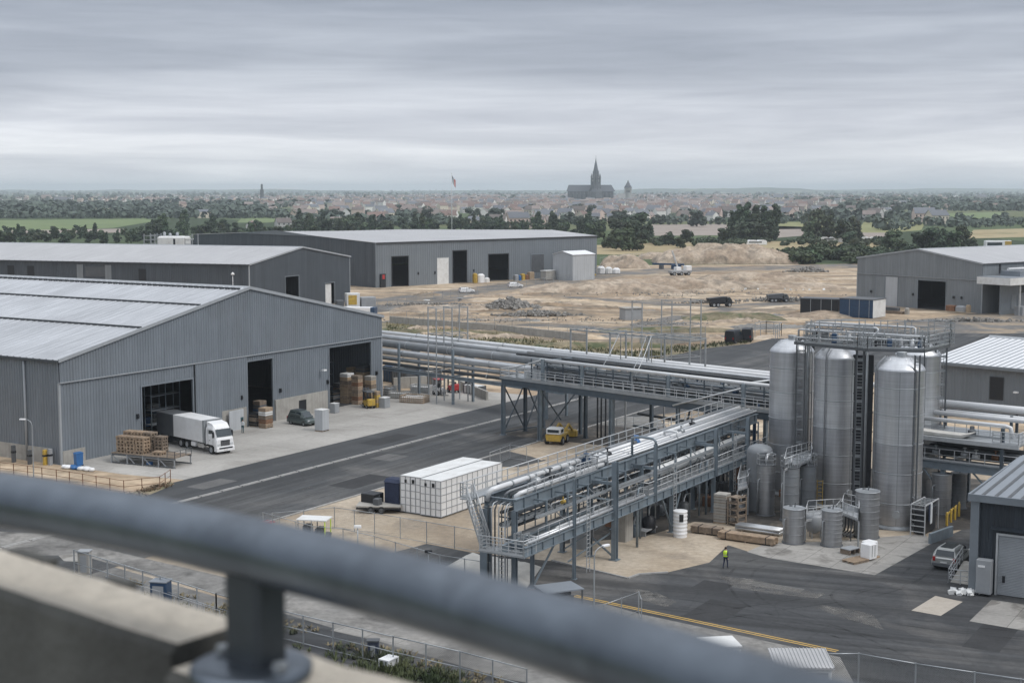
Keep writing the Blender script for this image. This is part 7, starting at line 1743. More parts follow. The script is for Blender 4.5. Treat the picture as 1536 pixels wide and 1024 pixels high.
for k,(px,py,lb) in enumerate(((1420,788,'front yellow post beside the white trestle'),(1426,783,'middle yellow post beside the white trestle'),(1432,779,'third yellow post from the front beside the white trestle'),(1438,774,'rearmost yellow post beside the white trestle'))):
    t = thing('bollard', lb, 'bollard', G(px,py), .3*k, 'yellow posts right of the silos'); mb = MB(); mb.lathe([(.12,0),(.12,1.15),(.08,1.25),(0,1.27)],12); mb.build('post', M['yellow'], t); mb = MB(); mb.bar((0,0,1.0),(.3,.1,1.3),.1,.1); mb.build('arm', M['yellow'], t)
t = thing('trestle_stack','white sheet goods stacked on trestles beside the charcoal workshop','trestle', S(121.5,26.3), ROT_SITE)
for z in (.8,1.6,2.4):
    mb = MB(); mb.box(-2,2.2,-.9,.7,z,z+.08); mb.build('shelf', M['offwhite'], t)
for x in (-1.9,0,2.1):
    for y in (-.85,.65):
        mb = MB(); mb.bar((x,y,0),(x,y,2.5),.09,.09); mb.build('leg', M['galv_pale'], t)
t = thing('stair_rail','white tubular railing with a ramp beside the charcoal workshop, before the silver car','railing', S(108.6,26.3), ROT_SITE)
rail_mb(MB(),[(0,-.9,0),(0,.9,0),(4.2,.9,.8)],1.1,.8,.034,(.3,.6),False).build('rail', M['galv_pale'], t)
mb = MB(); mb.sweep([(.2,0),(4.2,0),(4.2,.8)],-.7,.8); mb.build('ramp', M['concrete_wall'], t)
rubble(1447,890,1.4,1.0,.25,40,.15,.5,'broken stones at the foot of the charcoal workshop',M['offwhite'],21)
# foreground roofs and cabinets seen over the rail
def kiosk(label, px, py, w, d, h, m, roof, rotz, ribs=False):
    t = thing('kiosk', label, 'kiosk', (*G(px,py),0), rotz); mb = MB(); mb.bbox(-w/2,w/2,-d/2,d/2,0,h,.03); mb.build('body', M[m], t)
    mb = MB()
    if ribs: roof_sheet(mb,(-w/2-.15,-d/2-.15,h+.1),(w/2+.15,-d/2-.15,h+.1),(w/2+.15,d/2+.15,h+.35),(-w/2-.15,d/2+.15,h+.35),.22,.05)
    else: mb.box(-w/2-.06,w/2+.06,-d/2-.06,d/2+.06,h,h+.08)
    rf = mb.build('roof', M[roof], t)
    mb = MB(); mb.box(-w/2+.2,w/2-.2,-d/2-.02,-d/2+.002,.1,h-.25); mb.build('door', M['grey'], t)
    return t
kiosk('white square kiosk below the handrail at the yard edge', 1078, 1010, 2.2, 2.0, 2.0, 'offwhite', 'offwhite', ROT_SITE-R(50))
kiosk('kiosk with a ribbed pale roof at the corner of the yard fence', 1200, 1040, 3.2, 2.6, 2.0, 'offwhite', 'roof_pale', ROT_SITE-R(60), True)
kiosk('blue grey cabinet inside the mesh fence below the handrail', 242, 905, 1.25, 1.0, 1.7, 'blue', 'roof_blue', ROT_SITE-R(70))
kiosk('dark cabinet against the mesh fence, right of the stub post', 560, 985, .7, .5, 1.1, 'navy', 'grey_dark', ROT_SITE-R(60))
kiosk('brown grey block at the left end of the mesh fence', 128, 858, .9, .8, 1.7, 'concrete_wall', 'grey', ROT_SITE-R(60))
tag(MB.build((lambda mb: (mb.box(-.55,.55,-.4,.4,.6,.68), [mb.box(x-.04,x+.04,y-.04,y+.04,0,.6) for x in (-.5,.5) for y in (-.35,.35)], mb.box(-.4,.4,-.3,.3,.1,.55), mb)[3])(MB()), 'white_table', M['white'], None, (*G(583,1001),0), ROT_SITE), 'small white table beside the mesh fence below the handrail', 'table')
tag(MB.build((lambda mb: (mb.box(-1.3,1.3,-.5,.5,.0,.05), [mb.bar((-1.2+k*.6,-.45,.05),(-1.2+k*.6,.45,.09),.14,.03) for k in range(5)], mb)[2])(MB()), 'barrier_panel', M['red'], None, (*G(393,786),.02), ROT_SITE), 'red and white striped barrier panel lying at the road edge', 'barrier')
sheet('slab_path', pxs((88,833),(125,828),(118,842),(96,841)), .013, GM['slab']); sheet('slab_path', pxs((495,945),(518,938),(640,962),(600,968)), .013, GM['slab'])
sheet('slab_path', pxs((20,730),(35,723),(72,731),(55,738)), .013, GM['slab'])

# clutter on the far side of the building site
def goods(name, label, cat, px, py, boxes, rot=0, z=0):
    t = thing(name, label, cat, (*G(px,py),z), R(rot))
    for nm_, x0,x1,y0,y1,z0,z1,c,m in boxes:
        mb = MB(); mb.bbox(x0,x1,y0,y1,z0,z1,c); mb.build(nm_, M[m], t)
    return t
goods('concrete_block','lone grey concrete block house on the graded earth in the middle of the site','block',946,479,[('body',-2.2,2.2,-1.6,1.6,0,2.6,.1,'grey'),('lid',-2.4,2.4,-1.8,1.8,2.62,2.85,.05,'concrete_wall')],20)
goods('big_bags','yellow and white big bags before the far warehouse, left of its third doorway','bags',716,424,[('bag',-1.6,-.2,-.8,.8,0,3.2,.4,'yellow'),('bag',.1,2.6,-.9,.9,0,2.9,.5,'white'),('bag',2.8,4.6,-.8,.8,0,1.6,.4,'offwhite')],35)
goods('scrap_row','low heap of coloured drums before the far warehouse, right of its third doorway','drums',785,420,[('drum',-4,-2.5,-.8,.8,0,2.0,.3,'grey'),('drum',-2.3,-1.2,-.7,.7,0,1.7,.3,'blue_bright'),('drum',-1,.4,-.8,.8,0,2.2,.3,'yellow'),('drum',.6,2,-.8,.8,0,1.8,.3,'rust'),('drum',2.2,4.4,-.8,.8,0,2.6,.2,'card')],40)
goods('site_cabin','cream site cabin before the white annex','cabin',822,420,[('body',-2.6,2.6,-1.2,1.2,.2,3.1,.08,'concrete_wall'),('roof',-2.7,2.7,-1.3,1.3,3.12,3.3,.05,'offwhite')],50)
goods('dark_gear','dark pumps standing before the white annex','pumps',843,418,[('body',-1.6,-.2,-.6,.6,0,1.2,.1,'black'),('body',.2,1.5,-.5,.5,0,1.7,.1,'black')],50)
goods('yellow_stack','yellow panel stack right of the white annex','panels',882,413,[('panel',-2.6,2.6,-1.2,1.2,0,.6,.05,'yellow'),('panel',-2.2,2.0,-1.0,1.0,.62,1.2,.05,'yellow')],20)
goods('white_tank_row','white tanks on the far track right of the white annex','tanks',912,411,[('tank',-4,-1.4,-1.2,1.2,.3,3.0,.7,'white'),('tank',-1,1.4,-1.2,1.2,.3,2.6,.6,'offwhite'),('tank',1.8,4.4,-1.2,1.2,.3,2.2,.6,'white')],15)
goods('blue_rig','blue drilling rig lying on the far track before the earth mound','rig',1004,404,[('mast',-7,6,-.3,.3,1.6,2.3,.1,'blue'),('engine',1,4.5,-1,1,.2,2.0,.2,'blue'),('skid',-4,-2.5,-.7,.7,0,1.6,.1,'grey_dark')],-28)
for k,(px,py,lb) in enumerate(((690,452,'grey spool on the verge before the far warehouse'),(640,455,'pale spool on the verge nearer the long dark warehouse'),(668,461,'small dark spool among the stones'))):
    t = thing('cable_spool', lb, 'spool', G(px,py), k); mb = MB(); mb.lathe([(.9,0),(.9,.12),(.45,.13),(.45,.8),(.9,.82),(.9,.95),(0,.96)],14,sm=False); mb.build('drum', M[['grey','offwhite','grey_dark'][k]], t)
goods('plant_skid','pale yellow plant with cabinets beside the long dark warehouse','plant',536,462,[('cabinet',-3,.4,-1.2,1.2,.3,3.9,.1,'offwhite'),('panel',-2.6,-.4,-1.28,-1.22,1.0,3.4,.02,'yellow'),('cabinet',.8,4.6,-1.4,1.4,.3,2.8,.1,'grey'),('pump',-5.6,-3.6,-1,1,.3,2.2,.2,'grey_dark')],20)
goods('white_trailer','white box trailer with a dark blue end behind the gable slope of the largest warehouse','trailer',536,484,[('body',-4.5,3.4,-1.3,1.3,.8,3.6,.06,'white'),('door',3.42,4.4,-1.3,1.3,.8,3.6,.06,'blue')],-10)
goods('timber_heap','dark beam stack on the apron of the light grey warehouse, left of its open door','beams',1340,470,[('beam',-3.5,3,-.8,.8,0,.7,.05,'wood_dark'),('beam',-2.5,1.5,-.6,.6,.72,1.5,.05,'grey_dark'),('cone',3.4,4.4,-.5,.5,0,1.6,.2,'concrete_wall')],-50)
goods('compressor','old compressor with a pale tank right of the open door of the light grey warehouse','compressor',1432,469,[('body',-2.2,.2,-.8,.8,.4,1.8,.15,'rust'),('tank',.3,3.2,-.7,.7,.5,1.9,.4,'grey'),('head',3.3,4.2,-.6,.6,.4,2.2,.2,'card')],-50)

# ------------------------------------------------------------------ fences
def fence(name, label, px, h, sp=2.5, mesh='chain', m='galv', r=.035, mid=False, base=False):
    P_ = [Vector((*G(*p),0)) for p in px]; t = thing(name, label, 'fence', P_[0], 0); MT = Matrix.Translation(-P_[0]); n_posts = 0
    rails = MB(MT); me = MB(MT); uvs = []
    for p, q in zip(P_, P_[1:]):
        n = max(1, round((q-p).length/sp))
        for k in range(n + (q is P_[-1])):
            a = p.lerp(q, k/n); mb = MB(MT); mb.bar(a, a+Vector((0,0,h+.05)), r*2, r*2); mb.build('post', M[m], t); n_posts += 1
        rails.tube([p+Vector((0,0,h)), q+Vector((0,0,h))], r*.8, 6)
        if mid: rails.tube([p+Vector((0,0,h*.5)), q+Vector((0,0,h*.5))], r*.7, 6)
        rails.tube([p+Vector((0,0,.12)), q+Vector((0,0,.12))], r*.6, 6)
        if mesh: me.face([p+Vector((0,0,.1)), q+Vector((0,0,.1)), q+Vector((0,0,h)), p+Vector((0,0,h))]); uvs.append((q-p).length)
    rails.build('rail', M[m], t)
    if mesh:
        o = me.build('mesh_panel', M[mesh], t); uv = o.data.uv_layers.new(name='UVMap')
        for k, L_ in enumerate(uvs):
            for j, c in enumerate(((0,0),(L_,0),(L_,h),(0,h))): uv.data[k*4+j].uv = c
    return t
fence('post_fence','low rusty post and wire fence on the earth bank beside the largest warehouse', ((-60,702),(0,710),(85,722),(186,739),(240,733),(256,722)), 1.25, 2.2, None, 'rust', .035, True)
fence('chain_link_fence','chain link fence bending behind the open sided cart towards the front rack', ((409,801),(502,792),(562,801),(640,815),(725,830)), 1.9, 2.6)
fence('chain_link_fence','nearer chain link fence in front of the open sided cart, along the asphalt patch', ((395,800),(470,822),(515,826),(562,838),(660,868),(735,880)), 1.9, 2.8)
fence('mesh_fence','mesh fence under the handrail, left of the stub post', ((112,862),(215,895),(325,932)), 2.0, 2.4, 'chain', 'galv', .045, True)
fence('mesh_fence','mesh fence under the handrail, right of the stub post', ((325,932),(412,956),(500,978),(590,1000),(690,1024),(790,1052)), 2.0, 2.4, 'chain', 'galv', .045, True)
fence('low_mesh_fence','lower inner fence among the weeds left of the stub post', ((160,892),(240,915),(330,945)), 1.4, 1.8, 'chain', 'grey', .035)
fence('welded_fence','dense welded mesh fence along the front edge of the yard, right of the rail', ((1207,1042),(1232,1030),(1287,1030),(1372,1046),(1460,1060),(1600,1082)), 2.1, 3.0, 'chain_dark', 'galv', .05)
fence('hand_fence','short galvanised fence between the kiosks below the handrail', ((1110,1018),(1165,1030),(1207,1042)), 1.3, 2.0, 'chain', 'galv', .04)
fence('hand_fence','short railing fence by the street lamp at the yard edge', ((905,938),(958,918),(962,930)), 1.5, 2.2, None, 'galv', .035)
fence('site_fence','thin mesh fence on the barrier between grass bank and building site', ((585,484),(742,497),(880,512)), 3.0, 5, 'chain', 'galv', .04)
fence('site_fence','thin mesh fence along the road in front of the far warehouse', ((566,466),(700,442),(830,425),(905,412)), 2.2, 6, 'chain', 'grey', .05)
fence('site_fence','mesh fence on the verge before the black vans', ((960,521),(1058,512)), 3.0, 4, 'chain', 'galv', .04)
fence('meadow_fence','pale mesh fence along the straw meadow right of the far warehouse', ((900,396),(940,390),(985,388)), 2.6, 8, 'chain', 'galv', .06)
fence('pad_fence','low railing round the grey ground under the pipe bridge', ((925,640),(975,636),(1030,640),(1060,652)), 1.1, 2.5, None, 'galv', .035, True)
fence('pad_fence','mesh fence panel on the pad between containers and pipe bridge', ((735,700),(765,688),(790,692)), 1.6, 2.5, 'chain', 'galv', .035)

# ------------------------------------------------------------------ lamps, poles
def lamp(label, px, py, h, arm, rotz, name='street_lamp'):
    t = thing(name, label, 'street lamp', (*G(px,py),0), rotz, None); mb = MB(); mb.tube([(0,0,0),(0,0,.8),(0,0,h-.5),(.12,0,h-.15),(arm*.5,0,h+.05),(arm,0,h+.12)],[.08,.06,.045,.04,.036,.032],10); mb.build('pole', M['galv'], t)
    mb = MB(); mb.bbox(arm-.12,arm+.5,-.12,.12,h+.04,h+.18,.03); mb.build('lamp_head', M['white'], t)
    mb = MB(); mb.bbox(-.16,.16,-.16,.16,0,.35,.03); mb.build('base', M['grey'], t); return t
lamp('slim street lamp on the earth bank by the left warehouse wall', 51, 722, 6.4, .8, ROT_SITE+R(115))
lamp('slim street lamp at the yard edge before the near end of the front rack', 891, 925, 4.9, .9, ROT_SITE-R(20))
for px,py,h,lb in ((537,838,2.6,'camera pole behind the chain link fence right of the open sided cart'),(643,862,1.8,'short camera pole at the corner of the asphalt patch')):
    t = thing('camera_pole', lb, 'pole', G(px,py), 0); mb = MB(); mb.tube([(0,0,0),(0,0,h)],.05,8); mb.build('pole', M['galv'], t)
    mb = MB(); mb.bbox(-.3,.3,-.12,.12,h,h+.22,.04); mb.build('camera', M['white' if h > 2 else 'black'], t)

# ------------------------------------------------------------------ people
def person(label, loc, rotz, top, legs, pose='stand', vest=None, hair='hair'):
    st = .16 if pose == 'walk' else .0
    V = {'pel':(0,0,.96,.125),'wai':(0,0,1.1,.115),'che':(0,.0,1.3,.135),'nek':(0,0,1.46,.06),'hed':(0,-.02,1.6,.088),'top':(0,-.01,1.69,.075),'nos':(0,-.105,1.59,.016),
         'hl':(-.1,0,.9,.09),'kl':(-.11,-.02-st*.7,.5,.06),'al':(-.11,.03-st,.09,.042),'tl':(-.12,-.14-st,.035,.035),
         'hr':(.1,0,.9,.09),'kr':(.11,-.03+st*.3,.5,.06),'ar':(.11,.03+st,.09,.042),'tr':(.12,-.14+st,.035,.035),
         'sl':(-.19,0,1.4,.065),'el':(-.26,.03+st*.6,1.14,.045),'wl':(-.27,-.05+st*.8,.9,.03),'pl':(-.27,-.07+st*.8,.83,.03),
         'sr':(.19,0,1.4,.065),'er':(.26,.03-st*.6,1.14,.045),'wr':(.27,-.05-st*.9,.9,.03),'pr':(.27,-.07-st*.9,.83,.03)}
    if pose == 'reach': V['er'] = (.25,-.18,1.2,.045); V['wr'] = (.2,-.38,1.3,.03); V['pr'] = (.19,-.45,1.32,.03)
    Ed = ['pel wai','wai che','che nek','nek hed','hed top','hed nos','pel hl','hl kl','kl al','al tl','pel hr','hr kr','kr ar','ar tr','che sl','sl el','el wl','wl pl','che sr','sr er','er wr','wr pr']
    for s, pn in ((-1,'pl'),(1,'pr')):
        x,y,z,_ = V[pn]
        for k in range(5):
            off = (k-2)*.016; fz = -.07+abs(k-1.6)*.012 if k else -.03
            V[f'{pn}{k}a'] = (x+(.02*s if k == 0 else 0), y+off-(.03 if k == 0 else 0), z+fz*.5, .009); V[f'{pn}{k}b'] = (x+(.02*s if k == 0 else -.008*s), y+off*1.1-(.035 if k == 0 else 0), z+fz, .008)
            Ed += [f'{pn} {pn}{k}a', f'{pn}{k}a {pn}{k}b']
    K = list(V); me = bpy.data.meshes.new('body'); me.from_pydata([V[k][:3] for k in K], [tuple(K.index(w) for w in e.split()) for e in Ed], [])
    o = bpy.data.objects.new('body', me); COL.objects.link(o); md = o.modifiers.new('skin','SKIN'); sv = me.skin_vertices[0].data
    for k, n in enumerate(K): sv[k].radius = (V[n][3]*(1.25 if n in ('che','wai','pel') else 1), V[n][3]*(.85 if n in ('che','wai','pel') else 1)); sv[k].use_root = n == 'pel'
    ss = o.modifiers.new('sub','SUBSURF'); ss.levels = ss.render_levels = 1
    dg = bpy.context.evaluated_depsgraph_get(); nm = bpy.data.meshes.new_from_object(o.evaluated_get(dg)); o.modifiers.clear(); o.data = nm
    nm.materials.clear()
    for m in ('skin',top,legs,'black'): nm.materials.append(M[m])
    for f in nm.polygons:
        c = f.center; f.use_smooth = True
        f.material_index = 3 if c.z < .11 else 2 if c.z < .98 and abs(c.x) < .2 else 1 if c.z < 1.47 and not (c.z < .9 and abs(c.x) > .2) else 0
    t = thing('person', label, 'person', loc, rotz); o.parent = t
    if vest:
        mb = MB(); mb.lathe([(.175,.98),(.18,1.1),(.19,1.25),(.185,1.38),(.13,1.45),(.07,1.48)],20); mb.v = [(x*1.08,y*.86,z) for x,y,z in mb.v]; v = mb.build('vest', M[vest], t)
        mb = MB(); mb.lathe([(.185,1.1),(.187,1.15)],20); mb.v = [(x*1.09,y*.88,z) for x,y,z in mb.v]; mb.build('reflective_band', M['galv_pale'], v)
    mb = MB(); mb.lathe([(.1,1.6),(.104,1.66),(.085,1.73),(.04,1.765),(0,1.77)],14,(0,.0)); mb.build('hair', M[hair], t)
    return t
person('person in a yellow high visibility vest and navy trousers, walking across the yard', (*G(1088,852),.006), atan2(G(1088,852)[1],G(1088,852)[0])+R(60), 'navy', 'navy', 'walk', 'hivis')
person('person in a pale shirt and dark teal trousers, reaching to the notice board', (*S(131.2,119.6),.012), ROT_SITE+R(100), 'shirt', 'teal', 'reach')
# ------------------------------------------------------------------ trees: tapered trunk with limbs, crown of many leaf clusters
def crown_mb(mb, rnd, lobes, n, s0, s1, flat=.8):
    for (cx,cy,cz,rx,rz) in lobes:
        for k in range(n):
            d = Vector((rnd.gauss(0,1),rnd.gauss(0,1),rnd.gauss(0,1))).normalized(); q = rnd.random()**.38
            p = Vector((cx+d.x*rx*q, cy+d.y*rx*q, cz+d.z*rz*q)); s = rnd.uniform(s0,s1)
            nr = (d+Vector((rnd.gauss(0,.6),rnd.gauss(0,.6),rnd.gauss(0,.6)+.35))).normalized()
            a = nr.orthogonal().normalized(); b = nr.cross(a); t = rnd.uniform(0,6.28); a, b = a*cos(t)+b*sin(t), b*cos(t)-a*sin(t)
            mb.face([p-a*s-b*s*.6, p+a*s*.9-b*s*.7, p+a*s*1.1+b*s*.6, p-a*s*.3+b*s, ])
def tree_proto(kind, seed, leaf):
    rnd = random.Random(seed); mb = MB(); tr = MB()
    if kind == 'broad':
        H = 11.0; lobes = [(0,0,6.2,2.8,3.0),(0,0,3.2,2.6,2.0)]
        for k in range(11): a = k*2.4; q = rnd.uniform(1.3,3.1); lobes.append((cos(a)*q,sin(a)*q,rnd.uniform(1.6,9.0),rnd.uniform(1.1,2.0),rnd.uniform(1.0,1.7)))
        crown_mb(mb, rnd, lobes, 105, .28, .6); tr.tube([(0,0,0),(.05,0,1.6),(0,.1,4),(.1,0,7.5)],[.34,.26,.2,.07],8)
        for k in range(5): a = k*1.3; tr.tube([(0,0,2.4+k*.6),(cos(a)*1.2,sin(a)*1.2,3.8+k*.7),(cos(a)*2.2,sin(a)*2.2,5.0+k*.8)],[.14,.09,.03],6)
    elif kind == 'round':
        lobes = [(0,0,4.2,2.4,2.6),(0,0,1.9,2.2,1.6)]
        for k in range(8): a = k*2.4; q = rnd.uniform(1.0,2.2); lobes.append((cos(a)*q,sin(a)*q,rnd.uniform(1.0,6.4),rnd.uniform(.9,1.7),rnd.uniform(.9,1.5)))
        crown_mb(mb, rnd, lobes, 100, .25, .52); tr.tube([(0,0,0),(0,.05,1.2),(.05,0,4.8)],[.26,.2,.06],8)
        for k in range(4): a = k*1.6; tr.tube([(0,0,1.4+k*.5),(cos(a)*.9,sin(a)*.9,2.6+k*.6),(cos(a)*1.6,sin(a)*1.6,3.4+k*.7)],[.1,.07,.03],6)
    elif kind == 'tall':
        lobes = []
        for k in range(13): z = 1.2+k*1.0; w = 1.95*sin(min(1,(k+1.5)/6)*pi/2)*(1-max(0,k-8)*.13); lobes.append((rnd.uniform(-.5,.5),rnd.uniform(-.5,.5),z,w,1.1))
        crown_mb(mb, rnd, lobes, 110, .24, .5); tr.tube([(0,0,0),(0,.05,4),(.05,0,12)],[.3,.22,.05],8)
        for k in range(5): a = k*2.2; tr.tube([(0,0,3+k*1.5),(cos(a)*.7,sin(a)*.7,4.6+k*1.5)],[.08,.03],5)
    elif kind == 'open':                                     # taller, loose greyish crown
        lobes = []
        for k in range(17): a = k*2.4; q = rnd.uniform(.4,3.4); lobes.append((cos(a)*q,sin(a)*q,rnd.uniform(2.0,12.6)-q*.5,rnd.uniform(1.0,1.9),rnd.uniform(1.0,1.7)))
        crown_mb(mb, rnd, lobes, 80, .24, .5); tr.tube([(0,0,0),(.1,0,2.4),(0,.2,6),(.1,0,11)],[.36,.28,.2,.05],8)
        for k in range(7): a = k*1.1; tr.tube([(0,0,2.6+k*.8),(cos(a)*1.5,sin(a)*1.5,5+k*.9),(cos(a)*2.6,sin(a)*2.6,6.4+k)],[.15,.09,.03],6)
    else:                                                    # bush
        lobes = [(0,0,1.0,1.3,1.0)]
        for k in range(5): a = k*1.3; lobes.append((cos(a)*1.2,sin(a)*1.2,rnd.uniform(.6,1.6),rnd.uniform(.6,1.0),rnd.uniform(.6,.9)))
        crown_mb(mb, rnd, lobes, 70, .14, .3); 
        for k in range(4): a = k*1.6; tr.tube([(0,0,0),(cos(a)*.4,sin(a)*.4,.8),(cos(a)*.7,sin(a)*.7,1.5)],[.07,.05,.02],5)
    return mb, tr, leaf
protos = {}
def tree(kind, leaf, x, y, sc, label, group, cat='tree', sz=1.0):
    key = (kind, leaf, random.randint(0,1)); rz = random.uniform(0,6.28)
    wd = {'broad':1.25,'round':1.3,'tall':1.15,'open':1.15,'bush':1.1}[kind]; s = (sc*wd*random.uniform(.9,1.1), sc*wd*random.uniform(.9,1.1), sc*sz)
    if key not in protos:
        mb, tr, _ = tree_proto(kind, hash((kind,key[2])) % 1000 if False else {'broad':3,'round':5,'tall':7,'open':9,'bush':11}[kind]+key[2]*20, leaf)
        t = thing('bush' if kind == 'bush' else 'tree', label, cat, (x,y,-.03), rz, group); t.scale = s
        tr.build('stem' if kind == 'bush' else 'trunk', M['bark'], t); mb.build('crown', M[leaf], t); protos[key] = t; return t
    return again(protos[key], (x,y,-.03), rz, label, group, s)
random.seed(23)
# single trees and clumps one can tell apart
gc = 'trees clumped beyond the right end of the far warehouse'
for px,py,sc,k,lf,lb in ((950,362,1.75,'broad','leaf_dark','tallest dark tree of the clump beyond the white annex'),(930,366,1.5,'broad','leaf_dark','dark tree left of the tallest one in the clump beyond the white annex'),(962,365,1.35,'broad','leaf_dark','dark tree at the right edge of the clump beyond the white annex'),
                          (912,372,1.15,'round','leaf_mid','paler round tree before the dark clump, nearest the white annex'),(934,376,1.2,'broad','leaf_mid','paler broad tree before the dark clump beyond the white annex'),(956,376,1.0,'round','leaf_mid','small paler tree at the right of the clump beyond the white annex'),
                          (975,364,.9,'tall','leaf_dark','slim dark tree alone at the edge of the ploughed field'),(893,360,1.2,'broad','leaf_mid','mid green tree just above the roof end of the far warehouse'),(1003,368,1.05,'round','leaf_dark','dark round bush tree before the ploughed field'),(1030,364,1.1,'round','leaf_dark','second dark round tree before the ploughed field'),(1020,372,.8,'round','leaf_mid','low pale tree between the two dark round trees')):
    tree(k, lf, *G(px,py), sc, lb, gc)
gp_ = 'dark tall trees in the middle distance'
for px,py,sc,k,lf,lb in ((1097,360,1.25,'tall','leaf_dark','leftmost of the dark tall trees in the middle distance'),(1108,361,1.5,'tall','leaf_dark','second of the dark tall trees from the ploughed field'),(1120,360,1.6,'tall','leaf_dark','middle of the dark tall trees, highest crown'),(1132,361,1.5,'tall','leaf_dark','dark tall tree right of the highest one'),(1146,360,1.45,'tall','leaf_dark','dark tall tree last but one towards the grey green trees'),(1163,360,1.55,'tall','leaf_dark','narrow pointed dark tree at the right end of its row'),(1114,364,1.3,'broad','leaf_dark','broad dark tree before the middle of the dark tall row'),(1139,364,1.25,'broad','leaf_dark','broad dark tree before the right half of the dark tall row'),(1154,363,1.3,'tall','leaf_dark','dark tall tree between the last but one and the pointed one'),(1090,366,1.1,'broad','leaf_dark','broad dark tree at the foot of the dark tall row')):
    tree(k, lf, *G(px,py), sc, lb, gp_)
gq = 'grey green trees beside the caravans'
for px,py,sc,k,lf,lb in ((1212,362,1.35,'open','leaf_pale','loose grey green tree at the left of its group by the caravans'),(1226,361,1.5,'open','leaf_pale','tall loose grey green tree by the caravans'),(1244,361,1.4,'open','leaf_pale','loose grey green tree behind the caravans'),(1284,360,1.3,'open','leaf_pale','loose grey green tree at the right of the dark one'),
                          (1266,364,1.35,'broad','leaf_dark','dark dense tree standing between the grey green trees'),(1274,366,1.0,'round','leaf_dark','dark low tree at the foot of the dense one')):
    tree(k, lf, *G(px,py), sc, lb, gq)
gr = 'trees in a belt behind the light grey warehouse'
for px,py,sc,k,lf,lb in ((1338,377,1.1,'broad','leaf_mid','mid green tree at the left end of the belt behind the light grey warehouse'),(1352,381,1.0,'round','leaf_mid','smaller mid green tree second in the belt behind the light grey warehouse'),(1385,380,1.25,'broad','leaf_dark','dark tree highest in the belt behind the light grey warehouse'),(1404,381,1.3,'broad','leaf_dark','dark broad tree in the middle of the belt behind the light grey warehouse'),
                          (1424,379,1.15,'broad','leaf_mid','mid green tree right of the dark ones behind the light grey warehouse'),(1441,376,1.0,'open','leaf_mid','loose tree at the right end of the belt behind the light grey warehouse'),(1370,386,.9,'round','leaf_dark','low dark tree just above the gable of the light grey warehouse'),(1458,372,.8,'round','leaf_mid','small tree beyond the roof of the light grey warehouse')):
    tree(k, lf, *G(px,py), sc, lb, gr)
gb = 'shrubs on the bank beyond the earth mound'
for i in range(44):
    px = random.uniform(1165,1330); py = random.uniform(379,396)
    if py > 388+(px-1165)*.03 and px < 1190: continue
    tree('bush', random.choice(['leaf_dark','leaf_mid','leaf_mid']), *G(px,py), random.uniform(1.5,3.0), 'shrub on the green bank between the earth mound and the light grey warehouse', gb, 'shrub')
gm = 'shrubs along the straw meadow'
for i in range(34):
    px = random.uniform(985,1340); py = random.uniform(364,371)
    tree('bush', random.choice(['leaf_dark','leaf_mid','leaf_pale']), *G(px,py), random.uniform(1.1,2.4), 'shrub in the ragged hedge along the far side of the straw meadow', gm, 'shrub')
gl = 'trees of the belt behind the left warehouses'
for i in range(150):                                         # belt of trees behind the left hand sheds
    px = random.uniform(-20,470); f = random.random()
    py = 352+f*14
    if px > 250 and px < 350: py -= 3
    k = random.choice(['broad','broad','round','round','tall','open']); sc = random.uniform(.75,1.2)*(.98 if 230 < px < 340 else .6 if px < 230 else .72)
    lf = random.choice(['leaf_dark','leaf_dark','leaf_mid','leaf_pale' if px < 120 else 'leaf_dark'])
    tree(k, lf, *G(px,py), sc, {'broad':'broad tree','round':'low round tree','tall':'tall narrow tree','open':'loose crowned tree'}[k]+' in the tree belt behind the long dark warehouse', gl)
gn = 'trees of the belt behind the far warehouse'
for i in range(140):
    px = random.uniform(440,905); py = random.uniform(342,352) + (4 if px > 860 else 0)
    k = random.choice(['broad','round','round','tall']); sc = random.uniform(.7,1.1)
    tree(k, random.choice(['leaf_dark','leaf_dark','leaf_mid']), *G(px,py), sc, {'broad':'broad tree','round':'low round tree','tall':'tall narrow tree'}[k]+' in the tree belt behind the far warehouse roof', gn)

# far woodland, too far to tell trees apart: ragged bands of leaf clumps, one object for the whole
rnd = random.Random(77); mb = MB()
def wood(px0, px1, py, hw, h, n, jag=1.0, gaps=.25):
    for k in range(n):
        px = rnd.uniform(px0,px1); x, y = G(px, py+rnd.uniform(-hw,hw))
        if mnoise.noise(Vector((x*.012, y*.006, 3.3))) < -.35+gaps*.4: continue
        hh = h*rnd.uniform(.5,1.0)*(1+.5*mnoise.noise(Vector((x*.02,y*.01,7.7)))); s = hh*.42
        for j in range(9):
            d = Vector((rnd.gauss(0,1),rnd.gauss(0,1),rnd.gauss(0,1))).normalized(); p = Vector((x,y,hh*.52))+Vector((d.x*s*1.0,d.y*s*1.0,d.z*hh*.42))
            nr = (d+Vector((0,0,.4))).normalized(); a = nr.orthogonal().normalized(); b = nr.cross(a); t = rnd.uniform(0,6.28); a, b = a*cos(t)+b*sin(t), b*cos(t)-a*sin(t); q = s*rnd.uniform(.45,.8)
            mb.face([p-a*q-b*q*.6,p+a*q-b*q*.7,p+a*q*1.1+b*q*.7,p-a*q*.4+b*q])
wood(-40,640,326,2,10,560,gaps=.3); wood(-40,420,319,3,12,800); wood(-40,540,309,3,13,800,gaps=.2); wood(-40,1580,301,2.5,15,900,gaps=.4); wood(-40,1580,294.5,1.5,19,1100,gaps=.25); wood(-40,1580,290.5,.8,24,1000,gaps=.2); wood(-40,1580,288.4,.4,32,800,gaps=.1)
wood(430,820,337,3,9,300,gaps=.4); wood(820,1100,334,4,9,90,gaps=.6); wood(1020,1300,322,6,10,180,gaps=.5)
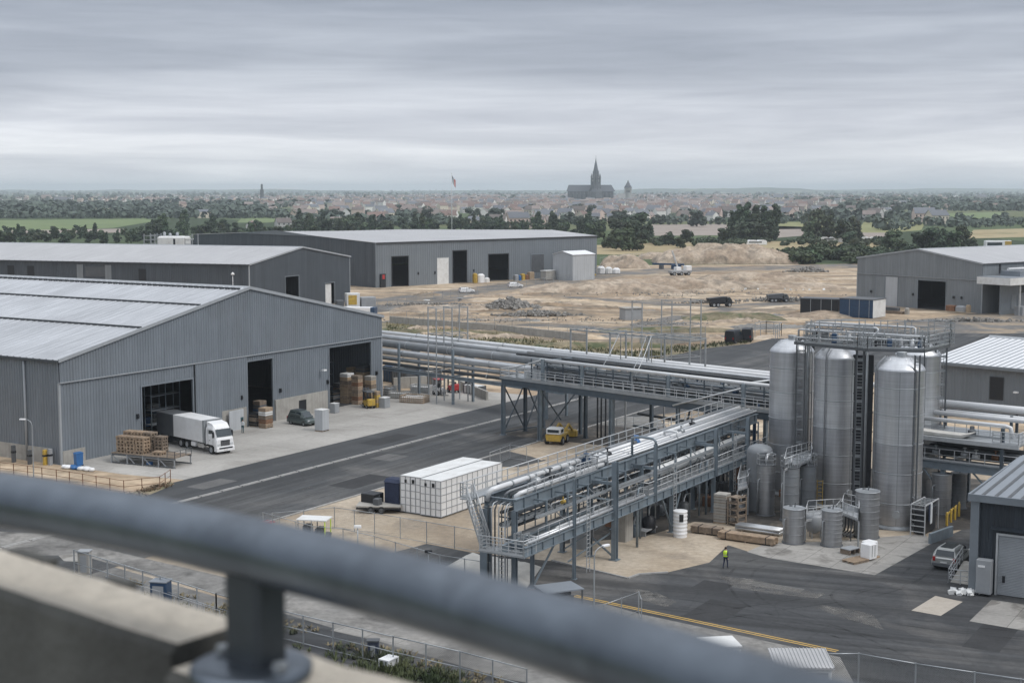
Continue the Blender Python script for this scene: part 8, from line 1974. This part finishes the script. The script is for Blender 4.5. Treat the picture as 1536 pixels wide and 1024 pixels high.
wood(1260,1580,312,5,13,800,gaps=.1); wood(1180,1580,303,3,14,800,gaps=.1); wood(1290,1580,327,4,9,150,gaps=.5); wood(1300,1580,341,5,8,120,gaps=.5); wood(1130,1320,333,3,9,90,gaps=.5); wood(1440,1580,360,5,6,60,gaps=.5)
o = mb.build('woods', M['leaf_far']); o['label'] = 'far woods and hedges reading as ragged dark bands below the horizon'; structure(o, 'stuff')

# hills at the horizon
def hill(px0, px1, D, h, seed):
    mb = MB(); n = 90; rows = []
    for i in range(n+1):
        u = i/n; px = px0+(px1-px0)*u; x = (px-768)/FPX*D; e = sin(pi*u)**.6
        z = h*e*(.75+.5*mnoise.fractal(Vector((px*.006+seed,seed,0)),1,2,4)); rows.append([mb.add(p) for p in ((x,D-900,-.5),(x,D-350,z*.75),(x,D,z),(x,D+900,z*.5),(x,D+2000,-.5))])
    for a,b in zip(rows,rows[1:]):
        for k in range(4): mb.idx([a[k],b[k],b[k+1],a[k+1]],0,True)
    structure(mb.build('hills', GM['country']))
hill(-500,2100,13500,34,2); hill(880,1330,12500,66,5); hill(1100,2000,15500,58,9); hill(-400,760,15500,44,13)

# ------------------------------------------------------------------ town
HM = {}
for nm_, c in (('plaster_cream',(.62,.56,.47)),('plaster_white',(.75,.73,.7)),('plaster_grey',(.52,.51,.5)),('plaster_pink',(.58,.46,.41)),('roof_red',(.2,.14,.122)),('roof_brown',(.15,.13,.122)),('roof_slate',(.15,.16,.18)),('roof_rose',(.26,.215,.2))):
    HM[nm_] = mat(nm_, c, .8, 0, .1, .2, rnd=.12)
WALLS = ['plaster_cream','plaster_white','plaster_grey','plaster_pink']; ROOFS = ['roof_red','roof_brown','roof_slate','roof_rose','roof_slate']
WN = {'plaster_cream':'cream','plaster_white':'white','plaster_grey':'grey','plaster_pink':'pinkish'}; RN = {'roof_red':'red','roof_brown':'brown','roof_slate':'slate','roof_rose':'faded red'}
def house_mb(mb, w, d, h, rh, chim=True):
    mb.box(-w/2,w/2,-d/2,d/2,0,h,0); mb.face([(-w/2-.3,-d/2-.4,h-.1),(w/2+.3,-d/2-.4,h-.1),(w/2+.3,0,h+rh),(-w/2-.3,0,h+rh)],1); mb.face([(w/2+.3,d/2+.4,h-.1),(-w/2-.3,d/2+.4,h-.1),(-w/2-.3,0,h+rh),(w/2+.3,0,h+rh)],1)
    for s in (-1,1): mb.face([(s*w/2,-d/2,h),(s*w/2,d/2,h),(s*w/2,0,h+rh-.05)],0)
    for k in range(max(2,int(w/3))):
        x = -w/2+1.2+k*(w-2)/max(1,int(w/3)-.6)
        if x < w/2-.8:
            mb.box(x-.5,x+.5,-d/2-.03,-d/2+.01,1.2,2.6,2)
            if h > 5: mb.box(x-.5,x+.5,-d/2-.03,-d/2+.01,3.9,5.3,2)
    if chim: mb.box(w*.25,w*.25+.7,-.4,.4,h+rh*.4,h+rh+.9,0)
hp = {}; rnd = random.Random(101)
def house(px, py, big=1.0, label=None):
    w_, r_ = rnd.choice(WALLS), rnd.choice(ROOFS); v = rnd.randint(0,1); key = (w_, r_, v); x, y = G(px, py)
    lb = label or f'tiny {WN[w_]} house with a {RN[r_]} roof in the distant town'; rz = rnd.uniform(-.7,.7)+(pi/2 if rnd.random() < .3 else 0)
    if key not in hp:
        mb = MB(); house_mb(mb, (11,15)[v], (8,9)[v], (5.6,6.4)[v], (3.6,4.2)[v]); o = mb.build('house', [HM[w_],HM[r_],M['glass']]); hp[key] = o
    else: o = hp[key].copy(); COL.objects.link(o)
    o.location = (x,y,-.02); o.rotation_euler = (0,0,rz); o.scale = (big,)*3; tag(o, lb, 'house', 'houses of the distant town'); return o
cnt = 0; used_h = []
while cnt < 285:
    px = rnd.gauss(860,215); py = 303+abs(rnd.gauss(0,1))*17
    if px < 400 or px > 1330 or py > 343 or (py > 332 and px > 985): continue
    x, y = G(px,py)
    if any((x-a)**2+(y-b)**2 < 170 for a,b in used_h) or (850 < px < 940 and py < 307): continue
    used_h.append((x,y)); house(px, py, rnd.uniform(.75,1.2)); cnt += 1
# the rest of the town: farther roofs nobody could count
mb = MB(); mats = [HM[k] for k in WALLS]+[HM[k] for k in ROOFS[:4]]
for k in range(2500):
    if k < 2250: px = rnd.gauss(850,230); py = 294+abs(rnd.gauss(0,1))*11
    elif k < 2400: px = rnd.gauss(260,140); py = rnd.uniform(296,305)
    else: px = rnd.uniform(-20,1560); py = rnd.uniform(291,306)
    x, y = G(px,py); mb.M = Matrix.Translation((x,y,0)) @ Matrix.Rotation(rnd.uniform(-.8,.8),4,'Z'); w,d,h,rh = rnd.uniform(9,16),rnd.uniform(7,10),rnd.uniform(5,10),rnd.uniform(2.5,4.5)
    wi, ri = rnd.randint(0,3), 4+rnd.randint(0,3); mb.box(-w/2,w/2,-d/2,d/2,0,h,wi); mb.face([(-w/2,-d/2-.4,h),(w/2,-d/2-.4,h),(w/2,0,h+rh),(-w/2,0,h+rh)],ri); mb.face([(w/2,d/2+.4,h),(-w/2,d/2+.4,h),(-w/2,0,h+rh),(w/2,0,h+rh)],ri)
    for s in (-1,1): mb.face([(s*w/2,-d/2,h),(s*w/2,d/2,h),(s*w/2,0,h+rh)],wi)
mb.M = None; o = mb.build('distant_roofs', mats); o['label'] = 'farthest roofs of the town, too many and too small to count'; structure(o,'stuff')
# trees between the houses
gt_ = 'trees standing among the houses of the town'
for i in range(50):
    px = rnd.uniform(500,1260); py = rnd.uniform(308,341)
    tree(rnd.choice(['broad','round']), 'leaf_far', *G(px,py), rnd.uniform(.9,1.5), 'dark tree standing among the tiny houses of the town', gt_)
for px,py,b,lb in ((1168,303.5,2.2,'long pale building among woods right of the town'),(1303,331,1.1,'pale house group below the far woods, right of the grey green trees'),(1312,330,1.3,'low pale house right beside the pale house group'),(1405,336,1.2,'pale cottage among hedges on the right'),(1385,333,1.3,'pale long cottage among hedges, left of the other'),(1188,325,1.3,'pale house half hidden by woods right of the town'),(1118,343,1.1,'brown roofed barn at the end of the ploughed field'),(1472,302,1.8,'pale sheds by the far woods at the right'),(1500,302,1.7,'pale shed right of the others by the far woods'),(425,345,1.0,'low pink house with a long roof between the left tree belts'),(378,346,.8,'small white house between the left tree belts'),(505,341,.8,'small pale house in front of the distant field'),(92,309,1.6,'pale barn in the far woods at the left'),(70,302,1.6,'long pale building in the far woods at the left'),(1345,301,2,'white building group beyond the woods')):
    o = house(px,py,b,lb); o['group'] = 'houses scattered in the fields'
# cathedral on the horizon
CD = 3450.0; CX = (887-768)/FPX*CD; SL = M['stone_dark'] = mat('dark cathedral stone', (.085,.09,.1), .85, 0, .15, .05); SLR = mat('slate church roof', (.06,.068,.082), .7, 0, .1, .05)
ch = thing('cathedral','dark cathedral with one slender openwork spire, rising over the town at the horizon','church', (CX,CD,-.02), -atan2(CX,CD)*.5)
mb = MB(); mb.box(-58,52,-13,13,0,27)
for k in range(12): mb.box(-55+k*9,-53+k*9,-17,-13,0,20); mb.sweep([(-17,20),(-13,20),(-13,26)],-55+k*9,-53+k*9,axis='x')
mb.box(-8,10,-26,26,0,26); mb.build('nave', SL, ch)
mb = MB(); mb.face([(-61,-15,26.5),(56,-15,26.5),(47,0,42),(-56,0,42)]); mb.face([(56,15,26.5),(-61,15,26.5),(-56,0,42),(47,0,42)]); mb.face([(-61,15,26.5),(-61,-15,26.5),(-56,0,42)]); mb.face([(56,-15,26.5),(56,15,26.5),(47,0,42)]); mb.face([(-9,-27,25.5),(1,-24,41),(1,0,41),(-9,0,25.5)]); mb.face([(11,-27,25.5),(11,0,25.5),(1,0,41),(1,-24,41)]); mb.build('roof', SLR, ch)
mb = MB(); mb.lathe([(17,0),(16.5,26),(12,34),(11.5,46)],8,(9,-14),sm=False)
for k in range(8):
    a = k*pi/4+.39; x, y = 9+cos(a)*11, -14+sin(a)*11; mb.lathe([(1.9,30),(1.9,60),(2.4,60.5),(0,70)],6,(x,y),sm=False); mb.bar((x,y,54),(9,-14,62),1.2,2)
mb.lathe([(8.2,46),(8.0,66),(8.8,66.5),(7.4,67.5)],8,(9,-14),sm=False); tw = mb.build('tower', SL, ch)
mb = MB(); mb.lathe([(7.2,67),(3.6,88),(1.2,100),(.5,104.5),(1.2,105.3),(.3,106.5),(.25,112)],8,(9,-14),sm=False)
for k in range(8): a = k*pi/4; mb.lathe([(.9,66),(.9,72),(0,78)],5,(9+cos(a)*6.6,-14+sin(a)*6.6),sm=False)
mb.bar((7.6,-14,109.6),(10.4,-14,109.6),.4,.4); mb.build('spire', SLR, tw)
mb = MB()
for z in (50,58): 
    for k in range(8): a = k*pi/4+.39; mb.box(9+cos(a)*8.1-.9,9+cos(a)*8.1+.9,-14+sin(a)*8.1-.9,-14+sin(a)*8.1+.9,z,z+5)
mb.build('louvre', HM['plaster_grey'], tw)
mb = MB()
for k in range(9): mb.sweep([(-48+k*11,8),(-44.5+k*11,8),(-44.5+k*11,18),(-46.2+k*11,21),(-48+k*11,18)],-13.15,-12.9) if not -10 < -46+k*11 < 12 else None
mb.build('window', M['glass'], ch)
TX = (941-768)/FPX*3300
tw2 = thing('round_tower','stubby pale tower with a dark cone roof right of the cathedral','tower', (TX,3300,0), 0)
mb = MB(); mb.lathe([(8.5,0),(8.2,33),(8.8,33.4),(8.8,35)],14); mb.box(-22,-6,-6,6,0,22); mb.build('wall', HM['plaster_grey'], tw2)
mb = MB(); mb.lathe([(9.6,35),(5.0,42),(1.2,50),(.2,53)],14); mb.build('roof', SLR, tw2)
mb = MB()
for k in (-1,0,1): mb.box(k*3-.8,k*3+.8,-8.9,-8.2,24,29)
mb.build('window', M['glass'], tw2)
x = (395-768)/FPX*3600; o = MB(); o.lathe([(5,0),(4.6,30),(3,32),(2.6,44),(0,45)],10,sm=False); tag(o.build('chimney_tower', SL, None, (x,3600,0)), 'lone slim dark tower far left of the town on the horizon', 'tower')

# caravans and glasshouses in the meadow
for px,py,w,lb in ((1268,364,8,'white caravan at the left below the grey green trees'),(1243,363,9,'second white caravan from the dark dense tree'),(1304,363,9,'low white greenhouse right of the dark dense tree'),(1128,368,16,'long low white greenhouse row before the dark tall trees'),(1110,369,9,'short white greenhouse left of the long greenhouse row'),(982,366,1.6,'white marker stone at the edge of the straw meadow')):
    t = thing('caravan' if 'caravan' in lb else 'greenhouse' if 'greenhouse' in lb else 'marker_stone', lb, 'caravan' if 'caravan' in lb else 'greenhouse' if 'greenhouse' in lb else 'stone', G(px,py), random.uniform(-.2,.2))
    mb = MB(); n = max(1,round(w/5))
    for k in range(n): x0 = -w/2+k*w/n; mb.sweep([(x0,.4),(x0+w/n-.2,.4),(x0+w/n-.2,2.2),(x0+w/n*.8,2.9),(x0+w/n*.2,2.9),(x0,2.2)],-2,2)
    mb.build('body', M['white'], t)
    if w > 2:
        mb = MB(); mb.box(-w*.3,w*.3,-2.04,-2.0,1.4,2.1); mb.build('window', M['glass'], t)
# coach on the far road
t = thing('coach','white and yellow coach beyond the roof of the light grey warehouse','coach', G(1496,371), R(3))
mb = MB(); mb.bbox(-7,7,-1.3,1.3,.5,3.6,.2); b = mb.build('body', M['white'], t); mb = MB(); mb.box(-6,2,-1.33,-1.3,1.0,2.6); mb.build('window', M['glass'], b); mb = MB(); mb.box(3.4,7.02,-1.34,-1.3,.6,3.3); mb.build('panel', M['yellow'], b)
for x in (-4.5,4.2):
    for s in (-1,1): wheel(t, x, s*1.15, .5, .3)
t = thing('flagpole','tall pale flagpole with a limp dark blue, white and red flag behind the far warehouse','flagpole', ((678-768)/FPX*640,640,0), R(-8))
mb = MB(); mb.tube([(0,0,0),(0,0,20),(0,0,37.2)],[.26,.2,.1],10); mb.lathe([(.0,37.1),(.2,37.3),(0,37.5)],8); mb.build('pole', M['galv_pale'], t)
mb = MB(); n = 9; ids = []
for j in range(7):
    row = []
    for i in range(n+1):
        u, v = i/n, j/6; row.append(mb.add((.15+u*1.6*(1-.25*v)+v*.35, .25*sin(u*7+v*2), 36.6-v*3.4-u*2.6-.25*sin(u*5))))
    ids.append(row)
for j in range(6):
    for i in range(n): mb.idx([ids[j][i],ids[j][i+1],ids[j+1][i+1],ids[j+1][i]], 0 if i < 3 else 1 if i < 6 else 2, True)
mb.build('flag', [M['navy'],M['white'],M['red']], t)

# ------------------------------------------------------------------ air
m = bpy.data.materials.new('pale haze'); m.use_nodes = True; nt = m.node_tree
for n in list(nt.nodes):
    if n.type != 'OUTPUT_MATERIAL': nt.nodes.remove(n)
pv = nt.nodes.new('ShaderNodeVolumePrincipled'); pv.inputs['Color'].default_value = (.8,.88,.97,1); pv.inputs['Density'].default_value = .95e-4; pv.inputs['Anisotropy'].default_value = .1
nt.links.new(pv.outputs['Volume'], [n for n in nt.nodes if n.type == 'OUTPUT_MATERIAL'][0].inputs['Volume'])
mb = MB(); mb.box(-15500,15500,-600,24500,-1.1,118); hz = mb.build('haze', m); structure(hz, 'stuff'); hz['label'] = 'pale even haze over the whole plain'

# ------------------------------------------------------------------ sky, sun, camera
w = bpy.data.worlds.new('World'); SC.world = w; w.use_nodes = True; nt = w.node_tree; N, L = nt.nodes, nt.links
bg = N['Background']; sky = N.new('ShaderNodeTexSky'); sky.sky_type = 'NISHITA'; sky.sun_disc = False; SUN_EL, SUN_AZ = R(48), R(118)
sky.sun_elevation = SUN_EL; sky.sun_rotation = SUN_AZ
tc = N.new('ShaderNodeTexCoord'); sep = N.new('ShaderNodeSeparateXYZ'); L.new(tc.outputs['Generated'], sep.inputs[0])
base = ramp(N, [(.0,(9.6,9.75,10.0)),(.02,(8.6,8.8,9.15)),(.045,(6.6,6.85,7.5)),(.085,(4.85,5.2,5.9)),(.16,(4.05,4.45,5.2)),(.35,(6.6,7.0,7.6)),(1,(15,15.5,16.2))]); L.new(sep.outputs['Z'], base.inputs['Fac'])
n1 = noise_node(N, L, mapped(N, L, tc.outputs['Generated'], (1.2,1.2,15)), 1.7, 5, .5, .4); r1 = ramp(N, [(.35,(.69,.71,.75)),(.5,(.94,.945,.96)),(.65,(1.24,1.23,1.21))]); L.new(n1.outputs['Fac'], r1.inputs['Fac'])
n2 = noise_node(N, L, mapped(N, L, tc.outputs['Generated'], (4,4,52)), 2.0, 7, .62, .6); r2 = ramp(N, [(.35,(.92,.925,.935)),(.65,(1.06,1.06,1.055))]); L.new(n2.outputs['Fac'], r2.inputs['Fac'])
c = mix(N, L, 1.0, base.outputs['Color'], r1.outputs['Color'], 'MULTIPLY'); c = mix(N, L, 1.0, c, r2.outputs['Color'], 'MULTIPLY')
c = mix(N, L, .06, c, sky.outputs['Color']); L.new(c, bg.inputs['Color']); bg.inputs['Strength'].default_value = .1
sd = bpy.data.lights.new('sun','SUN'); sd.energy = 1.5; sd.angle = R(16); sd.color = (1,.965,.92); so = bpy.data.objects.new('sun', sd); COL.objects.link(so)
dv = Vector((sin(SUN_AZ)*cos(SUN_EL), cos(SUN_AZ)*cos(SUN_EL), sin(SUN_EL))); so.rotation_euler = dv.to_track_quat('Z','Y').to_euler(); so.location = (0,0,400)
cd = bpy.data.cameras.new('camera'); cd.lens = 50; cd.sensor_width = 36; cd.clip_start = .05; cd.clip_end = 60000
cd.dof.use_dof = True; cd.dof.focus_distance = 150; cd.dof.aperture_fstop = 4.2
co = bpy.data.objects.new('camera', cd); COL.objects.link(co); co.location = (0,0,EYE); co.rotation_euler = (R(90)-PITCH,0,0); SC.camera = co
SC.view_settings.view_transform = 'Standard'; SC.view_settings.look = 'None'; SC.view_settings.exposure = 0; SC.view_settings.gamma = 1
SC.cycles.volume_bounces = 2; SC.cycles.max_bounces = 6; SC.cycles.transparent_max_bounces = 12; SC.cycles.use_denoising = True
